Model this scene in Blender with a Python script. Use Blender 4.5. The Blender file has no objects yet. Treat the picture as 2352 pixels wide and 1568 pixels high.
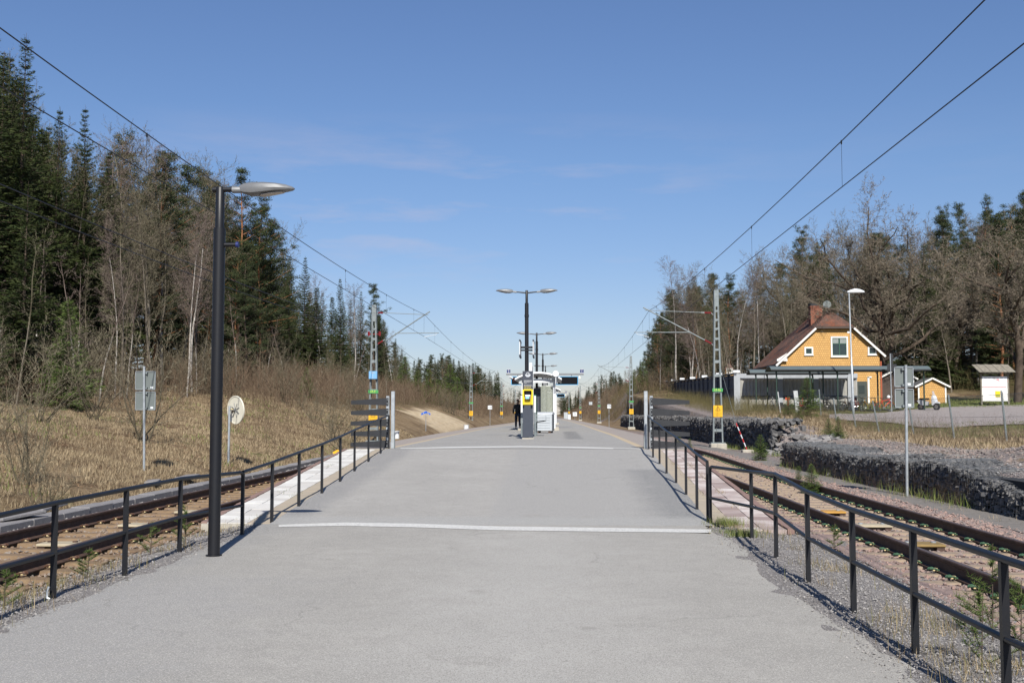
import bpy, math, random
import numpy as np
from mathutils import Vector, Matrix

# ------------------------------------------------------------------ camera, sky, sun, exposure
SC = bpy.context.scene
COL = SC.collection
R = math.radians
FPX = 2500.0                       # focal length in units of a 2352-wide picture
EYE = 1.70
YAW = math.atan(102 / FPX)
PITCH = math.atan(164 / FPX)
cam_d = bpy.data.cameras.new("camera")
cam = bpy.data.objects.new("camera", cam_d)
COL.objects.link(cam)
cam.location = (0, 0, EYE)
cam.rotation_euler = (R(90) + PITCH, 0, YAW)
cam_d.sensor_width = 36.0
cam_d.lens = 36.0 * FPX / 2352.0
cam_d.clip_start = 0.05
cam_d.clip_end = 4000
SC.camera = cam

SUN_EL, SUN_AZ = R(40), R(172)     # azimuth of the sun itself, clockwise from +Y
world = bpy.data.worlds.new("World")
SC.world = world
world.use_nodes = True
wn = world.node_tree
for n in list(wn.nodes):
    wn.nodes.remove(n)
def N(nt, t, **kw):
    n = nt.nodes.new(t)
    for k, v in kw.items():
        if k == 'ins':
            for a, b in v.items():
                n.inputs[a].default_value = b
        else:
            setattr(n, k, v)
    return n
sky = N(wn, 'ShaderNodeTexSky', sky_type='NISHITA', sun_disc=False, sun_elevation=SUN_EL,
        sun_rotation=SUN_AZ, altitude=50, air_density=1.0, dust_density=0.15, ozone_density=3.2)
bg = N(wn, 'ShaderNodeBackground', ins={'Strength': 0.062})
# thin fair-weather cloud streaks, part of the sky itself
tc = N(wn, 'ShaderNodeTexCoord')
mp = N(wn, 'ShaderNodeMapping')
mp.inputs['Scale'].default_value = (1.6, 1.6, 9.0)
nz = N(wn, 'ShaderNodeTexNoise', ins={'Scale': 2.3, 'Detail': 7.0, 'Roughness': 0.6})
rp = N(wn, 'ShaderNodeValToRGB')
rp.color_ramp.elements[0].position = 0.49
rp.color_ramp.elements[1].position = 0.70
rp.color_ramp.elements[1].color = (0.5, 0.5, 0.5, 1)
sx = N(wn, 'ShaderNodeSeparateXYZ')
band = N(wn, 'ShaderNodeMapRange', ins={'From Min': 0.10, 'From Max': 0.17, 'To Min': 0, 'To Max': 1})
band2 = N(wn, 'ShaderNodeMapRange', ins={'From Min': 0.20, 'From Max': 0.27, 'To Min': 1, 'To Max': 0})
m1 = N(wn, 'ShaderNodeMath', operation='MULTIPLY')
m2 = N(wn, 'ShaderNodeMath', operation='MULTIPLY')
mix = N(wn, 'ShaderNodeMixRGB', blend_type='MIX', ins={'Color2': (7.2, 6.3, 7.0, 1)})
out = N(wn, 'ShaderNodeOutputWorld')
L = wn.links.new
L(tc.outputs['Generated'], mp.inputs['Vector']); L(mp.outputs[0], nz.inputs['Vector'])
L(nz.outputs['Fac'], rp.inputs['Fac']); L(tc.outputs['Generated'], sx.inputs[0])
L(sx.outputs['Z'], band.inputs['Value']); L(sx.outputs['Z'], band2.inputs['Value'])
L(band.outputs[0], m1.inputs[0]); L(band2.outputs[0], m1.inputs[1])
L(m1.outputs[0], m2.inputs[0]); L(rp.outputs['Color'], m2.inputs[1])
hue = N(wn, 'ShaderNodeMixRGB', blend_type='MULTIPLY', ins={'Fac': 1.0})
elev = N(wn, 'ShaderNodeMapRange', ins={'From Min': -0.02, 'From Max': 0.42})
elr = N(wn, 'ShaderNodeValToRGB')        # air near the horizon kept blue rather than white
cr_ = elr.color_ramp
cr_.elements[0].color = (0.80, 0.77, 0.93, 1); cr_.elements[1].color = (0.98, 1.05, 1.25, 1)
e_ = cr_.elements.new(0.25); e_.color = (0.89, 0.88, 1.03, 1)
e_ = cr_.elements.new(0.55); e_.color = (0.93, 1.00, 1.16, 1)
wn.links.new(sx.outputs['Z'], elev.inputs['Value']); wn.links.new(elev.outputs[0], elr.inputs['Fac'])
wn.links.new(elr.outputs['Color'], hue.inputs['Color2'])
L(sky.outputs[0], hue.inputs['Color1'])
side_a = N(wn, 'ShaderNodeMapRange', ins={'From Min': -0.42, 'From Max': -0.22})
side_b = N(wn, 'ShaderNodeMapRange', ins={'From Min': 0.02, 'From Max': 0.20, 'To Min': 1, 'To Max': 0.12})
m3 = N(wn, 'ShaderNodeMath', operation='MULTIPLY'); m4 = N(wn, 'ShaderNodeMath', operation='MULTIPLY')
L(sx.outputs['X'], side_a.inputs['Value']); L(sx.outputs['X'], side_b.inputs['Value'])
L(side_a.outputs[0], m3.inputs[0]); L(side_b.outputs[0], m3.inputs[1]); L(m3.outputs[0], m4.inputs[0]); L(m2.outputs[0], m4.inputs[1])
L(m4.outputs[0], mix.inputs['Fac']); L(hue.outputs[0], mix.inputs['Color1'])
L(mix.outputs[0], bg.inputs['Color']); L(bg.outputs[0], out.inputs['Surface'])

sun_d = bpy.data.lights.new("sun", 'SUN')
sun_d.energy = 4.8
sun_d.angle = R(0.5)
sun_d.color = (1.0, 0.955, 0.88)
sun = bpy.data.objects.new("sun", sun_d)
COL.objects.link(sun)
SUN_DIR = Vector((math.sin(SUN_AZ) * math.cos(SUN_EL), math.cos(SUN_AZ) * math.cos(SUN_EL), math.sin(SUN_EL)))
sun.rotation_euler = SUN_DIR.to_track_quat('Z', 'Y').to_euler()
sun.location = (10, -30, 40)
SC.view_settings.view_transform = 'Standard'
SC.view_settings.look = 'None'
SC.view_settings.exposure = 0.55
SC.view_settings.gamma = 1.0
SC.cycles.max_bounces = 6
SC.cycles.transparent_max_bounces = 8

# ------------------------------------------------------------------ layout helpers (where things stand)
CM = cam.rotation_euler.to_matrix()
def ray(px, py):
    return CM @ Vector(((px - 1176) / FPX, (784 - py) / FPX, -1.0))
def W(px, py, Y):
    d = ray(px, py)
    t = Y / d.y
    return Vector((d.x * t, Y, EYE + d.z * t))
def G(px, py, z=0.0):
    d = ray(px, py)
    t = (z - EYE) / d.z
    return Vector((d.x * t, d.y * t, z))
RY0, RY1, RZ = 16.5, 29.8, 0.70     # ramp from street level up to the platform
RS = RZ / (RY1 - RY0)
def GR(px, py):                     # point on the ramp's slope
    d = ray(px, py)
    t = (-RS * RY0 - EYE) / (d.z - RS * d.y)
    return Vector((d.x * t, d.y * t, EYE + d.z * t))
def ramp_z(y):
    return RS * min(max(y - RY0, 0), RY1 - RY0)

# ------------------------------------------------------------------ object helpers
def tag(o, label=None, cat=None, group=None, kind=None):
    if label: o['label'] = label
    if cat: o['category'] = cat
    if group: o['group'] = group
    if kind: o['kind'] = kind
    return o
def thing(name, label, cat, loc=(0, 0, 0), rz=0.0, group=None):
    o = bpy.data.objects.new(name, None)
    COL.objects.link(o)
    o.empty_display_size = 0.2
    o.location = loc
    o.rotation_euler = (0, 0, rz)
    return tag(o, label, cat, group)
def link(name, me, parent=None, loc=None):
    o = bpy.data.objects.new(name, me)
    COL.objects.link(o)
    if parent: o.parent = parent
    if loc is not None: o.location = loc
    return o
def kids(o):
    return [c for c in bpy.data.objects if c.parent == o]
def copy_tree(o, parent=None, ch=None):
    c = o.copy()
    COL.objects.link(c)
    c.parent = parent
    for k in list(o.children):
        copy_tree(k, c)
    return c

class MB:
    """collects shapes, links them as one mesh object"""
    def __init__(s):
        s.v, s.f, s.m = [], [], []
        s.mi = 0
    def add(s, vs, fs):
        b = len(s.v)
        s.v += [tuple(v) for v in vs]
        s.f += [tuple(i + b for i in f) for f in fs]
        s.m += [s.mi] * len(fs)
        return s
    def box(s, c, d, rz=0.0, M=None):
        x, y, z = d[0] / 2, d[1] / 2, d[2] / 2
        vs = [Vector((i * x, j * y, k * z)) for i in (-1, 1) for j in (-1, 1) for k in (-1, 1)]
        if M is None: M = Matrix.Rotation(rz, 3, 'Z')
        c = Vector(c)
        return s.add([M @ v + c for v in vs],
                     [(0, 1, 3, 2), (4, 6, 7, 5), (0, 4, 5, 1), (2, 3, 7, 6), (0, 2, 6, 4), (1, 5, 7, 3)])
    def bbox(s, c, d, b=0.01):      # box with chamfered edges
        x, y, z = d[0] / 2, d[1] / 2, d[2] / 2
        b = min(b, x * .9, y * .9, z * .9)
        o = [(-x + b, -y), (x - b, -y), (x, -y + b), (x, y - b), (x - b, y), (-x + b, y), (-x, y - b), (-x, -y + b)]
        vs = []
        for zz, k in ((-z, 1), (-z + b, 0), (z - b, 0), (z, 1)):
            for (a, e) in o:
                vs.append((c[0] + (a * (1 - k * b / x)), c[1] + (e * (1 - k * b / y)), c[2] + zz))
        fs = [tuple(range(7, -1, -1)), tuple(range(24, 32))]
        for r in range(3):
            for i in range(8):
                j = (i + 1) % 8
                fs.append((r * 8 + i, r * 8 + j, r * 8 + 8 + j, r * 8 + 8 + i))
        return s.add(vs, fs)
    def bar(s, p0, p1, w, h=None):
        """square bar between two points (w across, h upward)"""
        if h is None: h = w
        p0, p1 = Vector(p0), Vector(p1)
        d = (p1 - p0)
        if d.length < 1e-6: return s
        dn = d.normalized()
        up = Vector((0, 0, 1)) if abs(dn.z) < .95 else Vector((0, 1, 0))
        a = dn.cross(up).normalized()
        u = a.cross(dn).normalized()
        vs = []
        for p in (p0, p1):
            for i, j in ((-1, -1), (1, -1), (1, 1), (-1, 1)):
                vs.append(p + a * (i * w / 2) + u * (j * h / 2))
        return s.add(vs, [(3, 2, 1, 0), (4, 5, 6, 7), (0, 1, 5, 4), (1, 2, 6, 5), (2, 3, 7, 6), (3, 0, 4, 7)])
    def tube(s, pts, r, n=8, caps=True):
        pts = [Vector(p) for p in pts]
        rr = r if isinstance(r, (list, tuple)) else [r] * len(pts)
        vs, fs = [], []
        prev = None
        for i, p in enumerate(pts):
            if i == 0: d = pts[1] - p
            elif i == len(pts) - 1: d = p - pts[i - 1]
            else: d = (pts[i + 1] - p).normalized() + (p - pts[i - 1]).normalized()
            d.normalize()
            if prev is None:
                up = Vector((0, 0, 1)) if abs(d.z) < .9 else Vector((1, 0, 0))
                a = d.cross(up).normalized()
            else:
                a = (prev - d * prev.dot(d)).normalized()
            prev = a
            b = d.cross(a)
            for k in range(n):
                t = 2 * math.pi * k / n
                vs.append(p + (a * math.cos(t) + b * math.sin(t)) * rr[i])
        for i in range(len(pts) - 1):
            for k in range(n):
                k2 = (k + 1) % n
                fs.append((i * n + k, i * n + k2, (i + 1) * n + k2, (i + 1) * n + k))
        if caps:
            fs.append(tuple(range(n - 1, -1, -1)))
            fs.append(tuple(range((len(pts) - 1) * n, len(pts) * n)))
        return s.add(vs, fs)
    def poly(s, pts):
        return s.add(pts, [tuple(range(len(pts)))])
    def prism(s, pts, d):
        """extrude the closed outline pts (3D) by vector d"""
        n = len(pts)
        pts = [Vector(p) for p in pts]
        d = Vector(d)
        vs = pts + [p + d for p in pts]
        fs = [tuple(range(n - 1, -1, -1)), tuple(range(n, 2 * n))]
        for i in range(n):
            j = (i + 1) % n
            fs.append((i, j, n + j, n + i))
        return s.add(vs, fs)
    def disc(s, c, r, axis=(0, 1, 0), th=0.01, n=24, r2=None):
        ax = Vector(axis).normalized()
        up = Vector((0, 0, 1)) if abs(ax.z) < .9 else Vector((1, 0, 0))
        a = ax.cross(up).normalized(); b = ax.cross(a)
        c = Vector(c)
        if r2 is None:
            pts = [c - ax * th / 2 + (a * math.cos(2 * math.pi * k / n) + b * math.sin(2 * math.pi * k / n)) * r for k in range(n)]
            return s.prism(pts, ax * th)
        vs, fs = [], []
        for k in range(n):
            u = a * math.cos(2 * math.pi * k / n) + b * math.sin(2 * math.pi * k / n)
            for rad, t in ((r, -1), (r, 1), (r2, 1), (r2, -1)):
                vs.append(c + u * rad + ax * (t * th / 2))
        for k in range(n):
            k2 = (k + 1) % n
            for i in range(4):
                j = (i + 1) % 4
                fs.append((4 * k + i, 4 * k2 + i, 4 * k2 + j, 4 * k + j))
        return s.add(vs, fs)
    def build(s, name, mat, parent=None, loc=None, smooth=False):
        me = bpy.data.meshes.new(name)
        me.from_pydata(s.v, [], s.f)
        mats = mat if isinstance(mat, (list, tuple)) else [mat]
        for m in mats: me.materials.append(m)
        if len(mats) > 1:
            me.polygons.foreach_set('material_index', s.m)
        if smooth:
            me.polygons.foreach_set('use_smooth', [True] * len(me.polygons))
            try: me.set_sharp_from_angle(angle=R(40))
            except Exception: pass
        me.update()
        # consistent outward normals
        import bmesh
        bm = bmesh.new(); bm.from_mesh(me)
        bmesh.ops.recalc_face_normals(bm, faces=bm.faces)
        bm.to_mesh(me); bm.free()
        return link(name, me, parent, loc)

def soup(name, V, nper, mats, parent=None, loc=None, var=None, mi=None, smooth=False):
    """V: (n, nper, 3) array of separate faces -> one mesh; var: per-face 0..1 attribute"""
    V = np.asarray(V, dtype=np.float32)
    n = V.shape[0]
    me = bpy.data.meshes.new(name)
    me.vertices.add(n * nper); me.loops.add(n * nper); me.polygons.add(n)
    me.vertices.foreach_set('co', V.reshape(-1))
    me.loops.foreach_set('vertex_index', np.arange(n * nper, dtype=np.int32))
    me.polygons.foreach_set('loop_start', np.arange(0, n * nper, nper, dtype=np.int32))
    for m in (mats if isinstance(mats, (list, tuple)) else [mats]): me.materials.append(m)
    me.polygons.foreach_set('use_smooth', np.zeros(n, dtype=bool))
    if mi is not None: me.polygons.foreach_set('material_index', np.asarray(mi, dtype=np.int32))
    if var is not None:
        a = me.attributes.new('var', 'FLOAT', 'POINT')
        a.data.foreach_set('value', np.repeat(np.asarray(var, dtype=np.float32), nper))
    me.update(calc_edges=True); me.validate()
    return link(name, me, parent, loc)

def imesh(name, V, F, mats, parent=None, loc=None, var=None, smooth=False):
    """V (n,3), F (m,k) constant k"""
    V = np.asarray(V, dtype=np.float32); F = np.asarray(F, dtype=np.int32)
    k = F.shape[1]
    me = bpy.data.meshes.new(name)
    me.vertices.add(len(V)); me.loops.add(F.size); me.polygons.add(len(F))
    me.vertices.foreach_set('co', V.reshape(-1))
    me.loops.foreach_set('vertex_index', F.reshape(-1))
    me.polygons.foreach_set('loop_start', np.arange(0, F.size, k, dtype=np.int32))
    for m in (mats if isinstance(mats, (list, tuple)) else [mats]): me.materials.append(m)
    me.polygons.foreach_set('use_smooth', np.full(len(F), bool(smooth), dtype=bool))
    if var is not None:
        a = me.attributes.new('var', 'FLOAT', 'POINT')
        a.data.foreach_set('value', np.asarray(var, dtype=np.float32))
    me.update(calc_edges=True); me.validate()
    return link(name, me, parent, loc)

# ------------------------------------------------------------------ materials
MATS = {}
def mat(name, col, rough=0.6, metal=0.0, c2=None, scale=8.0, amt=0.25, bump=0.0, bscale=None, spec=0.4,
        var=None, coord='Object', emit=None, detail=4.0, speck=None, transm=0.0, alpha=1.0):
    if name in MATS: return MATS[name]
    m = bpy.data.materials.new(name)
    m.use_nodes = True
    nt = m.node_tree
    b = nt.nodes['Principled BSDF']
    b.inputs['Roughness'].default_value = rough
    b.inputs['Metallic'].default_value = metal
    b.inputs['Specular IOR Level'].default_value = spec
    t = N(nt, 'ShaderNodeTexCoord')
    co = t.outputs[coord]
    n1 = N(nt, 'ShaderNodeTexNoise', ins={'Scale': scale, 'Detail': detail, 'Roughness': 0.6})
    nt.links.new(co, n1.inputs['Vector'])
    mr = N(nt, 'ShaderNodeMapRange', ins={'From Min': 0.3, 'From Max': 0.7})
    nt.links.new(n1.outputs['Fac'], mr.inputs['Value'])
    c2 = c2 or tuple(x * (1 - amt) for x in col)
    mx = N(nt, 'ShaderNodeMixRGB', ins={'Color1': (*col, 1), 'Color2': (*c2, 1)})
    nt.links.new(mr.outputs[0], mx.inputs['Fac'])
    cur = mx.outputs[0]
    if speck:   # (scale, colour, threshold)
        n2 = N(nt, 'ShaderNodeTexNoise', ins={'Scale': speck[0], 'Detail': 1.0})
        nt.links.new(co, n2.inputs['Vector'])
        r2 = N(nt, 'ShaderNodeMapRange', ins={'From Min': speck[2], 'From Max': speck[2] + 0.06})
        nt.links.new(n2.outputs['Fac'], r2.inputs['Value'])
        x2 = N(nt, 'ShaderNodeMixRGB', ins={'Color2': (*speck[1], 1)})
        nt.links.new(r2.outputs[0], x2.inputs['Fac']); nt.links.new(cur, x2.inputs['Color1'])
        cur = x2.outputs[0]
    if var:     # second colour reached through the per-face attribute
        at = N(nt, 'ShaderNodeAttribute', attribute_name='var')
        x3 = N(nt, 'ShaderNodeMixRGB', ins={'Color2': (*var, 1)})
        nt.links.new(at.outputs['Fac'], x3.inputs['Fac']); nt.links.new(cur, x3.inputs['Color1'])
        cur = x3.outputs[0]
    nt.links.new(cur, b.inputs['Base Color'])
    if bump:
        n3 = N(nt, 'ShaderNodeTexNoise', ins={'Scale': bscale or scale * 4, 'Detail': 5.0, 'Roughness': 0.65})
        nt.links.new(co, n3.inputs['Vector'])
        bp = N(nt, 'ShaderNodeBump', ins={'Strength': min(1.0, bump), 'Distance': 0.02 if bump <= 1 else 0.02 * bump})
        nt.links.new(n3.outputs['Fac'], bp.inputs['Height'])
        nt.links.new(bp.outputs[0], b.inputs['Normal'])
    if emit:
        b.inputs['Emission Color'].default_value = (*emit[0], 1)
        b.inputs['Emission Strength'].default_value = emit[1]
    if transm:
        b.inputs['Transmission Weight'].default_value = transm
        b.inputs['IOR'].default_value = 1.45
    if alpha < 1: b.inputs['Alpha'].default_value = alpha
    MATS[name] = m
    return m

M_black = mat('black paint', (0.008, 0.009, 0.012), 0.43, c2=(.011, .011, .0125), scale=26, bump=.05, spec=.38)
M_dkboard = mat('dark grey board', (0.02, 0.022, 0.026), 0.6, amt=.35, scale=6, bump=.1)
M_galv = mat('galvanised steel', (0.40, 0.43, 0.45), 0.45, .35, amt=.3, scale=9, bump=.06)
M_galvd = mat('weathered galvanised steel', (0.22, 0.25, 0.255), 0.55, .25, amt=.3, scale=7, bump=.06)
M_signback = mat('grey painted sign back', (0.14, 0.16, 0.155), 0.55, .1, amt=.15, scale=5)
M_white = mat('white paint', (0.62, 0.64, 0.65), 0.45, amt=.08, scale=4)
M_whitew = mat('white painted wood', (0.68, 0.67, 0.63), 0.55, amt=.1, scale=6)
M_cream = mat('cream plastic', (0.72, 0.70, 0.60), 0.5, amt=.1)
M_alu = mat('grey aluminium lamp housing', (0.19, 0.195, 0.20), 0.5, .25, amt=.15)
M_lens = mat('lamp lens', (0.32, 0.30, 0.26), 0.2, amt=.25, scale=30, spec=.6)
M_lgrey = mat('light grey paint', (0.42, 0.45, 0.47), 0.5, amt=.12, scale=5)
M_dgrey = mat('slate grey panel', (0.040, 0.048, 0.066), 0.6, amt=.12, scale=5)
M_yellow = mat('yellow plastic', (0.72, 0.52, 0.02), 0.4, amt=.08)
M_yellow2 = mat('yellow recess', (0.55, 0.42, 0.02), 0.5, amt=.08)
M_warn = mat('warning sign yellow', (0.70, 0.38, 0.015), 0.5, amt=.1)
M_greens = mat('green sign', (0.06, 0.28, 0.08), 0.5, amt=.1)
M_lime = mat('yellow lettering', (0.75, 0.75, 0.1), 0.5)
M_dktext = mat('dark lettering', (0.02, 0.02, 0.02), 0.6)
M_greenp = mat('dark green panel', (0.012, 0.16, 0.10), 0.4, amt=.2)
M_red = mat('red insulator', (0.22, 0.015, 0.02), 0.4)
M_redp = mat('red paint', (0.5, 0.03, 0.02), 0.4)
M_navy = mat('navy blue sign', (0.02, 0.03, 0.14), 0.4)
M_blue = mat('bright blue sign', (0.02, 0.12, 0.55), 0.4)
M_ltblue = mat('light blue cabinet', (0.16, 0.36, 0.60), 0.5, amt=.1)
M_bluefr = mat('blue metal frame', (0.10, 0.42, 0.75), 0.4)
M_screen = mat('black display', (0.004, 0.004, 0.005), 0.35, amt=.1, spec=.2)
M_led = mat('red led text', (0.12, 0.005, 0.0), 0.5, emit=((1.0, 0.05, 0.01), 0.04))
M_scr_w = mat('bright screen', (0.8, 0.8, 0.8), 0.3, emit=((1, 1, 1), 0.25))
M_scr_b = mat('light blue screen', (0.25, 0.6, 0.85), 0.3, emit=((0.3, 0.65, 1), 0.25))
M_wire = mat('wire', (0.02, 0.022, 0.025), 0.5, .2)
M_conc = mat('concrete', (0.40, 0.37, 0.31), 0.85, amt=.25, scale=8, bump=.3)
M_concd = mat('grey concrete', (0.21, 0.20, 0.20), 0.85, amt=.2, scale=6, bump=.3, bscale=60, speck=(90, (.3, .29, .28), .6))
M_rust = mat('rusty rail steel', (0.040, 0.024, 0.018), 0.7, c2=(0.085, 0.05, 0.036), scale=10, bump=.2)
M_rust_top = mat('rail head', (0.12, 0.085, 0.07), 0.45, .3, amt=.2)
M_slp_r = mat('concrete sleeper', (0.31, 0.24, 0.175), 0.9, amt=.3, scale=7, bump=.4, bscale=50)
M_slp_l = mat('stained concrete sleeper', (0.23, 0.16, 0.095), 0.9, c2=(0.15, 0.10, 0.06), scale=5, bump=.4, bscale=50)
M_clip_g = mat('green clip', (0.05, 0.11, 0.06), 0.5)
M_clip_r = mat('rusty clip', (0.10, 0.05, 0.03), 0.6)
M_insul = mat('cream clip insulator', (0.55, 0.45, 0.25), 0.6)
M_wood = mat('grey weathered wood', (0.22, 0.20, 0.16), 0.8, amt=.4, scale=5, bump=.3)
M_glass = mat('dark window glass', (0.02, 0.035, 0.035), 0.08, amt=.4, scale=1.5, spec=.8)
M_tyre = mat('tyre rubber', (0.015, 0.015, 0.015), 0.7)
M_chrome = mat('chrome', (0.6, 0.6, 0.6), 0.25, .8)
M_leather = mat('black saddle', (0.02, 0.02, 0.02), 0.5)

def text_mesh(body, size, name, m, parent, loc, rot=(R(90), 0, 0), align='CENTER', ext=0.002):
    cu = bpy.data.curves.new('lettering', 'FONT')
    cu.body = body; cu.size = size; cu.extrude = ext
    cu.align_x = align; cu.align_y = 'CENTER'
    cu.resolution_u = 2
    to = bpy.data.objects.new('lettering', cu)
    COL.objects.link(to)
    dg = bpy.context.evaluated_depsgraph_get()
    me = bpy.data.meshes.new_from_object(to.evaluated_get(dg))
    bpy.data.objects.remove(to)
    me.materials.clear(); me.materials.append(m)
    o = link(name, me, parent, loc)
    o.rotation_euler = rot
    return o

# ------------------------------------------------------------------ numpy noise
def vnoise(x, y, s, seed=0):
    x = np.asarray(x, dtype=np.float64) / s; y = np.asarray(y, dtype=np.float64) / s
    xi, yi = np.floor(x), np.floor(y)
    fx, fy = x - xi, y - yi
    fx, fy = fx * fx * (3 - 2 * fx), fy * fy * (3 - 2 * fy)
    def h(a, b):
        t = np.sin(a * 127.1 + b * 311.7 + seed * 74.7) * 43758.5453
        return t - np.floor(t)
    return (h(xi, yi) * (1 - fx) + h(xi + 1, yi) * fx) * (1 - fy) + (h(xi, yi + 1) * (1 - fx) + h(xi + 1, yi + 1) * fx) * fy
def sstep(x, a, b):
    t = np.clip((np.asarray(x, dtype=np.float64) - a) / (b - a), 0, 1)
    return t * t * (3 - 2 * t)
# ------------------------------------------------------------------ terrain
def ip(y, ys, xs): return np.interp(y, ys, xs)
def cl(y): return ip(y, [-10, 30, 45, 75, 106, 150, 200, 300, 500], [-6.65, -6.65, -7.25, -7.2, -6.6, -6.0, -5.6, -5.4, -5.6])
def cr(y): return ip(y, [-10, 30, 45, 60, 85, 122, 161, 190, 250, 337, 600], [5.05, 5.05, 5.45, 5.35, 5.2, 4.7, 3.9, 3.2, 1.8, 0.4, -2])
def H(x, y):
    x = np.asarray(x, dtype=np.float64); y = np.asarray(y, dtype=np.float64)
    z = np.full(np.broadcast(x, y).shape, -0.14)
    # left bank
    t = np.maximum(0, (cl(y) - 2.3) - x)
    k = ip(y, [0, 50, 85, 130, 250], [.20, .19, .55, .6, .5])
    cap = ip(y, [0, 60, 90, 160], [3.4, 3.4, 3.6, 3.8])
    zl = cap * (1 - np.exp(-k * t / cap)) + 0.03 * t + 0.05 * np.maximum(0, t - 20)
    zl += (vnoise(x, y, 3.2, 1) - .5) * .35 * sstep(t, .5, 5) + (vnoise(x, y, 0.9, 2) - .5) * .10 * sstep(t, .3, 3)
    zl += 0.14 * sstep(t, 0, .8)
    z = z + np.where(t > 0, zl, 0)
    # right side
    x0 = ip(y, [0, 36, 48, 150, 165, 400], [7.75, 7.75, 9.5, 9.3, 7.5, 6.0])
    u = x - x0
    yc = np.where(x < 17.2, 47 + (x - 9) * 1.9, 62.5 - (x - 17.2) * 1.25)
    pl = 0.64 + .70 * sstep(y, yc - 3, yc + 8) + .034 * np.maximum(0, np.minimum(y, 140) - 66) + .018 * np.maximum(0, x - 24)
    pl = np.where(y > 95, pl + .07 * np.maximum(0, np.minimum(y, 190) - 95) * sstep(x, 8, 15) * .35, pl)
    pl = pl + .10 * np.maximum(0, x - 42) + .030 * np.maximum(0, y - 112) * sstep(x, 16, 45) * (y < 900)
    pl = np.minimum(pl, 11)
    pl = np.where(x < 17, pl * (.58 + .42 * sstep(y, 15.5, 22)), pl)
    pl = pl + 0.55 * np.exp(-((x - 11.2) / 1.6) ** 2 - ((y - 22.0) / 3.6) ** 2)         # gravel heap
    w = np.where(y < 36, sstep(u, 0, .3), np.where(y < 47, sstep(u, -.6, 2.2), np.where(y < 150, sstep(u, 0, .3), sstep(u, 0, 7))))
    zr = (pl + .14) * w + ((vnoise(x, y, 2.6, 3) - .5) * .22 + (vnoise(x, y, .8, 4) - .5) * .09) * sstep(u, .2, 2) * (1 - .75 * sstep(y, 58, 66) * sstep(x, 18, 20) * (1 - sstep(y, 92, 96)))
    zp = 0.10 * sstep(x, cr(y) + 1.0, cr(y) + 1.5)        # cable-path strip level beside the ballast
    zp = np.where(y > 52, zp * .3, zp)
    z = z + np.where(x > 3, np.where(u > -.6, np.maximum(zr, zp), zp), 0)
    # forecourt in front of the ramp
    f = sstep(x, -5.6, -4.9) * (1 - sstep(x, 2.9, 3.6)) * (1 - sstep(y, 16.2, 16.9))
    z = z + f * .10
    return z
def Hs(x, y): return float(H(np.array([x]), np.array([y]))[0])

def axis_pts(segs):
    o = []
    for a, b, s in segs: o += list(np.arange(a, b, s))
    return np.array(o)
gx = axis_pts([(-420, -120, 20), (-120, -40, 4), (-40, -24, .8), (-24, -9.5, .3), (-9.5, -4, .2), (-4, 3, .7), (3, 10.2, .15), (10.2, 24, .35), (24, 46, .9), (46, 120, 4), (120, 440, 20)])
gy = axis_pts([(-30, 4, 2), (4, 60, .3), (60, 110, .6), (110, 200, 2), (200, 500, 8), (500, 1300, 50)])
GX, GY = np.meshgrid(gx, gy)
GZ = H(GX, GY)
V = np.stack([GX.ravel(), GY.ravel(), GZ.ravel()], 1)
nx, ny = len(gx), len(gy)
ii = np.arange(nx * (ny - 1)).reshape(ny - 1, nx)[:, :-1].ravel()
Fq = np.stack([ii, ii + 1, ii + nx + 1, ii + nx], 1)

# ground colours: dry meadow, green grass, stone slope, forest litter -- masks stored per vertex
mg = bpy.data.materials.new('ground cover'); mg.use_nodes = True
nt = mg.node_tree; bs = nt.nodes['Principled BSDF']; bs.inputs['Roughness'].default_value = .95
bs.inputs['Specular IOR Level'].default_value = .1
tcn = N(nt, 'ShaderNodeTexCoord')
def gnoise(scale, lo, hi, det=5):
    n = N(nt, 'ShaderNodeTexNoise', ins={'Scale': scale, 'Detail': float(det), 'Roughness': .65})
    nt.links.new(tcn.outputs['Object'], n.inputs['Vector'])
    r = N(nt, 'ShaderNodeMapRange', ins={'From Min': lo, 'From Max': hi})
    nt.links.new(n.outputs['Fac'], r.inputs['Value'])
    return r.outputs[0]
def gmix(f, a, b):
    m = N(nt, 'ShaderNodeMixRGB')
    if hasattr(f, 'links'): nt.links.new(f, m.inputs['Fac'])
    else: m.inputs['Fac'].default_value = f
    for s, v in (('Color1', a), ('Color2', b)):
        if isinstance(v, tuple): m.inputs[s].default_value = (*v, 1)
        else: nt.links.new(v, m.inputs[s])
    return m.outputs[0]
def gattr(nm):
    a = N(nt, 'ShaderNodeAttribute', attribute_name=nm)
    return a.outputs['Fac']
straw = gmix(gnoise(.9, .35, .65), (.29, .215, .13), (.15, .105, .062))
straw = gmix(gnoise(6, .48, .66), straw, (.12, .085, .05))
straw = gmix(gnoise(.5, .52, .62), straw, (.11, .07, .042))
straw = gmix(gnoise(.35, .60, .68), straw, (.11, .12, .04))
green = gmix(gnoise(2.2, .35, .65), (.085, .12, .03), (.17, .15, .07))
stone = gmix(gnoise(14, .4, .6, 3), (.30, .25, .23), (.14, .125, .12))
stone = gmix(gnoise(1.2, .55, .7), stone, (.18, .13, .07))
litter = gmix(gnoise(3, .35, .65), (.10, .065, .035), (.05, .05, .02))
c = gmix(gattr('green'), straw, green)
c = gmix(gattr('stone'), c, stone)
c = gmix(gattr('litter'), c, litter)
c = gmix(gattr('sand'), c, gmix(gnoise(2, .4, .6), (.52, .43, .30), (.40, .31, .20)))
c = gmix(gattr('bed'), c, gmix(gnoise(40, .4, .6, 2), (.23, .20, .19), (.11, .095, .085)))
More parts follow.
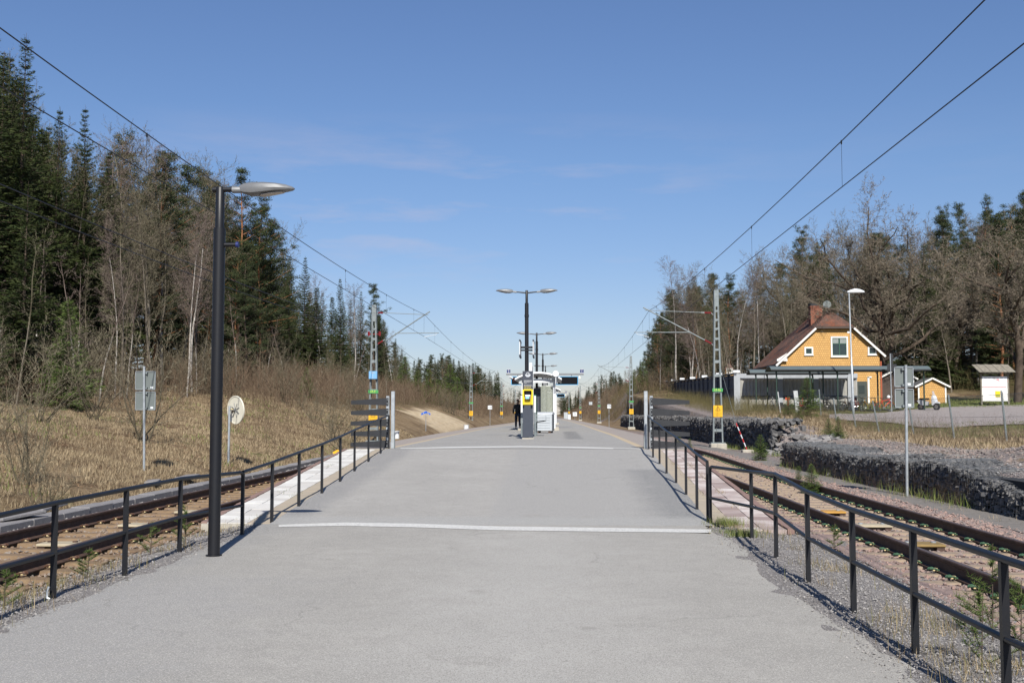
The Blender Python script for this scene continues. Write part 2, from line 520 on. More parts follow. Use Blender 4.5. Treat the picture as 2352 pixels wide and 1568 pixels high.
nt.links.new(c, bs.inputs['Base Color'])
nb = N(nt, 'ShaderNodeTexNoise', ins={'Scale': 14.0, 'Detail': 6.0, 'Roughness': .7})
nt.links.new(tcn.outputs['Object'], nb.inputs['Vector'])
bp = N(nt, 'ShaderNodeBump', ins={'Strength': 1.0, 'Distance': .06})
nt.links.new(nb.outputs['Fac'], bp.inputs['Height']); nt.links.new(bp.outputs[0], bs.inputs['Normal'])
ground = imesh('ground', V, Fq, mg, smooth=True)
tag(ground, kind='structure')
X_, Y_ = V[:, 0], V[:, 1]
nA = vnoise(X_, Y_, 1.7, 11)
bed = sstep(X_, cl(Y_) - 2.4 , cl(Y_) - 2.1) * (1 - sstep(X_, cr(Y_) + 2.3, cr(Y_) + 2.8))
stone = sstep(X_, 7.0, 7.6) * (1 - sstep(X_ + (nA - .5) * 3, 12.2, 13.6)) * (1 - sstep(Y_, 100, 120))
stone = np.maximum(stone, (Y_ > 125) * (Y_ < 220) * (vnoise(X_, Y_, 4, 9) > .62) * (X_ > 8) * (X_ < 26) * 1.0)
green = sstep(X_, 15, 19) * (1 - sstep(Y_, 100, 110)) * (.55 + .45 * nA) * sstep(Y_, 44, 54)
litter = np.maximum(sstep(-X_, 24, 28), np.maximum(sstep(X_, 40, 44), sstep(Y_, 110, 120) * sstep(X_, 17, 20)))
litter = np.maximum(litter, sstep(Y_, 60, 90) * sstep(-X_, 13, 16) * .8)
sand = sstep(Y_ + (nA - .5) * 6, 88, 93) * (1 - sstep(Y_ + (nA - .5) * 6, 114, 120)) * sstep(-X_, 8.8, 9.6) * (1 - sstep(-X_ + (nA - .5) * 1.5, 12.6, 14.0))
for nm, arr in (('bed', bed), ('stone', stone), ('green', green), ('litter', litter), ('sand', sand)):
    a = ground.data.attributes.new(nm, 'FLOAT', 'POINT')
    a.data.foreach_set('value', np.clip(arr, 0, 1).astype(np.float32))

# ------------------------------------------------------------------ asphalt forecourt, ramp, platform
def asphalt(name, base, dark, patches=None, extra=None):
    m = bpy.data.materials.new(name); m.use_nodes = True
    global nt, tcn
    nt = m.node_tree; b = nt.nodes['Principled BSDF']
    b.inputs['Roughness'].default_value = .85; b.inputs['Specular IOR Level'].default_value = .25
    tcn = N(nt, 'ShaderNodeTexCoord')
    c = gmix(gnoise(.55, .35, .66), base, tuple(x * .80 for x in base))
    c = gmix(gnoise(3.5, .42, .70), c, tuple(x * .78 for x in base))
    if patches:
        sx = N(nt, 'ShaderNodeSeparateXYZ'); nt.links.new(tcn.outputs['Object'], sx.inputs[0])
        nn = N(nt, 'ShaderNodeTexNoise', ins={'Scale': 1.3, 'Detail': 6.0, 'Roughness': .7})
        nt.links.new(tcn.outputs['Object'], nn.inputs['Vector'])
        for (x0, x1, y0, y1, soft, wob, colr, fac) in patches:
            f = None
            for ax, lo, hi in (('X', x0, x1), ('Y', y0, y1)):
                ad = N(nt, 'ShaderNodeMath', operation='MULTIPLY_ADD'); ad.inputs[1].default_value = wob * 2
                nt.links.new(nn.outputs['Fac'], ad.inputs[0]); nt.links.new(sx.outputs[ax], ad.inputs[2])
                a1 = N(nt, 'ShaderNodeMapRange', ins={'From Min': lo + wob - soft, 'From Max': lo + wob + soft}); a1.interpolation_type = 'SMOOTHSTEP'
                a2 = N(nt, 'ShaderNodeMapRange', ins={'From Min': hi + wob - soft, 'From Max': hi + wob + soft, 'To Min': 1.0, 'To Max': 0.0}); a2.interpolation_type = 'SMOOTHSTEP'
                for a_ in (a1, a2):
                    nt.links.new(ad.outputs[0], a_.inputs['Value'])
                    mm = N(nt, 'ShaderNodeMath', operation='MULTIPLY')
                    nt.links.new(a_.outputs[0], mm.inputs[0])
                    if f is None: mm.inputs[1].default_value = fac
                    else: nt.links.new(f, mm.inputs[1])
                    f = mm.outputs[0]
            c = gmix(f, c, colr)
    # hairline cracks, only where a broad noise lets them through
    vo = N(nt, 'ShaderNodeTexVoronoi', ins={'Scale': .55, 'Randomness': 1.0}); vo.feature = 'DISTANCE_TO_EDGE'
    wn_ = N(nt, 'ShaderNodeTexNoise', ins={'Scale': 3.0, 'Detail': 5.0})
    wm = N(nt, 'ShaderNodeVectorMath', operation='MULTIPLY_ADD'); wm.inputs[1].default_value = (.5, .5, 0)
    nt.links.new(tcn.outputs['Object'], wn_.inputs['Vector']); nt.links.new(wn_.outputs['Color'], wm.inputs[0]); nt.links.new(tcn.outputs['Object'], wm.inputs[2])
    nt.links.new(wm.outputs[0], vo.inputs['Vector'])
    cm_ = N(nt, 'ShaderNodeMapRange', ins={'From Min': .0, 'From Max': .010, 'To Min': .55, 'To Max': 0.0})
    nt.links.new(vo.outputs['Distance'], cm_.inputs['Value'])
    mk_ = N(nt, 'ShaderNodeMath', operation='MULTIPLY'); nt.links.new(cm_.outputs[0], mk_.inputs[0]); nt.links.new(gnoise(.30, .50, .58, 2), mk_.inputs[1])
    c = gmix(mk_.outputs[0], c, tuple(x * .4 for x in base))
    c = gmix(gnoise(.9, .62, .70, 6), c, tuple(x * .74 for x in base))
    # aggregate: pale and dark chips
    c = gmix(gnoise(80, .53, .60, 2), c, tuple(min(1, x * 1.22) for x in base))
    c = gmix(gnoise(105, .54, .61, 2), c, tuple(x * .62 for x in base))
    c = gmix(gnoise(28, .66, .72, 3), c, tuple(x * .6 for x in base))
    nt.links.new(c, b.inputs['Base Color'])
    nb = N(nt, 'ShaderNodeTexNoise', ins={'Scale': 110.0, 'Detail': 3.0, 'Roughness': .7})
    nt.links.new(tcn.outputs['Object'], nb.inputs['Vector'])
    bp = N(nt, 'ShaderNodeBump', ins={'Strength': .55, 'Distance': .008})
    nt.links.new(nb.outputs['Fac'], bp.inputs['Height']); nt.links.new(bp.outputs[0], b.inputs['Normal'])
    MATS[name] = m
    return m
M_asph = asphalt('worn asphalt', (.345, .330, .300), .1,
    patches=[(-9, -4.0, -9, 20, .6, .5, (.20, .20, .20), .7), (-5.5, -2.6, 5.0, 11, .9, 1.2, (.27, .265, .26), .7), (-1.2, .6, 2, 15.5, 1.2, 1.6, (.42, .41, .385), .5)])
M_ramp = asphalt('ramp asphalt', (.345, .332, .308), .1,
    patches=[(-1.05, 9, 16, 40, .14, .12, (.275, .27, .26), .8), (1.55, 9, 16.4, 24.5, .35, .5, (.135, .14, .145), .8),
             (-9, -3.9, 16.0, 31, .22, .3, (.17, .17, .175), .7), (-9, 9, 16.0, 17.3, .25, .35, (.30, .30, .29), .8)])
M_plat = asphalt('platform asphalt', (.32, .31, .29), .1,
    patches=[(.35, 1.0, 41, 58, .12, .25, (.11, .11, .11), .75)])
M_edge = mat('platform edge paving', (.30, .26, .23), .9, amt=.2, scale=3, bump=.2, bscale=40, speck=(60, (.36, .33, .30), .6))
M_tact = mat('tactile strip', (.46, .37, .25), .9, amt=.25, scale=4, bump=.2, bscale=30)
M_mark = mat('worn white road paint', (.62, .61, .57), .7, c2=(.46, .455, .43), scale=22, bump=.1, speck=(45, (.33, .32, .31), .58))
M_grit = mat('gravel verge', (.27, .25, .235), .95, c2=(.13, .12, .115), scale=55, bump=1.0, bscale=90, speck=(75, (.5, .48, .46), .6), spec=.2)
M_path = mat('grey fines path', (.20, .185, .17), .95, amt=.25, scale=6, bump=.5, bscale=60, spec=.2)
M_kerb = mat('reddish kerb stone', (.24, .155, .13), .9, amt=.25, scale=7, bump=.25, bscale=40)
M_tile_w = mat('white paving slab', (.66, .65, .61), .85, c2=(.52, .51, .48), scale=5, bump=.15, bscale=40, var=(.45, .43, .40))
M_tile_p = mat('worn pinkish paving slab', (.36, .285, .26), .9, c2=(.60, .56, .53), scale=3.2, bump=.2, bscale=40, var=(.25, .19, .175))
M_tile_b = mat('beige block paving', (.38, .315, .25), .9, c2=(.29, .25, .19), scale=4, bump=.2, bscale=40, var=(.33, .285, .215))

rnd = random.Random(5)
def strip_sheet(name, m, xl, xr, y0, y1, dy, zf, nxs=6, wl=0, wr=0, seed=1, kind='structure'):
    ys = np.arange(y0, y1 + 1e-6, dy)
    vs = []
    for y in ys:
        a = xl(y) + wl * (vnoise(y, seed, .5, seed) + vnoise(y, seed, .17, seed + 5) * .5 - .75)
        b = xr(y) + wr * (vnoise(y, seed + 9, .5, seed) + vnoise(y, seed, .17, seed + 7) * .5 - .75)
        for i in range(nxs + 1):
            x = a + (b - a) * i / nxs
            vs.append((x, y, zf(x, y)))
    n = len(ys); k = nxs + 1
    ii = np.arange(k * (n - 1)).reshape(n - 1, k)[:, :-1].ravel()
    F = np.stack([ii, ii + 1, ii + k + 1, ii + k], 1)
    o = imesh(name, vs, F, m, smooth=True)
    return tag(o, kind=kind)
# verges of fine gravel between asphalt and ballast
def zv_l(x, y): return -.115 * float(sstep(-x, 4.6, 5.45)) + (float(vnoise(x, y, .35, 3)) - .5) * .03 + .002
def zv_r(x, y): return -.095 * float(sstep(x, 2.7, 3.75)) + (float(vnoise(x, y, .35, 4)) - .5) * .03 + .002
strip_sheet('gravel_verge', M_grit, lambda y: -5.55, lambda y: -4.15, -4, 16.75, .12, zv_l, 14, .25, 0, 2)
strip_sheet('gravel_verge', M_grit, lambda y: 1.9, lambda y: 3.95, -4, 16.4, .12, zv_r, 18, 0, .3, 3)
strip_sheet('forecourt', M_asph, lambda y: -4.42, lambda y: 2.25 + .1 * math.sin(y), -6, RY0, .1, lambda x, y: .022 - (.019 * float(sstep(x, 1.8, 2.3)) + .019 * float(sstep(-x, 4.1, 4.45))) * (1 - float(sstep(y, 15.2, 16.4))), 24, .10, .10, 4)
# ramp: centre asphalt on a solid block
def rl(y): return -4.36 - .024 * (y - 16.5)
def rr(y): return 2.33 + .014 * (y - 16.5)
strip_sheet('ramp', M_ramp, rl, rr, RY0, RY1 + .2, .25, lambda x, y: ramp_z(y) + .022, 10)
mb = MB()
mb.add([(-5.44, RY0 + .1, -.3), (-5.81, RY1, -.3), (-5.81, RY1, RZ + .004), (-5.44, RY0 + .1, .006), (3.44, RY0 + .1, -.3), (3.55, RY1, -.3), (3.55, RY1, RZ + .004), (3.44, RY0 + .1, .006)], [(0, 1, 2, 3), (4, 7, 6, 5), (0, 3, 7, 4), (1, 5, 6, 2), (3, 2, 6, 7), (0, 4, 5, 1)])
tag(mb.build('ramp_bed', M_conc), kind='structure')
# platform
PL = ([29.8, 38, 52, 71, 90, 106, 150, 190], [-5.70, -5.64, -5.63, -5.49, -4.95, -4.5, -4.2, -3.9])
PR = ([29.8, 47.8, 60, 84, 122, 161, 190], [3.72, 3.80, 3.68, 3.53, 3.03, 2.1, 1.4])
def pl_(y): return float(np.interp(y, *PL))
def pr_(y): return float(np.interp(y, *PR))
ZP = RZ + .025
strip_sheet('platform', M_plat, lambda y: pl_(y) + 1.12, lambda y: pr_(y) - 1.42, RY1 + .05, 190, 1.0, lambda x, y: ZP, 8)
strip_sheet('platform_tactile_strip', M_tact, lambda y: pl_(y) + .95, lambda y: pl_(y) + 1.12, RY1 + .05, 190, 1.0, lambda x, y: ZP, 1)
strip_sheet('platform_tactile_strip', M_tact, lambda y: pr_(y) - 1.42, lambda y: pr_(y) - 1.20, RY1 + .05, 190, 1.0, lambda x, y: ZP, 1)
strip_sheet('platform_edge', M_edge, lambda y: pl_(y), lambda y: pl_(y) + .95, RY1 + .05, 190, 1.0, lambda x, y: ZP, 1)
strip_sheet('platform_edge', M_edge, lambda y: pr_(y) - 1.20, lambda y: pr_(y), RY1 + .05, 190, 1.0, lambda x, y: ZP, 1)
mb = MB()
ys = list(range(30, 191, 4))
ys[0] = RY1 + .05
vs = []
for y in ys:
    a, b = pl_(y) + .003, pr_(y) - .003
    vs += [(a, y, -.3), (a, y, ZP - .004), (b, y, ZP - .004), (b, y, -.3)]
fs = []
for i in range(len(ys) - 1):
    for j in range(3):
        fs.append((4 * i + j, 4 * i + j + 1, 4 * i + 5 + j, 4 * i + 4 + j))
fs += [(0, 1, 2, 3), tuple(4 * (len(ys) - 1) + j for j in (3, 2, 1, 0))]
mb.add(vs, fs)
tag(mb.build('platform_wall', M_conc), kind='structure')

# white lines across the foot and the top of the ramp
def line_sheet(name, top, bot, zf):
    P = [zf(*p) for p in top]; Q = [zf(*p) for p in bot]
    mb = MB(); n = len(P)
    mb.add([p + Vector((0, 0, .005 + (RS * max(0, p.y - RY0) if p.z < .1 else 0))) for p in P + Q], [(i, n + i, n + i + 1, i + 1) for i in range(n - 1)])
    return tag(mb.build(name, M_mark), kind='structure')
line_sheet('road_marking', [(640, 1205), (790, 1201), (960, 1203), (1140, 1208.5), (1400, 1212), (1634, 1216)],
           [(640, 1210), (790, 1207.5), (960, 1211), (1140, 1217.5), (1400, 1221), (1632, 1223.5)], lambda a, b: G(a, b, .022))
line_sheet('road_marking', [(920, 1029.0), (1040, 1025.6), (1200, 1024), (1340, 1026), (1476, 1030)],
           [(920, 1032.6), (1040, 1029.0), (1200, 1027), (1340, 1029.5), (1476, 1034)],
           lambda a, b: (lambda p, q: p if p.y > RY1 else q)(G(a, b, ZP), GR(a, b) + Vector((0, 0, .024))))

# paving slabs beside the ramp, each slab its own block with a thin joint
def slabs(name, m, cols, y0, y1, dy, joint, zoff, label=None):
    Vs, Fs, vr = [], [], []
    for (xa, xb) in cols:
        y = y0 + rnd.uniform(0, .05)
        while y < y1:
            a, b = xa(y) + joint, xb(y) - joint
            ya, yb = y + joint, min(y + dy, y1) - joint
            dz = rnd.uniform(-.003, .003); tl = rnd.uniform(-.003, .003)
            base = len(Vs); v = rnd.random()
            for (x, yy, t) in ((a, ya, tl), (b, ya, -tl), (b, yb, -tl), (a, yb, tl)):
                Vs.append((x, yy, ramp_z(yy) + zoff + dz + t))
            for (x, yy) in ((a, ya), (b, ya), (b, yb), (a, yb)):
                Vs.append((x, yy, ramp_z(yy) + zoff - .08))
            for f in ((0, 1, 2, 3), (4, 7, 6, 5), (0, 4, 5, 1), (1, 5, 6, 2), (2, 6, 7, 3), (3, 7, 4, 0)):
                Fs.append(tuple(i + base for i in f))
            vr += [v] * 8
            y += dy
    return tag(imesh(name, Vs, Fs, m, var=vr), kind='structure')
lo = lambda y: -5.46 - .028 * (y - 16.5)       # outer kerb line, left
li = lambda y: -4.74 - .016 * (y - 16.5)
lm = lambda y: (lo(y) + .10 + li(y)) / 2
slabs('paving_white_slabs', M_tile_w, [(lambda y: lo(y) + .10, lm), (lm, li)], 16.62, 29.7, .36, .0045, .015)
slabs('paving_beige_blocks', M_tile_b, [(li, lambda y: rl(y) + .03)], 16.62, 29.7, .22, .003, .013)
slabs('kerb', M_kerb, [(lo, lambda y: lo(y) + .10)], 16.62, 29.7, 1.0, .004, .03)
qo = lambda y: 3.45 + .009 * (y - 16.5)
qi = lambda y: 2.66 + .012 * (y - 16.5)
qm = lambda y: (qo(y) - .11 + qi(y)) / 2
slabs('paving_worn_slabs', M_tile_p, [(qi, qm), (qm, lambda y: qo(y) - .11)], 16.05, 29.7, .36, .006, .012)
slabs('paving_beige_blocks', M_tile_b, [(lambda y: rr(y) - .03, qi)], 16.55, 29.7, .22, .003, .013)
slabs('kerb', M_kerb, [(lambda y: qo(y) - .11, qo)], 16.05, 29.7, 1.0, .004, .03)

# ballast beds and the path of grey fines on the right
M_bal_r = mat('pink ballast bed', (.33, .24, .21), .95, c2=(.17, .13, .12), scale=16, bump=1.0, bscale=26, spec=.2)
M_bal_l = mat('brown ballast bed', (.23, .15, .09), .95, c2=(.12, .08, .055), scale=14, bump=1.0, bscale=24, spec=.2)
strip_sheet('ballast_bed', M_bal_l, lambda y: cl(y) - 1.65, lambda y: min(cl(y) + 1.35, -5.42 if y < 16.7 else 99), -4, 120, .25,
            lambda x, y: -.120 + .03 * float(sstep(x, cl(y) + .9, cl(y) + 1.3)) + (float(vnoise(x, y, .3, 6)) - .5) * .03, 12, .15, 0, 5)
strip_sheet('ballast_bed', M_bal_r, lambda y: cr(y) - 1.40, lambda y: cr(y) + 1.75, -4, 120, .25,
            lambda x, y: -.105 + .085 * float(sstep(x, cr(y) + .9, cr(y) + 1.3)) + .025 * float(sstep(-x, -cr(y) + .8, -cr(y) + 1.3)) + (float(vnoise(x, y, .3, 7)) - .5) * .03, 16, .1, .2, 6)
strip_sheet('gravel_path', M_path, lambda y: cr(y) + 1.62, lambda y: cr(y) + 2.5, -4, 60, .25,
            lambda x, y: -.012 + (float(vnoise(x, y, .5, 8)) - .5) * .02, 5, .12, .2, 7)
# parking area and road on the right
M_road = mat('pale gravel road', (.34, .30, .28), .95, amt=.2, scale=1.4, bump=.4, bscale=30, speck=(25, (.42, .38, .36), .62))
def road():
    top = [(1905, 947.0), (2030, 944.5), (2120, 938.0), (2200, 935.6), (2352, 932.5), (2520, 930)]
    bot = [(1905, 948.0), (2030, 952.0), (2120, 960.5), (2200, 964.5), (2352, 969.5), (2520, 978)]
    Yt = [70, 76, 83, 86, 88, 90]; Yb = [68, 64, 60.5, 59, 57, 55]
    P, m = [], 8
    for (a, b, y0, y1) in zip(top, bot, Yt, Yb):
        pa, pb = W(a[0], a[1], y0), W(b[0], b[1], y1)
        for i in range(m + 1):
            q = pb.lerp(pa, i / m); P.append((q.x, q.y, Hs(q.x, q.y) + .05))
    F = [(c * (m + 1) + i, (c + 1) * (m + 1) + i, (c + 1) * (m + 1) + i + 1, c * (m + 1) + i + 1) for c in range(len(top) - 1) for i in range(m)]
    # subdivide by walking finer so it hugs the ground
    Vn, Fn = [], []
    fine = 6
    for c in range(len(top) - 1):
        for s_ in range(fine + (c == len(top) - 2)):
            t = s_ / fine
            for i in range(m + 1):
                A = Vector(P[c * (m + 1) + i]); B = Vector(P[(c + 1) * (m + 1) + i]); q = A.lerp(B, t)
                Vn.append((q.x, q.y, Hs(q.x, q.y) + .06))
    rows = len(Vn) // (m + 1)
    Fn = [(r * (m + 1) + i, (r + 1) * (m + 1) + i, (r + 1) * (m + 1) + i + 1, r * (m + 1) + i + 1) for r in range(rows - 1) for i in range(m)]
    tag(imesh('road', Vn, Fn, M_road, smooth=True), kind='structure')
road()
# ------------------------------------------------------------------ railway tracks
def rail_profile():
    return [(-.07, 0), (.07, 0), (.07, .012), (.012, .03), (.010, .115), (.034, .128), (.036, .155), (.028, .165),
            (-.028, .165), (-.036, .155), (-.034, .128), (-.010, .115), (-.012, .03), (-.07, .012)]
def make_track(name, label, cf, z0, m_sleeper, m_clip, y0, y1, pitch, group):
    t = thing(name, label, 'railway track', (float(cf(10)), 10, z0), 0, group)
    ox, oy = float(cf(10)), 10
    prof = rail_profile()
    for s in (-1, 1):
        ys = list(np.arange(-4, 60, 2.0)) + list(np.arange(60, 260, 8.0))
        vs, fs = [], []
        for y in ys:
            for (a, b) in prof:
                vs.append((float(cf(y)) + s * .753 + a - ox, y - oy, b))
        n = len(prof); mi = []
        for i in range(len(ys) - 1):
            for k in range(n):
                fs.append((i * n + k, i * n + (k + 1) % n, (i + 1) * n + (k + 1) % n, (i + 1) * n + k))
                mi.append(1 if k == 7 else 0)
        mb = MB(); mb.add(vs, fs); mb.m = mi
        mb.build('rail', [M_rust, M_rust_top], t)
    # one concrete sleeper with its four clips, then copies
    mb = MB()
    L2 = 1.25
    pr = [(-.13, -.16), (.13, -.16), (.10, 0), (-.10, 0)]
    for xa, xb, za, zb in ((-L2, -.45, -.02, .0), (-.45, .45, .0, .0), (.45, L2, .0, -.02)):
        dz = -.006 if abs(xa) < .5 and abs(xb) < .5 else 0
        pts = [(xa, q[0], q[1] + (za + dz if q[1] == 0 else 0)) for q in pr]
        pts2 = [(xb, q[0], q[1] + (zb + dz if q[1] == 0 else 0)) for q in pr]
        mb.add(pts + pts2, [(0, 1, 2, 3), (7, 6, 5, 4), (0, 4, 5, 1), (1, 5, 6, 2), (2, 6, 7, 3), (3, 7, 4, 0)])
    sm = mb.build('sleeper', m_sleeper, t)
    cb = MB()
    cb.mi = 0
    pts = [(.03, -.05, .03), (.07, -.055, .05), (.12, -.03, .045), (.135, .0, .035), (.12, .035, .045), (.075, .05, .05), (.04, .03, .03), (.035, .0, .03)]
    cb.tube(pts, .010, 5)
    cb.mi = 1
    cb.box((.045, .045, .03), (.05, .04, .03))
    cme = cb.build('rail_clip', [m_clip, M_insul], sm)
    clips = [cme]
    for k in range(3):
        c = cme.copy(); COL.objects.link(c); c.parent = sm; clips.append(c)
    for c, (sx, s) in zip(clips, ((.753, 1), (.753, -1), (-.753, 1), (-.753, -1))):
        c.location = (sx + s * .07 - s * .02, 0, 0); c.scale = (s, 1, 1)
    y = y0; first = True
    while y < y1:
        o = sm if first else copy_tree(sm, t)
        first = False
        a = math.atan((float(cf(y + .5)) - float(cf(y - .5))))
        o.location = (float(cf(y)) - ox + rnd.uniform(-.015, .015), y - oy, rnd.uniform(-.006, .002))
        o.rotation_euler = (0, 0, -a + rnd.uniform(-.008, .008))
        y += pitch
    return t
make_track('railway_track', 'left railway track on brown stained concrete sleepers beside the black railing', cl, -.065, M_slp_l, M_clip_r, 3.0, 46, .62, 'railway tracks either side of the platform')
make_track('railway_track', 'right railway track on pale sleepers with green clips and pink ballast', cr, -.065, M_slp_r, M_clip_g, 2.2, 46, .60, 'railway tracks either side of the platform')

# flat transponder plates bolted between the rails
def balise(px, py, m, label, side, rz=0):
    p = G(px, py, -.01)
    t = thing('track_transponder', label, 'track transponder', (p.x, p.y, -.03), rz, 'flat plates between the rails')
    mb = MB(); mb.bbox((0, 0, .0), (.52, .34, .035), .008)
    mb.build('plate', m, t)
    mb = MB()
    for x in (-.2, .2): mb.box((x, 0, -.05), (.1, .30, .07))
    mb.build('bracket', M_rust, t)
    for x in (-.17, .17):
        mb = MB(); mb.disc((x, .05, .024), .035, (0, 0, 1), .02, 10); mb.build('bolt', M_galv if side else M_rust, t)
M_bal1 = mat('orange plate', (.46, .25, .05), .6, amt=.2); M_bal2 = mat('cream plate', (.42, .36, .25), .6, amt=.2); M_bal3 = mat('ochre plate', (.25, .17, .06), .7, amt=.3)
balise(1904, 1172, M_bal1, 'bright orange plate between the right track rails', 1)
balise(2004, 1203, M_bal2, 'cream plate between the right track rails, nearer than the orange one', 1)
balise(2117, 1246, M_bal3, 'dull ochre plate between the right track rails, nearest the camera', 1)
balise(140, 1245, M_bal2, 'pale plate between the left track rails, beside the second railing post', 0)
balise(317, 1202, M_bal2, 'pale plate between the left track rails, behind the railing midway', 0)
balise(440, 1172, M_bal2, 'pale plate between the left track rails, just left of the tall black lamp post', 0)

# cable trough with concrete lids beyond the left track
t = thing('cable_trough', 'long grey concrete cable trough with flat lids beyond the left track', 'cable trough', (-8.15, 20, -.05))
y = 4.0
me = None
mb = MB(); mb.bbox((0, 0, .0), (.34, .992, .26), .012); lid = mb.build('trough_section', M_concd, t)
k = 0
while y < 58:
    o = lid if k == 0 else lid.copy()
    if k: COL.objects.link(o); o.parent = t
    o.location = (float(cl(y)) - 1.52 + 8.15 + rnd.uniform(-.008, .008), y - 20, rnd.uniform(-.012, .012)); o.rotation_euler = (0, 0, rnd.uniform(-.008, .008))
    y += 1.0; k += 1
for (a, b, w, l, lab) in ((95, 1182, .5, .9, 'loose grey slab lying on the trough'), (28, 1203, .5, .9, 'loose grey slab at the picture edge by the trough'),
                     (430, 1105, .35, .7, 'thin dark lid lying in the grass behind the trough'), (350, 1117, .3, .5, 'small broken slab in the grass near the grey double sign')):
    p = G(a, b, .0)
    mb = MB(); mb.bbox((0, 0, .02), (w, l, .05), .01)
    o = mb.build('loose_slab', M_concd, None, (p.x, p.y, .10)); o.rotation_euler = (R(3), R(-4), rnd.uniform(-.3, .3))
    tag(o, lab, 'concrete slab')

# ------------------------------------------------------------------ loose stones (stuff)
def stones(name, m, X, Y, Z, S, seed, flat=.65, kind='stuff', parent=None, irregular=.35, cube=False):
    rs = np.random.RandomState(seed)
    n = len(X)
    base = np.array([(1, 0, 0), (-1, 0, 0), (0, 1, 0), (0, -1, 0), (0, 0, 1), (0, 0, -1)], dtype=np.float32)
    F0 = np.array([(0, 2, 4), (2, 1, 4), (1, 3, 4), (3, 0, 4), (2, 0, 5), (1, 2, 5), (3, 1, 5), (0, 3, 5)])
    nv = 6
    if cube:
        base = np.array([(i, j, k) for i in (-1, 1) for j in (-1, 1) for k in (-1, 1)], dtype=np.float32) * .72
        F0 = np.array([(0, 1, 3), (0, 3, 2), (4, 6, 7), (4, 7, 5), (0, 4, 5), (0, 5, 1), (2, 3, 7), (2, 7, 6), (0, 2, 6), (0, 6, 4), (1, 5, 7), (1, 7, 3)])
        nv = 8
    P = base[None] * (1 + rs.uniform(-irregular, irregular, (n, nv, 1))) + rs.uniform(-.3, .3, (n, nv, 3))
    P = P * np.stack([rs.uniform(.7, 1.3, n), rs.uniform(.6, 1.1, n), rs.uniform(.5, .9, n) * flat / .65], 1)[:, None]
    a = rs.uniform(0, 2 * np.pi, n); b = rs.uniform(-.6, .6, n)
    ca, sa, cb, sb = np.cos(a), np.sin(a), np.cos(b), np.sin(b)
    x, y, z = P[..., 0], P[..., 1], P[..., 2]
    y, z = y * cb[:, None] - z * sb[:, None], y * sb[:, None] + z * cb[:, None]
    x, y = x * ca[:, None] - y * sa[:, None], x * sa[:, None] + y * ca[:, None]
    P = np.stack([x, y, z], -1) * S[:, None, None] + np.stack([X, Y, Z], 1)[:, None]
    F = (F0[None] + (np.arange(n) * nv)[:, None, None]).reshape(-1, 3)
    o = imesh(name, P.reshape(-1, 3), F, m, parent=parent, var=np.repeat(rs.uniform(0, 1, n), nv))
    if kind: o['kind'] = kind
    return o
M_st_p = mat('pink granite chips', (.34, .225, .185), .85, c2=(.24, .155, .13), scale=20, var=(.17, .15, .14))
M_st_s = mat('slope stone chips', (.26, .205, .18), .85, c2=(.17, .13, .115), scale=20, var=(.15, .14, .13))
M_st_b = mat('brown stained chips', (.20, .13, .085), .9, c2=(.17, .11, .07), scale=20, var=(.22, .19, .16))
M_st_g = mat('grey chips', (.38, .36, .34), .85, c2=(.26, .25, .24), scale=20, var=(.15, .14, .135))
rs = np.random.RandomState(3)
def dens(n, y0, y1):      # more stones near the camera
    return y0 * (y1 / y0) ** rs.uniform(0, 1, n)
n = 26000
Y = dens(n, 5.5, 50)
sel = rs.uniform(0, 1, n)
X = cr(Y) + np.where(sel < .45, rs.uniform(.95, 1.75, n), np.where(sel < .72, rs.uniform(-1.42, -.8, n), rs.uniform(-.68, .68, n)))
yy = (Y - 2.2) % .60
keep = (sel < .45) | (((yy > .14) & (yy < .46)) | (rs.uniform(0, 1, n) < .03))
X, Y, sel = X[keep], Y[keep], sel[keep]
Z = np.where(sel < .45, -.030, -.098) + rs.uniform(-.015, .02, len(X))
stones('ballast', M_st_p, X, Y, Z, rs.uniform(.016, .038, len(X)), 1)
n = 14000
Y = dens(n, 7, 46); sel = rs.uniform(0, 1, n)
X = cl(Y) + np.where(sel < .25, rs.uniform(-1.35, -.85, n), np.where(sel < .5, rs.uniform(.8, 1.35, n), rs.uniform(-.68, .68, n)))
yy = (Y - 3.0) % .62
keep = ((yy > .15) & (yy < .47)) | (rs.uniform(0, 1, n) < .07) | (sel < .12)
X, Y = X[keep], Y[keep]
stones('ballast', M_st_b, X, Y, -.105 + rs.uniform(-.02, .02, len(X)), rs.uniform(.014, .036, len(X)), 2)
n = 5000
Y = dens(n, 8, 46); X = cl(Y) + rs.uniform(-1.34, -.86, n)
stones('ballast', M_st_g, X, Y, -.05 + rs.uniform(-.02, .035, n), rs.uniform(.016, .036, n), 3)
n = 26000
Y = dens(n, 4.5, 16.6); side = rs.uniform(0, 1, n) < .42
X = np.where(side, rs.uniform(-5.5, -4.1, n), rs.uniform(1.95, 3.8, n) )
fz = np.where(side, -.115 * sstep(-X, 4.6, 5.45), -.095 * sstep(X, 2.7, 3.75))
edge = np.where(side, np.clip((-X - 4.1) / .4, 0, 1), np.clip((X - 1.95) / .5, 0, 1) ** 1.5)
k = rs.uniform(0, 1, n) < edge
X, Y, fz = X[k], Y[k], fz[k]
stones('verge_chips', M_st_g, X, Y, fz + .013, rs.uniform(.004, .013, len(X)), 4)
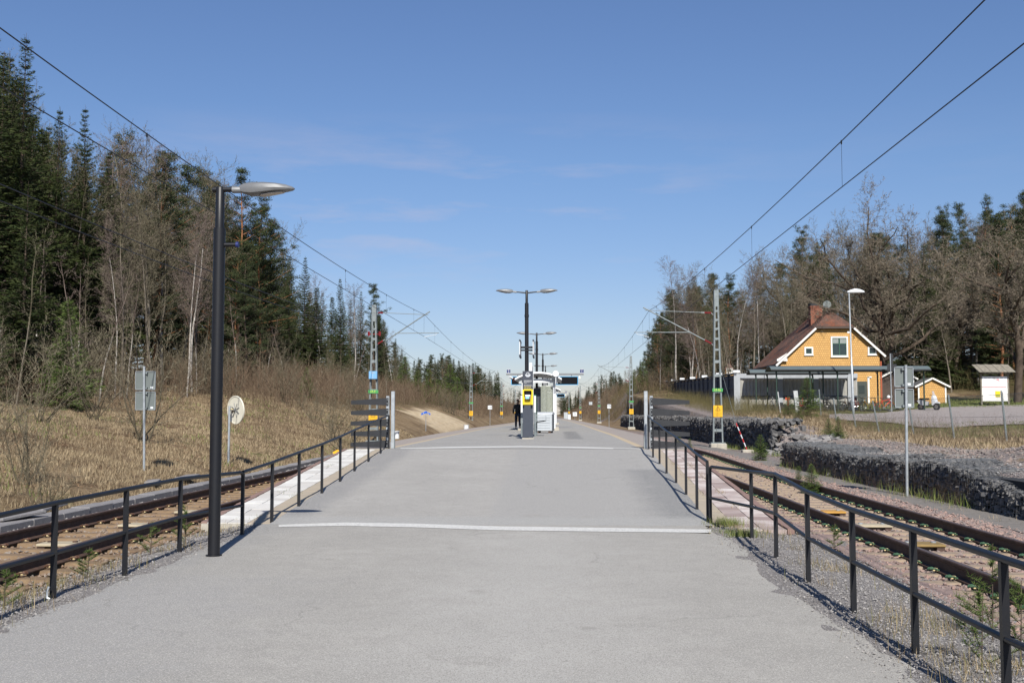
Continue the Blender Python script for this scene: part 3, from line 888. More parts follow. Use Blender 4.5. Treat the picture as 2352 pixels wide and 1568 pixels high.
# ------------------------------------------------------------------ railings
def railing(name, label, posts, mids=None, ends=(False, False), foot_extra=()):
    """posts: list of (base Vector, top z); mids: list of z of the mid rail at each post"""
    o = posts[0][0]
    t = thing(name, label, 'railing', o)
    top = [Vector((b.x, b.y, z)) - o for b, z in posts]
    for (b, z) in posts:
        mb = MB(); mb.bar(b - o - Vector((0, 0, .12)), Vector((b.x, b.y, z - .015)) - o, .044)
        mb.build('post', M_black, t)
    pts = list(top)
    if ends[0]:
        d = (top[1] - top[0]).normalized()
        pts = [top[0] + Vector((0, 0, -.16)), top[0] + Vector((0, 0, -.06)), top[0] + d * .03 + Vector((0, 0, -.015)), top[0] + d * .09] + pts[1:]
    if ends[1]:
        d = (top[-2] - top[-1]).normalized()
        pts = pts[:-1] + [top[-1] + d * .09, top[-1] + d * .03 + Vector((0, 0, -.015)), top[-1] + Vector((0, 0, -.06)), top[-1] + Vector((0, 0, -.16))]
    mb = MB(); mb.tube(pts, .024, 10); mb.build('handrail', M_black, t, smooth=True)
    if mids:
        mb = MB(); mb.tube([Vector((b.x, b.y, z)) - o for (b, _), z in zip(posts, mids)], .021, 10)
        mb.build('mid_rail', M_black, t, smooth=True)
    return t
def level(bases, tops, mids, extra, h=.86, hm=.45):
    P, Mz = [], []
    for (bx, by), (tx, ty), (mx, my) in zip(bases, tops, mids):
        b = G(bx, by, -.0)
        P.append((b, W(tx, ty, b.y).z)); Mz.append(W(mx, my, b.y).z)
    for (x, y) in extra:
        P.append((Vector((x, y, 0)), h)); Mz.append(hm)
    return P, Mz
P, Mz = level([(556, 1228), (412, 1267), (286, 1322), (121, 1376)], [(556, 1084), (412, 1099), (286, 1123), (120, 1155)],
              [(556, 1160), (412, 1187), (286, 1222), (120, 1270)], [(-4.52, 8.1), (-4.52, 6.2), (-4.52, 4.3), (-4.52, 2.4)])
railing('railing', 'black railing with a mid rail along the left track, in front of the ramp', P, Mz, (True, False))
P, Mz = level([(1632, 1206), (1727, 1236), (1783, 1281), (1857, 1336), (1961, 1405), (2103, 1499), (2314, 1636)],
              [(1632, 1071), (1727, 1083), (1783, 1088), (1857, 1129), (1961, 1170), (2103, 1215), (2306, 1283)],
              [(1632, 1143), (1727, 1163), (1783, 1179), (1857, 1235), (1961, 1289), (2103, 1362), (2311, 1466)], [(2.55, 4.1), (2.55, 2.3)], .865, .47)
railing('railing', 'black railing with a mid rail along the right track, running into the foreground', P, Mz, (True, False))
lb = [(624, 1201), (686, 1165), (739, 1135), (781, 1108), (814, 1084), (846, 1062), (874, 1043), (893, 1031)]
P = [(GR(*p), GR(*p).z + .93) for p in lb]
P = [(Vector((624 and P[0][0].x - .03, P[0][0].y - .55, 0)), .90)] + P
railing('ramp_railing', 'black railing of thin uprights climbing the left edge of the ramp', P[1:] , None, (False, True))
mb = MB()
a_ = W(558, 1083.5, G(556, 1228).y + .02); b_ = Vector((P[1][0].x, P[1][0].y, P[1][1]))
o = mb.tube([b_, a_], .024, 8).build('handrail', M_black, smooth=True)
o.parent = [x for x in bpy.data.objects if x.name.startswith('ramp_railing')][0]; o.location = -o.parent.location
rb = [(1626, 1200), (1601, 1172), (1576, 1138), (1553, 1111), (1531, 1089), (1515, 1067), (1500, 1052), (1489, 1033)]
P = [(GR(*p), GR(*p).z + .93) for p in rb]
railing('ramp_railing', 'black railing of thin uprights climbing the right edge of the ramp', P, None, (False, True))
# a blue-grey plastic clip at the foot of one post
p = G(121, 1378)
mb = MB(); mb.tube([(-.02, -.04, .10), (-.035, -.045, .06), (-.03, -.05, .0), (.0, -.05, -.01)], .012, 6)
tag(mb.build('cable_end', M_ltblue if False else M_galv, None, (p.x, p.y, 0.03), smooth=True), 'short pale plastic cable end at the foot of the left railing post', 'cable')

# ------------------------------------------------------------------ slatted end screens beside the top of the ramp
def end_screen(px0, px1, sgn, label, name='end_screen'):
    Y = 30.1
    a = W(px0, 1030, Y)
    t = thing(name, label, 'barrier', (a.x, Y, RZ), 0, 'slatted end screens at the top of the ramp')
    w = abs(W(px1, 1030, Y).x - a.x)
    mb = MB(); mb.bbox((0, 0, .79), (.10, .10, 1.62), .01); mb.build('post', M_galv, t)
    mb = MB(); mb.bbox((sgn * .155, .06, .72), (.09, .06, 1.50), .008); mb.build('post', M_galv, t)
    mb = MB(); mb.prism([(-.04 * sgn, -.06, 0), (-.06 * sgn, -.06, .0), (-.06 * sgn, -.06, .45)], (0, .1, 0)); mb.build('bracket', M_galvd, t)
    z = 1.42
    for k in range(5):
        mb = MB()
        h0, h1 = .21, .105
        x0, x1 = sgn * .13, sgn * w
        mb.prism([(x0, .0, z), (x1, .0, z - .075), (x1, .0, z - .075 - h1), (x0, .0, z - h0)], (0, .025, 0))
        mb.build('slat', M_dkboard, t)
        mb = MB()
        for zz in (z - .05, z - .16): mb.disc((sgn * .16, -.008, zz), .012, (0, 1, 0), .012, 8)
        mb.build('bolt', M_galv, t)
        z -= .292
end_screen(902, 805, -1, 'galvanised post with five tapering dark slats, left of the ramp top')
end_screen(1484, 1585, 1, 'galvanised post with five tapering dark slats, right of the ramp top')

# ------------------------------------------------------------------ lamps
def lamp_head(parent, base, s, tilt=0.0, L=.66):
    """shallow shell with lens; s = +1/-1 direction along x"""
    t = link('lamp_head', bpy.data.meshes.new('lamp_head'), parent, base)
    st = [(0, .035, .05, -.03), (.06, .06, .075, -.06), (.16, .11, .085, -.085), (.30, .13, .085, -.07), (.45, .125, .072, -.045), (.57, .095, .052, -.03), (.64, .05, .028, -.02), (L, .008, .008, -.006)]
    n = 12; vs, fs, mi = [], [], []
    for (x, w, zt, zb) in st:
        for k in range(n):
            a = 2 * math.pi * k / n
            c, q = math.cos(a), math.sin(a)
            z = (zt * q ** .8 if q >= 0 else zb * (-q) ** .6) if q else 0
            vs.append((s * x, w * c, z + x * tilt))
    for i in range(len(st) - 1):
        for k in range(n):
            fs.append((i * n + k, i * n + (k + 1) % n, (i + 1) * n + (k + 1) % n, (i + 1) * n + k))
    fs += [tuple(range(n)), tuple(range((len(st) - 1) * n, len(st) * n))]
    bpy.data.objects.remove(t)
    mb = MB(); mb.add(vs, fs)
    h = mb.build('lamp_head', M_alu, parent, base, smooth=True)
    mb = MB()
    zz = lambda x: np.interp(x, [q[0] for q in st], [q[3] for q in st]) + x * tilt - .004
    pts = [(.24, 0), (.28, .075), (.42, .08), (.52, .055), (.565, 0), (.52, -.055), (.42, -.08), (.28, -.075)]
    mb.prism([(s * x, y, float(zz(x)) + .004) for x, y in pts], (0, 0, -.008))
    mb.build('lens', M_lens, h)
    return h
def lamp_post(name, label, loc, h, double, group=None, base_r=.07, twist=0):
    t = thing(name, label, 'lamp post', loc, twist, group)
    mb = MB(); mb.tube([(0, 0, -.05), (0, 0, h - .52)], base_r, 16); mb.tube([(0, 0, h - .52), (0, 0, h - .50)], base_r * .96, 16)
    mb.build('pole', M_black, t, smooth=True)
    mb = MB(); mb.tube([(0, 0, h - .55), (0, 0, h - .01), (0, 0, h)], [.052, .052, .045], 14)
    mb.build('pole_top', M_black, t, smooth=True)
    mb = MB(); mb.disc((0, 0, .005), base_r * 1.35, (0, 0, 1), .02, 16); mb.build('base_plate', M_black, t)
    return t
p = G(491, 1280, 0)
LH = W(505, 430, p.y).z - .02
t = lamp_post('lamp_post', 'tall black lamp post with one grey head, standing in the left foreground', (p.x, p.y, .02), LH, False)
mb = MB(); mb.tube([(-.10, 0, LH - .03), (-.085, 0, LH - .03), (.16, 0, LH - .03)], [.012, .033, .033], 12); mb.build('arm', M_black, t, smooth=True)
mb = MB(); mb.tube([(.15, 0, LH - .035), (.25, 0, LH - .035), (.27, 0, LH - .03)], [.042, .042, .03], 12); mb.build('spigot', M_alu, t, smooth=True)
lamp_head(t, (.235, 0, LH - .03), 1, 0.0, .67)
mb = MB(); mb.tube([(.06, 0, LH - .70), (.20, 0, LH - .70)], .027, 10); mb.build('bracket', M_black, t, smooth=True)
mb = MB(); mb.tube([(.205, 0, LH - .70), (.235, 0, LH - .70)], .036, 10); mb.build('bracket_cap', M_navy, t, smooth=True)

def double_lamp(loc, label, h=5.75, signs=False):
    t = lamp_post('lamp_post', label, loc, h, True, 'double headed lamp posts along the platform', .075)
    for s in (-1, 1):
        mb = MB(); mb.tube([(s * .03, 0, h - .10), (s * .30, 0, h - .07), (s * .52, 0, h - .055)], [.030, .026, .024], 8); mb.build('arm', M_black, t, smooth=True)
        mb = MB(); mb.tube([(s * .40, 0, h - .065), (s * .56, 0, h - .05)], .036, 8); mb.build('spigot', M_alu, t, smooth=True)
        lamp_head(t, (s * .53, 0, h - .04), s, .05, .68)
    mb = MB(); mb.disc((0, 0, h - 1.0), .088, (0, 0, 1), .10, 14); mb.build('collar', M_black, t)
    return t
LX = [(1210, 42.3), (1233, 64.9), (1247, 87.4), (1253, 110.0), (1257, 132.5)]
names = ['black double lamp post rising behind the yellow ticket pillar', 'second double lamp post of the row, in front of the shelter glass',
         'third double lamp post of the row, behind the white shelter roof', 'fourth double lamp post of the row, small and far off', 'farthest double lamp post of the row']
for i, (px, Y) in enumerate(LX):
    p = W(px, 948, Y)
    double_lamp((p.x, Y, ZP), names[i])
# name boards seen edge-on, clamped to the first lamp post
p = W(1210, 948, 42.3)
t = thing('name_board_pair', 'pair of slim name boards seen edge-on, clamped to the nearest double lamp post', 'sign', (p.x, 42.3, ZP))
z0, z1 = W(0, 823, 42.3).z - ZP, W(0, 784.5, 42.3).z - ZP
for s in (-1, 1):
    mb = MB(); mb.bbox((s * .26, .25, (z0 + z1) / 2), (.035, 1.5, z1 - z0 - .16), .008); mb.build('board', M_white, t)
    mb = MB(); mb.box((s * .26, .25, z1 - .04), (.05, 1.5, .08)); mb.box((s * .26, .25, z0 + .04), (.05, 1.5, .08)); mb.build('frame', M_dgrey, t)
mb = MB(); mb.box((0, -.09, (z0 + z1) / 2 + .05), (.50, .04, .08)); mb.box((0, -.09, (z0 + z1) / 2 - .06), (.50, .04, .06)); mb.build('clamp', M_black, t)

# ------------------------------------------------------------------ overhead line: masts, cantilevers, wires
def mast(X, Y, zb, ht, reach, side, label, d, extra=None):
    """side: +1 mast stands right of its track (arm goes left)"""
    t = thing('catenary_mast', label, 'catenary mast', (X, Y, zb), 0, 'lattice masts carrying the overhead line')
    wb, wt = .23, .075
    def hw(z): return wb + (wt - wb) * min(1, z / (ht - .9))
    for s in (-1, 1):
        mb = MB()
        zs = [.34, ht - .9, ht]
        for dy in (-.11, .11):
            for za, zb_ in zip(zs[:-1], zs[1:]):
                mb.bar((s * hw(za), dy, za), (s * hw(zb_), dy, zb_), .055, .02)
        mb.bar((s * (hw(0) + .03), 0, .34), (s * (hw(ht) + .03), 0, ht), .012, .24)
        mb.build('leg', M_galvd, t)
    mb = MB()
    for z in (.95, 1.9, 2.9, 3.7, 4.4, 5.0, 5.55, 6.05, 6.5, 6.95):
        if z < ht - .1:
            for dy in (-.12, .12): mb.box((0, dy, z), (2 * hw(z) + .05, .015, .14 if z < 5 else .10))
    mb.box((0, 0, ht - .42), (2 * wt + .05, .235, .84))
    mb.build('batten', M_galvd, t)
    mb = MB(); mb.bbox((0, 0, -.0), (.80, .8, .60), .04); mb.build('foundation', M_conc, t)
    mb = MB(); mb.box((0, 0, .325), (.72, .45, .04)); mb.build('base_plate', M_galvd, t)
    # signs
    mb = MB(); mb.bbox((0, -.15, d['warn']), (.46, .02, .58), .004); w = mb.build('warning_sign', M_warn, t)
    mb = MB(); z = d['warn'] + .13
    tri = [(-.12, -.162, z - .10), (.12, -.162, z - .10), (0, -.162, z + .12)]
    for a, b in ((0, 1), (1, 2), (2, 0)): mb.bar(tri[a], tri[b], .012, .018)
    mb.bar((.012, -.162, z + .05), (-.015, -.162, z - .01), .01, .012); mb.bar((-.015, -.162, z - .01), (.012, -.162, z - .02), .01, .012); mb.bar((.012, -.162, z - .02), (-.01, -.162, z - .075), .01, .012)
    mb.build('lightning_triangle', M_dktext, w)
    mb = MB()
    for k, ww in enumerate((.34, .36, .2, .34)): mb.box((0, -.162, d['warn'] - .06 - k * .052 - .01), (ww, .004, .014))
    mb.build('small_print', mat('faded print', (.35, .2, .01), .6), w)
    mb = MB(); mb.bbox((0, -.15, d['plate']), (.52, .02, .17), .004); g_ = mb.build('number_plate', M_greens, t)
    if d.get('text'): text_mesh(d['text'], .15, 'lettering', M_lime, g_, (-.02, -.165, d['plate']))
    # cantilever
    f = -side
    zt, zd = d['zt'], d['zd']
    r = reach
    c = link('cantilever', bpy.data.meshes.new('x'), t); bpy.data.objects.remove(c)
    mb = MB()
    zm = d['zm']
    mb.tube([(f * .55, 0, zt + (zm - zt) * .16), (f * (r + .2), 0, zm + .01)], .018, 6)
    mb.tube([(f * .62, 0, zd + (zm - zd) * .18), (f * r, 0, zm), (f * (r + .28), 0, zm + (zm - zd) * .28 / r)], .030, 8)
    zr = d['zr']
    xr = r * (zr - zd) / (zm - zd)
    mb.tube([(f * xr, 0, zr), (f * (r + .75), 0, zr + .01)], .022, 6)
    c = mb.build('cantilever_arm', M_galvd, t, smooth=True)
    mb = MB()
    mb.tube([(f * (r + .62), 0, zr - .01), (f * (r + .60), 0, zr - .09), (f * (r + .3), 0, zr - .13), (f * r, 0, d['zc'] + .02)], .012, 6)
    mb.build('steady_arm', M_white, c, smooth=True)
    for (za, zb2) in ((zt, zm), (zd, zm)):
        k = lambda u: (f * r * u, 0, za + (zb2 - za) * u)
        mb = MB(); pts = [k(.075 + .1 * i / 14) for i in range(15)]
        mb.tube(pts, [.045 if i % 2 else .03 for i in range(15)], 8); mb.build('insulator', M_red, c)
        mb = MB(); mb.tube([(f * .12, 0, za - (.12 if za == zt else 0)), k(.075)], .018, 6); mb.tube([k(.175), k(.22)], .022, 6); mb.build('fitting', M_galv, c)
    mb = MB(); mb.tube([(f * (r - .02), 0, zm - .02), (f * (r - .02), 0, zr)], .004, 4); mb.build('dropper', M_wire, c)
    return t
# right: first mast beside the ramp top, then away along the line
dR = dict(warn=0, plate=0, zt=6.85, zd=5.17, zm=7.0, zr=5.88, zc=5.62)
def mk(px, Y, zb, side, reach, label, ht, warn, plate, text=None, **k):
    X = W(px, 948, Y).x
    d = dict(dR); d.update(k); d['warn'] = warn; d['plate'] = plate; d['text'] = text
    return mast(X, Y, zb, ht, reach, side, label, d), X
def rel(py, Y, zb): return W(1278, py, Y).z - zb
MR = []
zb = -.12
_, X1 = mk(1648, 55.2, zb, 1, 3.4, 'large lattice mast on the right, between the ramp railing and the stone wall', rel(668, 55.2, zb), rel(944, 55.2, zb), rel(896, 55.2, zb), '17-7a')
MR.append((X1 - 3.4, 55.2))
for px, Y, lab in ((1450, 121, 'second lattice mast of the right track, in front of the far stone wall end'), (1376, 190, 'third lattice mast of the right track, beside the grassy rock slope'),
                   (1333, 252, 'fourth lattice mast of the right track, small'), (1307, 337, 'farthest lattice mast of the right track, near the white cabinet')):
    _, X = mk(px, Y, -.15, 1, 3.4, lab, 8.15, 2.0, 3.1)
    MR.append((X - 3.4, Y))
ML = []
zb = -.05
kL = dict(zt=rel(716, 55.7, zb), zd=rel(794, 55.7, zb), zm=rel(722, 55.7, zb), zr=rel(764, 55.7, zb), zc=rel(774, 55.7, zb))
tL, X1 = mk(858, 55.7, zb, -1, 2.6, 'large lattice mast on the left with a light blue cabinet, behind the dark slats', rel(699, 55.7, zb), rel(958, 55.7, zb), rel(899, 55.7, zb), '17-7', **kL)
ML.append((X1 + 2.6, 55.7))
mb = MB(); mb.bbox((0, -.22, rel(861, 55.7, zb)), (.42, .2, .40), .01); cb_ = mb.build('cabinet', M_ltblue, tL)
mb = MB(); mb.box((0, -.325, rel(861, 55.7, zb)), (.015, .01, .36)); mb.box((0, -.325, rel(856, 55.7, zb)), (.22, .01, .025)); mb.build('door_seam', M_lgrey, cb_)
for px, Y, lab in ((1082, 130, 'second lattice mast of the left track, by the reddish bushes'), (1152, 192, 'third lattice mast of the left track, near the 110 sign'), (1184, 262, 'farthest lattice mast of the left track, beside the walking man')):
    _, X = mk(px, Y, -.1, -1, 2.6, lab, 7.4, 1.75, 3.0, zt=6.55, zd=4.9, zm=6.65, zr=5.6, zc=5.35)
    ML.append((X + 2.6, Y))
def overhead(label, pts, zc, zm0, sag, span0, droppers):
    """pts: support points (x, y); contact wire straight, messenger sagging"""
    t = thing('overhead_line', label, 'overhead wires', (0, 0, 0), 0, 'overhead contact lines above the tracks')
    mb = MB(); mb.tube([(x, y, zc) for x, y in pts], .0085, 5); mb.build('contact_wire', M_wire, t)
    mb = MB(); P = []
    md = MB(); dl = []
    for i in range(len(pts) - 1):
        (xa, ya), (xb, yb) = pts[i], pts[i + 1]
        n = 16
        for k in range(n + (i == len(pts) - 2)):
            u = k / n
            P.append((xa + (xb - xa) * u, ya + (yb - ya) * u, zm0 - sag * (1 - (2 * u - 1) ** 2)))
        nd = droppers
        for k in range(nd):
            u = (k + .5) / nd
            dl.append((xa + (xb - xa) * u, ya + (yb - ya) * u, zm0 - sag * (1 - (2 * u - 1) ** 2)))
    mb.tube(P, .0095, 5); mb.build('messenger_wire', M_wire, t)
    for (x, y, z) in dl:
        if y < 2 or y > 200: continue
        md = MB(); md.tube([(x, y, z), (x, y, zc)], .003, 4); md.bar((x, y, z - .05), (x, y, z + .02), .02); md.build('dropper', M_wire, t)
overhead('overhead wires above the right track, rising to the upper right corner', [(4.75, -11)] + MR, 5.42, 6.85, .68, 66, 8)
overhead('overhead wires above the left track, rising to the upper left corner', [(-6.64, -4)] + ML, 5.62, 6.76, .55, 60, 7)
# two feeder cables hung on the left masts
t = thing('feeder_cables', 'pair of thin dark feeder cables hanging along the left masts before the forest', 'overhead cables', (0, 0, 0))
for dx, dz in ((-.28, 0), (.28, .05)):
    P = []
    pts = [(-9.25, -4, 5.72), (ML[0][0] - 2.6, 55.7, 5.84), (ML[1][0] - 2.6, 130, 5.3), (ML[2][0] - 2.6, 192, 5.3)]
    for i in range(3):
        for k in range(13):
            u = k / 12; a, b = pts[i], pts[i + 1]
            P.append((a[0] + (b[0] - a[0]) * u + dx, a[1] + (b[1] - a[1]) * u, a[2] + (b[2] - a[2]) * u + dz - (.9 if i else .45) * (1 - (2 * u - 1) ** 2)))
    mb = MB(); mb.tube(P, .011, 5); mb.build('cable', M_wire, t)
mb = MB(); mb.bar((-.34, 0, rel(766, 55.7, -.05)), (.34, 0, rel(766, 55.7, -.05)), .04)
for dx in (-.28, .28): mb.tube([(dx, 0, rel(770, 55.7, -.05)), (dx, 0, rel(760, 55.7, -.05))], .06, 8)
mb.build('insulator_bracket', M_red, tL)
# striped guy rod of the large right mast
a = W(1720, 1037, 52.0); b = Vector((X1, 52, 3))
p0 = W(1717, 1036, 48.8); p1 = W(1691, 972, 51.5); p2 = Vector((W(1651, 830, 55.0)))
t = thing('guy_wire', 'thin slanting guy wire with striped foot, right of the large mast', 'guy wire', p0)
mb = MB(); mb.tube([p1 - p0, p2 - p0], .007, 5); mb.build('cable', M_galvd, t)
for k in range(7):
    u0, u1 = k / 7, (k + 1) / 7
    mb = MB(); mb.tube([(p1 - p0) * u0, (p1 - p0) * u1], .025, 8); mb.build('stripe', M_white if k % 2 else M_redp, t)
mb = MB(); mb.bbox((0, 0, -.1), (.5, .5, .35), .03); mb.build('anchor_block', M_conc, t)

# ------------------------------------------------------------------ information pillar with yellow ticket reader
def SP(px, py, Y, loc): return W(px, py, Y) - Vector(loc)
Y = 41.0; c0 = W(1212.6, 1008, Y)
loc = (c0.x, Y, ZP)
t = thing('ticket_pillar', 'slate grey pillar with round emblem, small print and a yellow ticket reader', 'ticket pillar', loc)
hp = W(1212, 852, Y).z - ZP
mb = MB(); mb.bbox((0, 0, hp / 2 + .03), (.395, .14, hp - .06), .006); mb.build('body', M_dgrey, t)
mb = MB(); mb.bbox((0, 0, .015), (.44, .26, .06), .01); mb.build('foot', M_conc, t)
mb = MB(); mb.box((.203, 0, hp / 2 + .5), (.012, .15, hp - 1.0)); mb.build('edge_strip', M_white, t)
ez = W(0, 861.5, Y).z - ZP
mb = MB()
em = mat('pale emblem', (.5, .53, .56), .5)
mb.disc((0, -.076, ez + .02), .062, (0, 1, 0), .004, 24, .043)
pts = [(-.105, ez + .0), (-.063, ez + .0)] + [(.063 * math.cos(a), ez + .018 + .063 * math.sin(a)) for a in [math.pi + i * math.pi / 10 for i in range(11)]] + [(.063, ez), (.105, ez)] + \
      [(.105 * math.cos(-a), ez - .0 + .10 * math.sin(-a)) for a in [i * math.pi / 14 for i in range(1, 14)]]
half = [(.105 * math.cos(a), ez - .1 * math.sin(a)) for a in [i * math.pi / 12 for i in range(13)]]
inner = [(.066 * math.cos(a), ez + .01 - .055 * math.sin(a)) for a in [i * math.pi / 12 for i in range(13)]]
for i in range(12):
    mb.prism([(half[i][0], -.074, half[i][1]), (half[i + 1][0], -.074, half[i + 1][1]), (inner[i + 1][0], -.074, inner[i + 1][1]), (inner[i][0], -.074, inner[i][1])], (0, -.004, 0))
mb.build('emblem', em, t)
text_mesh('14', .07, 'lettering', em, t, (0, -.078, ez + .02))
z = W(0, 875.5, Y).z - ZP
for k in range(14):
    yl = k >= 7
    ws = [.27, .28, .23, .09, 0, .28, .29, .24, .25, .26, .27, .24, .28, .06][k]
    if ws:
        mb = MB(); zz = z - k * .0345 * .92
        x = -.145
        while x < -.145 + ws:
            w_ = rnd.uniform(.015, .05); mb.box((x + w_ / 2, -.0715, zz), (w_, .004, .024 if k in (0, 7) else .014)); x += w_ + .010
        mb.build('small_print', mat('yellowish print', (.42, .36, .12), .6) if yl else mat('pale print', (.45, .46, .48), .6), t)
# yellow reader
za, zb_ = W(0, 895, Y).z - ZP, W(0, 929.5, Y).z - ZP
rd = MB()
for s in (-1, 1): rd.prism([(s * .20, -.07, zb_), (s * .125, -.07, zb_), (s * .145, -.07, za - .12), (s * .13, -.07, za - .02), (s * .20, -.07, za)], (0, -.16, 0))
rd.box((0, -.15, za - .025), (.27, .16, .05))
rd = rd.build('reader_housing', M_yellow, t)
mb = MB(); mb.box((0, -.09, (za + zb_) / 2), (.30, .02, za - zb_)); mb.build('reader_recess', M_yellow2, rd)
mb = MB(); mb.bbox((0, -.16, za - .14), (.24, .14, .14), .02); mb.build('reader_hood', M_screen, rd)
mb = MB(); mb.bbox((0, -.20, za - .19), (.19, .03, .135), .008); mb.build('screen', M_scr_w, rd)
mb = MB(); mb.bbox((0, -.21, za - .315), (.215, .06, .12), .02); sc_ = mb.build('reader_unit', M_alu, rd)
mb = MB(); mb.box((-.015, -.245, za - .31), (.12, .01, .09)); mb.build('touch_screen', M_scr_b, sc_)

# green timetable stand behind it
Y = 42 + 3.4; c0 = W(1214, 1003, Y)
t = thing('timetable_stand', 'pair of long green notice boards on grey legs, seen edge-on behind the ticket pillar', 'notice board', (c0.x, Y, ZP))
for s, px in ((-1, 1198.5), (1, 1229)):
    x = W(px, 948, Y).x - c0.x
    mb = MB(); mb.bbox((x, 1.6, 1.12), (.07, 3.4, 1.10), .01); b_ = mb.build('board', M_greenp, t)
    mb = MB(); mb.box((x, -.11, 1.12), (.075, .02, 1.14)); mb.build('board_edge', M_white, b_)
    for yy in (-.1, 3.3):
        mb = MB(); mb.tube([(x, yy, 0), (x, yy, 1.0)], .04, 10); mb.build('leg', M_galvd, t, smooth=True)
mb = MB(); mb.box((0, 1.6, 1.72), (.6, 3.3, .03)); mb.build('top_cover', M_greenp, t)
# seat beside it
Y = 46.5; c0 = W(1241, 1000, Y)
t = thing('perching_seat', 'black perching seat with looped metal armrest beside the green boards', 'seat', (c0.x, Y, ZP))
w = .46
mb = MB(); mb.prism([(-.24, -.2, .55), (.24, -.2, .62), (.24, -.2, .66), (-.24, -.2, .60)], (0, 1.1, 0)); mb.build('seat', M_dkboard, t)
for yy in (-.2, .9):
    mb = MB(); mb.tube([(-.16, yy, .6), (-.17, yy, .84), (-.13, yy, .88), (.20, yy, .88), (.24, yy, .84), (.24, yy, .68), (.20, yy, .62)], .014, 6); mb.build('armrest', M_galv, t, smooth=True)
mb = MB(); mb.tube([(-.2, .35, 0), (-.2, .35, .58)], .04, 8); mb.build('leg', M_galvd, t, smooth=True)

# grit bin with rounded lid
Y = 53.2; c0 = W(1248, 990, Y)
t = thing('grit_bin', 'pale grey slatted grit bin with rounded lid on wooden feet, before the shelter', 'grit bin', (c0.x, Y, ZP), R(-9))
mb = MB(); mb.bbox((0, .35, .50), (.84, .72, .80), .01); mb.build('body', M_lgrey, t)
for k in range(6):
    mb = MB(); mb.bbox((-.03, -.02, .17 + k * .125), (.74, .02, .108), .006); mb.build('slat', M_lgrey, t)
for k in range(6):
    mb = MB(); mb.box((.425, .35, .17 + k * .125), (.02, .6, .105)); mb.build('side_slat', mat('mid grey plastic', (.17, .18, .19), .6), t)
mb = MB()
arc = [(.0 + .37 * math.cos(a) + .35, .90 + .12 * math.sin(a)) for a in [i * math.pi / 10 for i in range(11)]]
mb.prism([(-.44, y, z) for y, z in arc], (.89, 0, 0)); mb.build('lid', mat('bin lid', (.48, .50, .52), .5), t)
for x in (-.3, .3):
    mb = MB(); mb.box((x, .35, .045), (.12, .7, .09)); mb.build('foot', mat('dark brown wood', (.07, .035, .02), .8), t)

# ------------------------------------------------------------------ white weather shelters
def shelter(px0, px1, Y, Ln, label, inside=True, hr=3.2):
    xa, xb = W(px0, 948, Y).x, W(px1, 948, Y).x
    cx = (xa + xb) / 2; w = (xb - xa) / 2
    t = thing('platform_shelter', label, 'shelter', (cx, Y, ZP), 0, 'white shelters on the platform')
    for s in (-1, 1):
        for yy in (0, Ln / 2, Ln):
            mb = MB(); mb.bbox((s * w, yy, 1.45), (.13, .16, 2.9), .012); mb.build('post', M_white, t)
        for yy in (0, Ln):
            mb = MB(); mb.bbox((s * (w + .06), yy, .05), (.42, .3, .14), .02); mb.build('footing', M_conc, t)
    # curved roof
    n = 12; ro = w + .42
    pr = []
    for i in range(n + 1):
        x = -ro + 2 * ro * i / n
        pr.append((x, 3.25 - .36 * (abs(x) / ro) ** 2.2))
    mb = MB()
    mb.prism([(x, -.5, z) for x, z in pr] + [(x, -.5, z - .10) for x, z in reversed(pr)], (0, Ln + 1.0, 0))
    rf = mb.build('roof', M_white, t)
    for s in (-1, 1):
        mb = MB(); mb.box((s * (w + .12), -.2, 2.72), (.16, .1, .26)); mb.box((s * (w + .04), -.25, 2.88), (.5, .08, .1)); mb.build('eave_bracket', M_lgrey, rf)
    gl = mat('shelter glass', (.42, .45, .38), .06, spec=.6, alpha=.38)
    fr = M_white
    mb = MB(); mb.box((w - .02, Ln / 2, 1.45), (.012, Ln - .2, 2.1)); mb.build('glass_side', gl, t)
    mb = MB(); mb.box((-w + .02, Ln / 2, 1.45), (.012, Ln - .2, 2.1)); mb.build('glass_side', gl, t)
    mb = MB(); mb.box((w * .55, .1, 1.45), (w * .8, .012, 2.1)); mb.build('glass_end', gl, t)
    mb = MB(); mb.box((0, Ln - .05, 1.5), (2 * w - .1, .012, 2.2)); mb.build('glass_back', gl, t)
    for z in (.92, 1.02):
        mb = MB(); mb.box((w * .5, .08, z - .02), (w * .9, .02, .03)); mb.build('glass_band', M_cream, t)
    for yy in (.08, Ln * .33, Ln * .66):
        mb = MB(); mb.box((w - .02, yy, 1.5), (.05, .05, 2.3)); mb.build('mullion', M_alu, t)
    mb = MB(); mb.box((0, 0, 2.76), (2 * w, .1, .22)); mb.build('front_beam', M_white, t)
    if inside:
        mb = MB(); mb.bbox((-.08, .9, 1.18), (.42, .14, 2.36), .01); mb.build('info_panel', M_dgrey, t)
        mb = MB(); mb.box((w - .45, 2.5, 1.3), (.10, .1, 2.4)); mb.box((w - .72, 3.5, 1.3), (.12, .1, 2.4)); mb.build('inner_post', M_black, t)
        mb = MB(); mb.bbox((w * .2, 2.6, .45), (.5, 1.8, .06), .02); mb.build('bench', M_wood, t)
    return t
shelter(1200.5, 1273, 60.7, 6.2, 'white shelter with curved roof and glass sides, behind the grit bin')
shelter(1226, 1276.5, 90.5, 6.2, 'farther white shelter, half hidden behind the first one')
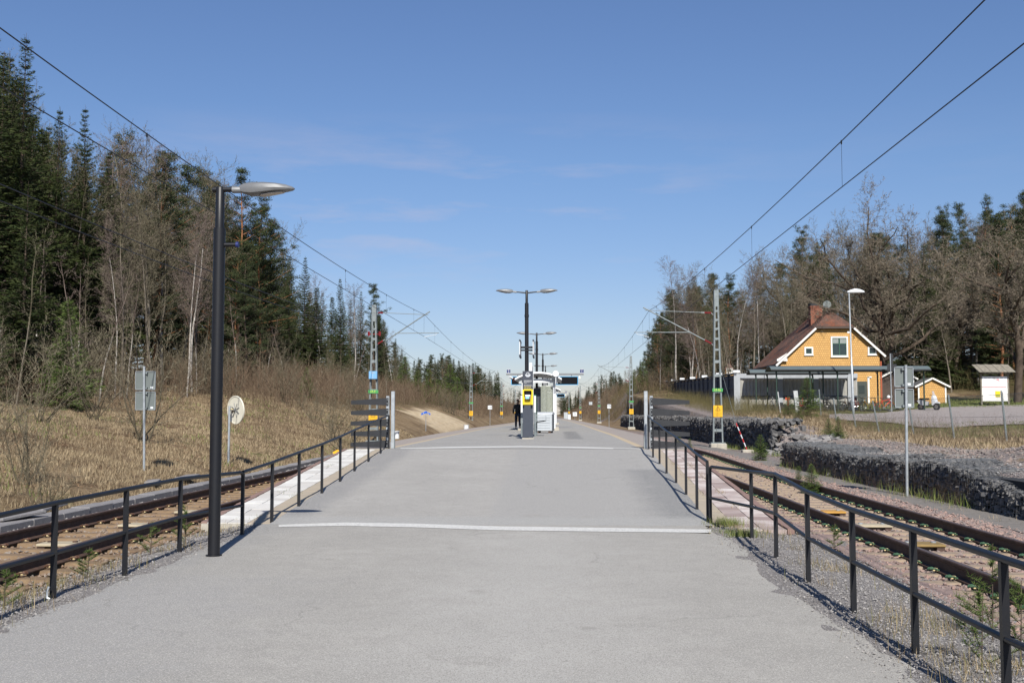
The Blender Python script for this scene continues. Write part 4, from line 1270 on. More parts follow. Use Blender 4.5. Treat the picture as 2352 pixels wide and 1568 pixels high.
# tall white screen end standing before the shelter
Y = 55.0; p = W(1219, 948, Y)
t = thing('wind_screen', 'tall narrow white-framed screen rising above the shelter roof', 'screen', (p.x, Y, ZP))
h = W(0, 835, Y).z - ZP
mb = MB(); mb.bbox((0, 0, h / 2), (.15, .1, h), .01); mb.build('post', M_white, t)
mb = MB(); mb.box((.0, 2.0, h / 2 + .1), (.06, 3.9, h - .3)); mb.build('panel', M_lgrey, t)
mb = MB(); mb.bbox((0, 4.0, h / 2), (.10, .1, h), .01); mb.build('post', M_white, t)
# round white clock disc on the shelter corner
p = W(1276.5, 858, 60.0)
mb = MB(); mb.disc((0, 0, 0), .17, (0, 1, 0), .12, 24)
mb.tube([(0, 0, -.15), (0, 0, -.55)], .025, 8)
tag(mb.build('round_fitting', M_white, None, p), 'round white disc fitting on the right corner of the near shelter roof', 'fitting')

# display gantry
def gantry(Y, pc, pl0, pr0, label, led=True, yb=859.5):
    c0 = W(pc, 948, Y); s = lambda px, py: W(px, py, Y) - Vector((c0.x, Y, ZP))
    t = thing('display_gantry', label, 'display gantry', (c0.x, Y, ZP))
    a, b = s(pl0, yb), s(pr0, yb)
    mb = MB(); mb.box(((a.x + b.x) / 2, 0, a.z), (b.x - a.x, .14, .11)); mb.build('beam', M_alu, t)
    mb = MB(); mb.bbox((0, .1, a.z / 2), (.18, .18, a.z), .01); mb.build('pole', M_alu, t)
    k = (b.x - a.x) / 5.13
    for sd in (-1, 1):
        x = sd * 1.48 * k
        mb = MB(); mb.bbox((x, 0, a.z - .42 * k), (1.42 * k, .22, .52 * k), .01); d_ = mb.build('display', M_screen, t)
        mb = MB()
        for (xx, zz, ww, hh) in ((x, a.z - .155 * k, 1.46 * k, .03), (x, a.z - .69 * k, 1.46 * k, .03), (x - .72 * k, a.z - .42 * k, .035, .54 * k), (x + .72 * k, a.z - .42 * k, .035, .54 * k)):
            mb.box((xx, -.10, zz), (ww, .06, hh))
        mb.build('frame', M_bluefr, d_)
        if sd < 0 and led:
            mb = MB()
            for r_, n_ in ((0, 8), (1, 9), (2, 5)):
                xx = x - .6 * k + (.3 if r_ == 2 else 0)
                for q in range(n_):
                    w_ = rnd.uniform(.03, .09); mb.box((xx + w_ / 2, -.115, a.z - .28 * k - r_ * .13 * k), (w_, .006, .028)); xx += w_ + .03
            mb.build('led_text', M_led, d_)
        mb = MB(); mb.box((x + .3 * sd, 0, a.z - .1 * k), (.06, .06, .12 * k)); mb.build('hanger', M_alu, t)
        # track number box
        xb = (b.x - .12) if sd > 0 else (a.x + .16)
        mb = MB(); mb.bbox((xb, -.02, a.z + .20 * k), (.23 * k, .1, .25 * k), .01); nb_ = mb.build('track_number', M_navy, t)
        mb = MB(); mb.box((xb, -.02, a.z + .07 * k), (.25 * k, .12, .03)); mb.box((xb, -.02, a.z + .335 * k), (.25 * k, .12, .02)); mb.build('track_number_base', M_white, nb_)
        text_mesh('1' if sd > 0 else '2', .20 * k, 'lettering', M_white, nb_, (xb, -.075, a.z + .165 * k))
        text_mesh('Spår', .075 * k, 'lettering', M_white, nb_, (xb, -.075, a.z + .285 * k))
    mb = MB(); mb.tube([(a.x + .42 * k, -.1, a.z - .26), (a.x + .22 * k, -.25, a.z - .16)], .07, 10); mb.build('camera', M_white, t, smooth=True)
    mb = MB(); mb.tube([(b.x - .28 * k, -.05, a.z - .28), (b.x - .28 * k, -.05, a.z - .12)], [.08, .05], 10); mb.build('loudspeaker', M_cream, t, smooth=True)
gantry(71.8, 1251, 1162.7, 1340.7, 'gantry with two black displays in blue frames and track numbers 1 and 2')
gantry(150, 1270, 1240, 1302, 'far display gantry beyond the second shelter, small', False, 903)

# ------------------------------------------------------------------ signs beside the tracks
def double_sign(px, base_py, top_py, panels, label, lean=0.0):
    b = G(px, base_py, .0)
    t = thing('signal_sign', label, 'track sign', (b.x, b.y, .0), 0, 'grey sign backs on poles beside the tracks')
    zt = W(px, top_py, b.y).z
    tl = (W(px - lean, top_py, b.y).x - b.x)
    mb = MB(); mb.tube([(0, 0, -.1), (tl, 0, zt)], .030, 12); mb.build('pole', M_galv, t, smooth=True)
    for (x0, x1, y0, y1) in panels:
        A = W(x0, y0, b.y) - Vector((b.x, b.y, 0)); B = W(x1, y1, b.y) - Vector((b.x, b.y, 0))
        c = ((A.x + B.x) / 2, .06, (A.z + B.z) / 2); w, h = B.x - A.x, A.z - B.z
        mb = MB(); mb.bbox(c, (w, .012, h), .004); pn = mb.build('panel', M_signback, t)
        mb = MB()
        for zz in (A.z - .01, B.z + .01): mb.box((c[0], .045, zz), (w, .02, .012))
        for xx in (A.x + .006, B.x - .006): mb.box((xx, .045, c[2]), (.012, .02, h))
        mb.build('rim', M_galv, pn)
        mb = MB()
        for zz in (A.z - .05, B.z + .04): mb.box((c[0], .035, zz), (.12, .05, .03)); mb.box((c[0] - .04, .02, zz), (.02, .08, .05)); mb.box((c[0] + .05, .02, zz), (.02, .08, .05))
        mb.build('clamp', M_galvd, pn)
        mb = MB(); mb.box((B.x - .09, .05, B.z + .06), (.07, .003, .05)); mb.build('sticker', M_white, pn)
double_sign(331, 1106, 841, [(310, 355, 852, 895), (310, 355, 898.5, 941.5)], 'tall grey double sign seen from behind, in the grass beyond the left track')
double_sign(2083.5, 1137, 838, [(2054.8, 2100, 842.5, 888.5), (2056.5, 2101, 892, 936.5)], 'tall grey double sign seen from behind, beside the right track and stone wall', 3.0)
# round sign on the left, seen from behind at an angle
b = G(524.5, 1078, 0); zc = W(538, 941, b.y).z
t = thing('round_sign', 'round cream sign on a grey pole, seen from behind, left of the track', 'round sign', (b.x, b.y, 0))
mb = MB(); mb.tube([(0, 0, -.1), (0, 0, zc + .12)], .035, 10); mb.build('pole', M_galv, t, smooth=True)
dx = W(538, 941, b.y).x - b.x
d_ = MB(); ax = Vector((math.sin(R(40)), math.cos(R(40)), .05))
cc = Vector((dx, .16, zc))
d_.disc(cc, .415, ax, .02, 40); d_.disc(cc, .43, ax, .045, 40, .40)
dd = d_.build('disc', mat('cream disc', (.68, .65, .54), .5, amt=.15, scale=6), t)
mb = MB(); a_ = ax.cross(Vector((0, 0, 1))).normalized(); b_ = Vector((0, 0, 1))
cf = cc - ax * .05
for k in range(4):
    an = math.pi / 4 * k + .3; v = (a_ * math.cos(an) + b_ * math.sin(an))
    mb.bar(cc - ax * .02 - v * .22, cc - ax * .02 + v * .22, .018)
mb.tube([cf + a_ * .02, cf - ax * .12], .02, 6); mb.build('strut', M_alu, dd)
mb = MB(); mb.bbox(tuple(cf + a_ * (-.12) - Vector((0, 0, .0))), (.10, .08, .06), .01); mb.build('lamp_unit', mat('ochre unit', (.5, .38, .12), .5), dd)

def board_sign(px, base_py, x0, x1, y0, y1, txt, label, Y, arrow=False, zb=0):
    b = W(px, base_py, Y)
    t = thing('speed_sign', label, 'speed sign', (b.x, Y, b.z), 0, 'white number boards beside the line')
    A = W(x0, y0, Y) - b; B = W(x1, y1, Y) - b
    mb = MB(); mb.tube([(0, 0, -.3), (0, 0, A.z + .08)], .03, 8); mb.build('pole', M_galv, t, smooth=True)
    mb = MB(); mb.bbox(((A.x + B.x) / 2, -.045, (A.z + B.z) / 2), (B.x - A.x, .015, A.z - B.z), .004); pn = mb.build('board', M_white, t)
    text_mesh(txt, (A.z - B.z) * .62, 'lettering', M_dktext, pn, ((A.x + B.x) / 2, -.056, (A.z + B.z) / 2))
board_sign(1125.5, 979, 1120.6, 1130.4, 931, 939.6, '110', 'white board reading 110 on a pole left of the platform', 139)
board_sign(1399, 982, 1394.7, 1403.5, 928.5, 937.5, '116', 'white board reading 116 on a pole right of the platform', 126)
board_sign(1320.5, 965, 1315.5, 1325.2, 946, 955.5, '↑', 'small white square board on a thin pole in the far right distance', 200)
# blue bent distance sign
b = W(978, 999, 83); t = thing('distance_sign', 'small bent blue sign with pale figures on a thin pole, before the sandy slope', 'distance sign', (b.x, 83, b.z))
zt = (W(978, 945, 83) - b).z
mb = MB(); mb.tube([(0, 0, -.3), (0, 0, zt + .05)], .022, 8); mb.build('pole', M_galv, t, smooth=True)
for s, w_ in ((-1, .34), (1, .36)):
    mb = MB(); mb.prism([(0, -.03, zt + .05), (s * w_, -.15, zt - .12), (s * w_, -.15, zt - .27), (0, -.03, zt - .12)], (0, .015, 0)); pn = mb.build('wing', M_blue, t)
    text_mesh('560' if s > 0 else '0', .15, 'lettering', M_white, pn, (s * w_ * .52, -.125, zt - .125), (R(90), -s * R(-26) * 1, -s * R(18)))
# small white pipe end and marker post
for (px, by, w_, h_, lab, Y) in ((911, 1007, .30, .42, 'white pipe end sticking up beside the left end screen', 62), (1071, 988, .42, .45, 'small white bucket-like box at the foot of the sandy slope', 92)):
    b = W(px, by, Y); mb = MB(); mb.tube([(0, 0, 0), (0, 0, h_)], w_ / 2, 14); mb.disc((0, 0, h_), w_ / 2 + .02, (0, 0, 1), .04, 14)
    b.z = max(b.z, Hs(b.x, Y)); tag(mb.build('white_container', M_white, None, b, smooth=True), lab, 'container')
b = W(773, 1042, 33); mb = MB(); mb.prism([(-.10, 0, 0), (.10, 0, 0), (.14, 0, .07), (.02, 0, .13), (-.12, 0, .05)], (0, .10, 0))
tag(mb.build('orange_marker', mat('orange marker', (.85, .45, .02), .5), None, b), 'small orange marker lying at the outer kerb by the left slats', 'marker')
# far cabinets at the platform end
def cabinet(px, py, w_, h_, Y, label, m, cat='cabinet', roof=None):
    b = W(px, py, Y)
    t = thing('equipment_cabinet', label, cat, (b.x, Y, b.z - .02))
    mb = MB(); mb.bbox((0, 0, h_ / 2), (w_, w_ * .6, h_), .03); mb.build('body', m, t)
    mb = MB(); mb.bbox((0, 0, h_ + .03), (w_ * 1.1, w_ * .7, .08), .02); mb.build('lid', roof or M_lgrey, t)
    mb = MB(); mb.box((0, -w_ * .31, h_ * .5), (w_ * .04, .02, h_ * .8)); mb.box((-w_ * .3, -w_ * .31, h_ * .5), (w_ * .03, .02, h_ * .85)); mb.build('door_seam', M_galvd, t)
cabinet(1307.5, 964.5, .50, .97, 185, 'white cabinet at the far end of the platform, below a mast', M_white)
cabinet(1299.5, 962.0, .72, 1.25, 210, 'pale grey hut-like cabinet beyond the far end of the platform', M_lgrey)
cabinet(1356.5, 929.5, .7, .6, 230, 'small grey hut with flat roof high on the far right slope', M_lgrey, 'hut')

# ------------------------------------------------------------------ man walking away along the platform
def person():
    Y = 65.8; c = W(1189.5, 985, Y)
    t = thing('person', 'man in black jacket and dark jeans walking away on the platform', 'person', (c.x, Y, ZP), R(4))
    skin_m = mat('skin', (.33, .18, .12), .6, amt=.1); jk = mat('black jacket', (.012, .012, .014), .7, amt=.3, scale=12, bump=.3)
    jn = mat('dark blue jeans', (.02, .03, .06), .8, amt=.3, scale=10, bump=.2); hr = mat('short dark hair', (.035, .025, .02), .8)
    def skinned(name, m, pts, edges, rads, root=0, sub=2):
        me = bpy.data.meshes.new(name); me.from_pydata([Vector(p) for p in pts], edges, []); 
        ob = link(name, me, t)
        md = ob.modifiers.new('skin', 'SKIN'); ob.modifiers.new('sub', 'SUBSURF').levels = sub
        ob.modifiers['sub'].render_levels = sub
        for i, r in enumerate(rads):
            rr = r if isinstance(r, tuple) else (r, r)
            me.skin_vertices[0].data[i].radius = rr
        me.skin_vertices[0].data[root].use_root = True
        dg = bpy.context.evaluated_depsgraph_get()
        m2 = bpy.data.meshes.new_from_object(ob.evaluated_get(dg))
        bpy.data.objects.remove(ob)
        m2.materials.clear(); m2.materials.append(m)
        m2.polygons.foreach_set('use_smooth', [True] * len(m2.polygons))
        return link(name, m2, t)
    # walking: left foot planted in front (y+), right heel lifting behind
    P = [(0, 0, .95), (0, .01, 1.15), (0, .0, 1.38), (0, .0, 1.50), (0, .03, 1.60), (0, .04, 1.72),
         (-.10, 0, .92), (-.11, .12, .50), (-.11, .16, .09), (-.12, .29, .05),
         (.10, 0, .92), (.11, .02, .50), (.11, -.22, .14), (.12, -.12, .05),
         (-.19, 0, 1.42), (-.26, -.02, 1.16), (-.24, .14, .98), (-.235, .20, .90),
         (.19, 0, 1.42), (.26, -.02, 1.16), (.25, -.06, .92), (.25, -.06, .83)]
    E = [(0, 1), (1, 2), (2, 3), (3, 4), (4, 5), (0, 6), (6, 7), (7, 8), (8, 9), (0, 10), (10, 11), (11, 12), (12, 13), (2, 14), (14, 15), (15, 16), (16, 17), (2, 18), (18, 19), (19, 20), (20, 21)]
    Rr = [(.14, .11), (.14, .10), (.15, .10), .055, .075, .06, .085, .055, .04, .035, .085, .055, .04, .035, .06, .042, .032, .03, .06, .042, .032, .03]
    body = skinned('body', skin_m, P, E, Rr)
    for s, w_ in ((-1, (-.235, .20, .90)), (1, (.25, -.06, .83))):
        for k in range(4):
            a = Vector(w_) + Vector((0, (k - 1.5) * .019, -.03))
            mb = MB(); mb.tube([a, a + Vector((0, .004, -.04)), a + Vector((-s * .012, .012, -.075 + .006 * abs(k - 1.5)))], [.010, .009, .007], 6); mb.build('finger', skin_m, body, smooth=True)
        a = Vector(w_) + Vector((-s * .01, .035, -.0)); mb = MB(); mb.tube([a, a + Vector((0, .028, -.03)), a + Vector((0, .034, -.06))], [.011, .010, .008], 6); mb.build('thumb', skin_m, body, smooth=True)
    skinned('jacket', jk, [(0, 0, .88), (0, .0, 1.02), (0, -.005, 1.22), (0, -.01, 1.40), (0, 0, 1.50), (-.19, -.01, 1.41), (-.275, -.03, 1.16), (-.25, .14, .97), (.19, -.01, 1.41), (.275, -.03, 1.16), (.26, -.06, .91)],
            [(0, 1), (1, 2), (2, 3), (3, 4), (3, 5), (5, 6), (6, 7), (3, 8), (8, 9), (9, 10)],
            [(.185, .14), (.18, .14), (.19, .15), (.19, .13), .075, .085, .066, .052, .085, .066, .052])
    skinned('jeans', jn, [(0, 0, .96), (-.10, 0, .88), (-.11, .12, .50), (-.11, .16, .12), (.10, 0, .88), (.11, .02, .50), (.11, -.21, .17)],
            [(0, 1), (1, 2), (2, 3), (0, 4), (4, 5), (5, 6)], [(.15, .12), .105, .078, .066, .105, .078, .066])
    for x, y0, z in ((-.12, .16, .03), (.12, -.20, .06)):
        mb = MB(); mb.bbox((x, y0 + .08, z + .02), (.10, .28, .09), .03); sh = mb.build('shoe', mat('pale shoe', (.45, .40, .33), .7), t)
    mb = MB(); mb.tube([(0, .015, 1.705), (0, .02, 1.735), (0, .03, 1.77), (0, .035, 1.795)], [.088, .088, .070, .03], 12); mb.build('hair', hr, t, smooth=True)
    mb = MB(); mb.tube([(0, .115, 1.665), (0, .14, 1.65)], [.02, .012], 6)
    for s in (-1, 1): mb.tube([(s * .078, .03, 1.64), (s * .088, .03, 1.665), (s * .078, .03, 1.69)], .012, 5)
    mb.build('face', skin_m, body)
person()
# ------------------------------------------------------------------ yellow house
M_yel = bpy.data.materials.new('yellow shingle cladding'); M_yel.use_nodes = True
nt = M_yel.node_tree; b = nt.nodes['Principled BSDF']; b.inputs['Roughness'].default_value = .75
tcn = N(nt, 'ShaderNodeTexCoord')
mpn = N(nt, 'ShaderNodeMapping'); mpn.inputs['Rotation'].default_value = (R(90), 0, 0)
nt.links.new(tcn.outputs['Object'], mpn.inputs['Vector'])
bk = N(nt, 'ShaderNodeTexBrick', ins={'Scale': 1.0, 'Mortar Size': .010, 'Brick Width': .16, 'Row Height': .20, 'Color1': (.56, .325, .105, 1), 'Color2': (.49, .28, .09, 1), 'Mortar': (.22, .10, .02, 1), 'Mortar Smooth': .3})
nt.links.new(mpn.outputs[0], bk.inputs['Vector'])
nt.links.new(gmix(gnoise(1.1, .5, .8), bk.outputs['Color'], (.48, .26, .07)), b.inputs['Base Color'])
bp = N(nt, 'ShaderNodeBump', ins={'Strength': .8, 'Distance': .03}); bp.invert = True
nt.links.new(bk.outputs['Fac'], bp.inputs['Height']); nt.links.new(bp.outputs[0], b.inputs['Normal'])
M_roof = bpy.data.materials.new('mossy red roof tiles'); M_roof.use_nodes = True
nt = M_roof.node_tree; b = nt.nodes['Principled BSDF']; b.inputs['Roughness'].default_value = .85
tcn = N(nt, 'ShaderNodeTexCoord')
c = gmix(gnoise(1.6, .38, .62), (.32, .135, .085), (.15, .09, .07))
c = gmix(gnoise(.5, .52, .62), c, (.34, .10, .04))
c = gmix(gnoise(18, .45, .65), c, (.05, .04, .035))
c = gmix(gnoise(3.5, .58, .68), c, (.10, .095, .07))
nt.links.new(c, b.inputs['Base Color'])
wv = N(nt, 'ShaderNodeTexWave', ins={'Scale': 5.5}); wv.bands_direction = 'Y'
nt.links.new(tcn.outputs['Object'], wv.inputs['Vector'])
wv2 = N(nt, 'ShaderNodeTexWave', ins={'Scale': 3.0}); wv2.bands_direction = 'Z'; wv2.wave_profile = 'SAW'
nt.links.new(tcn.outputs['Object'], wv2.inputs['Vector'])
ad = N(nt, 'ShaderNodeMath'); nt.links.new(wv.outputs['Fac'], ad.inputs[0]); nt.links.new(wv2.outputs['Fac'], ad.inputs[1])
bp = N(nt, 'ShaderNodeBump', ins={'Strength': 1.0, 'Distance': .06})
nt.links.new(ad.outputs[0], bp.inputs['Height']); nt.links.new(bp.outputs[0], b.inputs['Normal'])
M_brick = mat('chimney brick', (.28, .09, .05), .9, c2=(.14, .07, .05), scale=9, bump=.4, bscale=20)

def window(parent, cx, y, z0, z1, w, curtain=False):
    """framed window in the wall plane facing -y at y"""
    zc, h = (z0 + z1) / 2, z1 - z0
    mb = MB()
    fw = .13
    for (x, z, ww, hh) in ((cx - w / 2 - fw / 2, zc, fw, h + 2 * fw), (cx + w / 2 + fw / 2, zc, fw, h + 2 * fw), (cx, z1 + fw / 2, w, fw), (cx, z0 - fw / 2, w, fw)):
        mb.box((x, y - .04, z), (ww, .08, hh))
    mb.box((cx, y - .06, z0 - fw - .02), (w + 2 * fw + .08, .14, .04))
    wn_ = mb.build('window', M_whitew, parent)
    mb = MB(); mb.box((cx, y - .012, zc), (w, .02, h)); mb.build('pane', M_glass, wn_)
    mb = MB()
    sw = .05
    for (x, z, ww, hh) in ((cx - w / 2 + sw / 2, zc, sw, h), (cx + w / 2 - sw / 2, zc, sw, h), (cx, z1 - sw / 2, w - 2 * sw, sw), (cx, z0 + sw / 2, w - 2 * sw, sw)):
        mb.box((x, y - .04, z), (ww, .035, hh))
    if curtain:
        mb.box((cx, y - .04, zc), (.08, .035, h - 2 * sw)); mb.box((cx, y - .038, z1 - h * .33), (w - 2 * sw, .031, .06))
    mb.build('sash', mat('dark green sash', (.03, .09, .06), .5), wn_)
    if curtain:
        mb = MB()
        for s in (-1, 1):
            for k in range(5): mb.box((cx + s * (.12 + k * .10), y - .026, z1 - h * .17), (.07, .008, h * .3))
        mb.build('curtain', mat('curtain', (.35, .38, .36), .8), wn_)
def house():
    Y = 96.0
    q = lambda px, py: W(px, py, Y)
    xl, xr = q(1793, 900).x, q(2022, 900).x
    cx = (q(1872, 750).x + q(1959, 750).x) / 2
    zg = Hs((xl + xr) / 2, Y) - .2
    L_ = 11.0
    o = Vector((cx, Y, zg))
    t = thing('yellow_house', 'yellow wooden house with half-hipped red tile roof and white trim behind the bicycle shelter', 'house', o)
    a, b2 = xl - cx, xr - cx
    z_hip = q(1900, 750).z - zg; xh0, xh1 = q(1872, 750).x - cx, q(1959, 750).x - cx
    sl = (q(1900, 750).z - q(1789, 828).z) / (q(1872, 750).x - q(1789, 828).x)
    def rz(x): return z_hip - sl * (abs(x - (xh0 + xh1) / 2) - (xh1 - xh0) / 2)
    zr = z_hip + sl * (xh1 - xh0) / 2
    # walls (hexagonal gable)
    zl, zr2 = rz(a) - .2, rz(b2) - .2
    mb = MB()
    out_ = [(a, 0, 0), (b2, 0, 0), (b2, 0, zr2), (xh1 - .1, 0, z_hip - .2), (xh0 + .1, 0, z_hip - .2), (a, 0, zl)]
    mb.prism(out_, (0, L_, 0)); mb.build('wall', M_yel, t)
    mid = (xh0 + xh1) / 2
    # roof as two slopes + hip, thin slabs
    ov = .35; ey = -ov; by = L_ + ov
    el, er = a - .42, b2 + .42
    hipd = (zr - z_hip) / sl * .95
    mb = MB(); th = .12
    def slab(pts):
        n_ = (Vector(pts[1]) - Vector(pts[0])).cross(Vector(pts[2]) - Vector(pts[0])).normalized()
        if n_.z < 0: n_ = -n_
        mb.prism([Vector(p) for p in pts], -n_ * th)
    slab([(el, ey, rz(el)), (xh0, ey, z_hip), (mid, ey + hipd, zr), (mid, by - hipd, zr), (xh0, by, z_hip), (el, by, rz(el))])
    slab([(er, ey, rz(er)), (xh1, ey, z_hip), (mid, ey + hipd, zr), (mid, by - hipd, zr), (xh1, by, z_hip), (er, by, rz(er))])
    slab([(xh0 - .02, ey - .02, z_hip + .01), (xh1 + .02, ey - .02, z_hip + .01), (mid, ey + hipd, zr + .01)])
    slab([(xh0, by, z_hip), (xh1, by, z_hip), (mid, by - hipd, zr)])
    rf = mb.build('roof', M_roof, t)
    mb = MB(); mb.tube([(mid, ey + hipd, zr + .02), (mid, by - hipd, zr + .02)], .09, 8); mb.build('ridge_tiles', M_roof, rf)
    mb = MB(); chy = 3.6; chx = W(1873, 730, Y + chy).x - cx; mb.box((chx, chy, zr - .5), (1.05, .9, 2.0))
    mb.box((chx, chy, zr + .55), (1.15, 1.0, .12)); ch = mb.build('chimney', M_brick, rf)
    mb = MB(); mb.prism([(chx - .5, chy - .5, zr + .60), (chx - .58, chy - .5, zr + .86), (chx + .4, chy - .5, zr + .72), (chx + .45, chy - .5, zr + .66)], (0, 1, 0)); mb.build('chimney_cap', M_dkboard, ch)
    mb = MB(); dc = Vector(((q(1909, 708).x - cx), ey + hipd + .2, zr + .55))
    mb.disc(dc, .36, (.3, 1, -.2), .05, 24); mb.tube([dc, dc + Vector((0, .1, -.7))], .03, 6); mb.build('satellite_dish', M_signback, rf)
    # white barge boards and eave returns
    mb = MB()
    for (xa, xb) in ((el, xh0), (er, xh1)):
        mb.bar((xa, ey - .03, rz(xa) - .16), (xb, ey - .03, z_hip - .16), .04, .17)
    mb.build('barge_board', M_whitew, t)
    mb = MB(); mb.box((a + .12, -.18, zl + .12), (.9, .3, .16)); mb.prism([(a - .35, -.3, zl + .2), (a + .55, -.3, zl + .2), (a + .55, -.3, zl + .75)], (0, .05, 0)); mb.build('eave_return', M_whitew, t)
    mb = MB(); mb.box((mid, ey - .03, z_hip - .10), (xh1 - xh0, .04, .18)); mb.build('hip_board', mat('dark brown board and interior shade', (.07, .05, .04), .7), t)
    zz = lambda py: q(1900, py).z - zg
    window(t, q(1912, 0).x - cx, 0, zz(816), zz(776), 1.22, True)
    window(t, q(1843, 0).x - cx, 0, zz(812), zz(800), .50)
    window(t, q(1985.5, 0).x - cx, 0, zz(812), zz(800), .50)
    # lower storey corner trim and door, its shade put into the dark colour
    x = q(1975.5, 0).x - cx
    mb = MB(); mb.box((x, -.05, 1.3), (.16, .1, 2.7)); mb.box((x + .1, -.05, 2.62), (.34, .1, .12)); mb.build('corner_trim', M_whitew, t)
    mb = MB(); mb.box((x - .6, -.03, 1.15), (.95, .06, 2.2)); dr = mb.build('door', mat('door darkened for shade', (.05, .06, .05), .5), t)
    mb = MB(); mb.box((x - .6, -.07, 1.55), (.5, .03, .7)); mb.build('door_window', M_glass, dr)
    mb = MB(); mb.tube([(el + .05, ey, rz(el) - .08), (el + .05, by, rz(el) - .08)], .07, 6); mb.tube([(el + .05, ey + .1, rz(el) - .1), (a - .05, .15, rz(el) - .6), (a - .05, .15, .2)], .045, 6); mb.build('gutter', M_dkboard, t)
    mb = MB(); mb.box((b2 + .08, -.05, 2.0), (.12, .12, 4.0)); mb.build('drainpipe', mat('reddish pipe', (.35, .08, .03), .6), t)
house()

def shed(px, Y, w, h, hw, label, d=2.2, m=None):
    x = W(px, 0, Y).x; zg = Hs(x, Y) - .05
    t = thing('yellow_shed', label, 'shed', (x, Y, zg))
    mb = MB(); mb.prism([(-w / 2, 0, 0), (w / 2, 0, 0), (w / 2, 0, hw), (0, 0, h), (-w / 2, 0, hw)], (0, d, 0)); mb.build('wall', m or M_yel, t)
    mb = MB(); s = (h - hw) / (w / 2)
    for sd in (-1, 1):
        mb.prism([(0, -.2, h + .06), (sd * (w / 2 + .3), -.2, hw - s * .3 + .06), (sd * (w / 2 + .3), -.2, hw - s * .3), (0, -.2, h)], (0, d + .4, 0))
    mb.build('roof', mat('grey felt', (.10, .10, .10), .9), t)
    mb = MB()
    for sd in (-1, 1): mb.bar((0, -.23, h + .0), (sd * (w / 2 + .3), -.23, hw - s * .3 - .0), .04, .14)
    mb.build('barge_board', M_whitew, t)
    mb = MB(); mb.box((w / 2 - .06, -.03, hw / 2), (.12, .06, hw)); mb.box((-w / 2 + .06, -.03, hw / 2), (.12, .06, hw)); mb.build('corner_trim', M_whitew, t)
shed(2118, 95, 2.4, 2.25, 1.65, 'small yellow shed with white gable boards beside the scooter')
shed(2040, 99, 3.0, 3.1, 2.3, 'shade-coloured shed with white eaves board, partly hidden behind the grey sign and tree trunk', m=mat('dark brown board and interior shade', (.07, .05, .04), .7))  # dark wall colour stands in for the shade of an interior
# small hut with hipped brown roof peeping over the grey barrier
def hut():
    Y = 112; x = W(1663, 0, Y).x; zg = Hs(x, Y) - .1
    zt = W(1663, 835, Y).z - zg; ze = W(1663, 848, Y).z - zg; w = (W(1673, 0, Y).x - W(1653.5, 0, Y).x)
    t = thing('yellow_hut', 'tiny yellow hut with brown pyramid roof peeping over the grey barrier', 'hut', (x, Y, zg))
    mb = MB(); mb.box((0, 0, ze / 2), (w * .9, w * .9, ze)); mb.build('wall', M_yel, t)
    mb = MB(); r = w * .55
    mb.add([(-r, -r, ze), (r, -r, ze), (r, r, ze), (-r, r, ze), (-r * .15, 0, zt), (r * .15, 0, zt)], [(0, 1, 5, 4), (1, 2, 5), (2, 3, 4, 5), (3, 0, 4), (0, 3, 2, 1)]); mb.build('roof', mat('brown roof', (.14, .08, .06), .8), t)
    z1, z0 = W(0, 851, Y).z - zg, W(0, 858, Y).z - zg
    window(t, 0, -w * .45, z0 + .06, z1 - .02, w * .42)
hut()

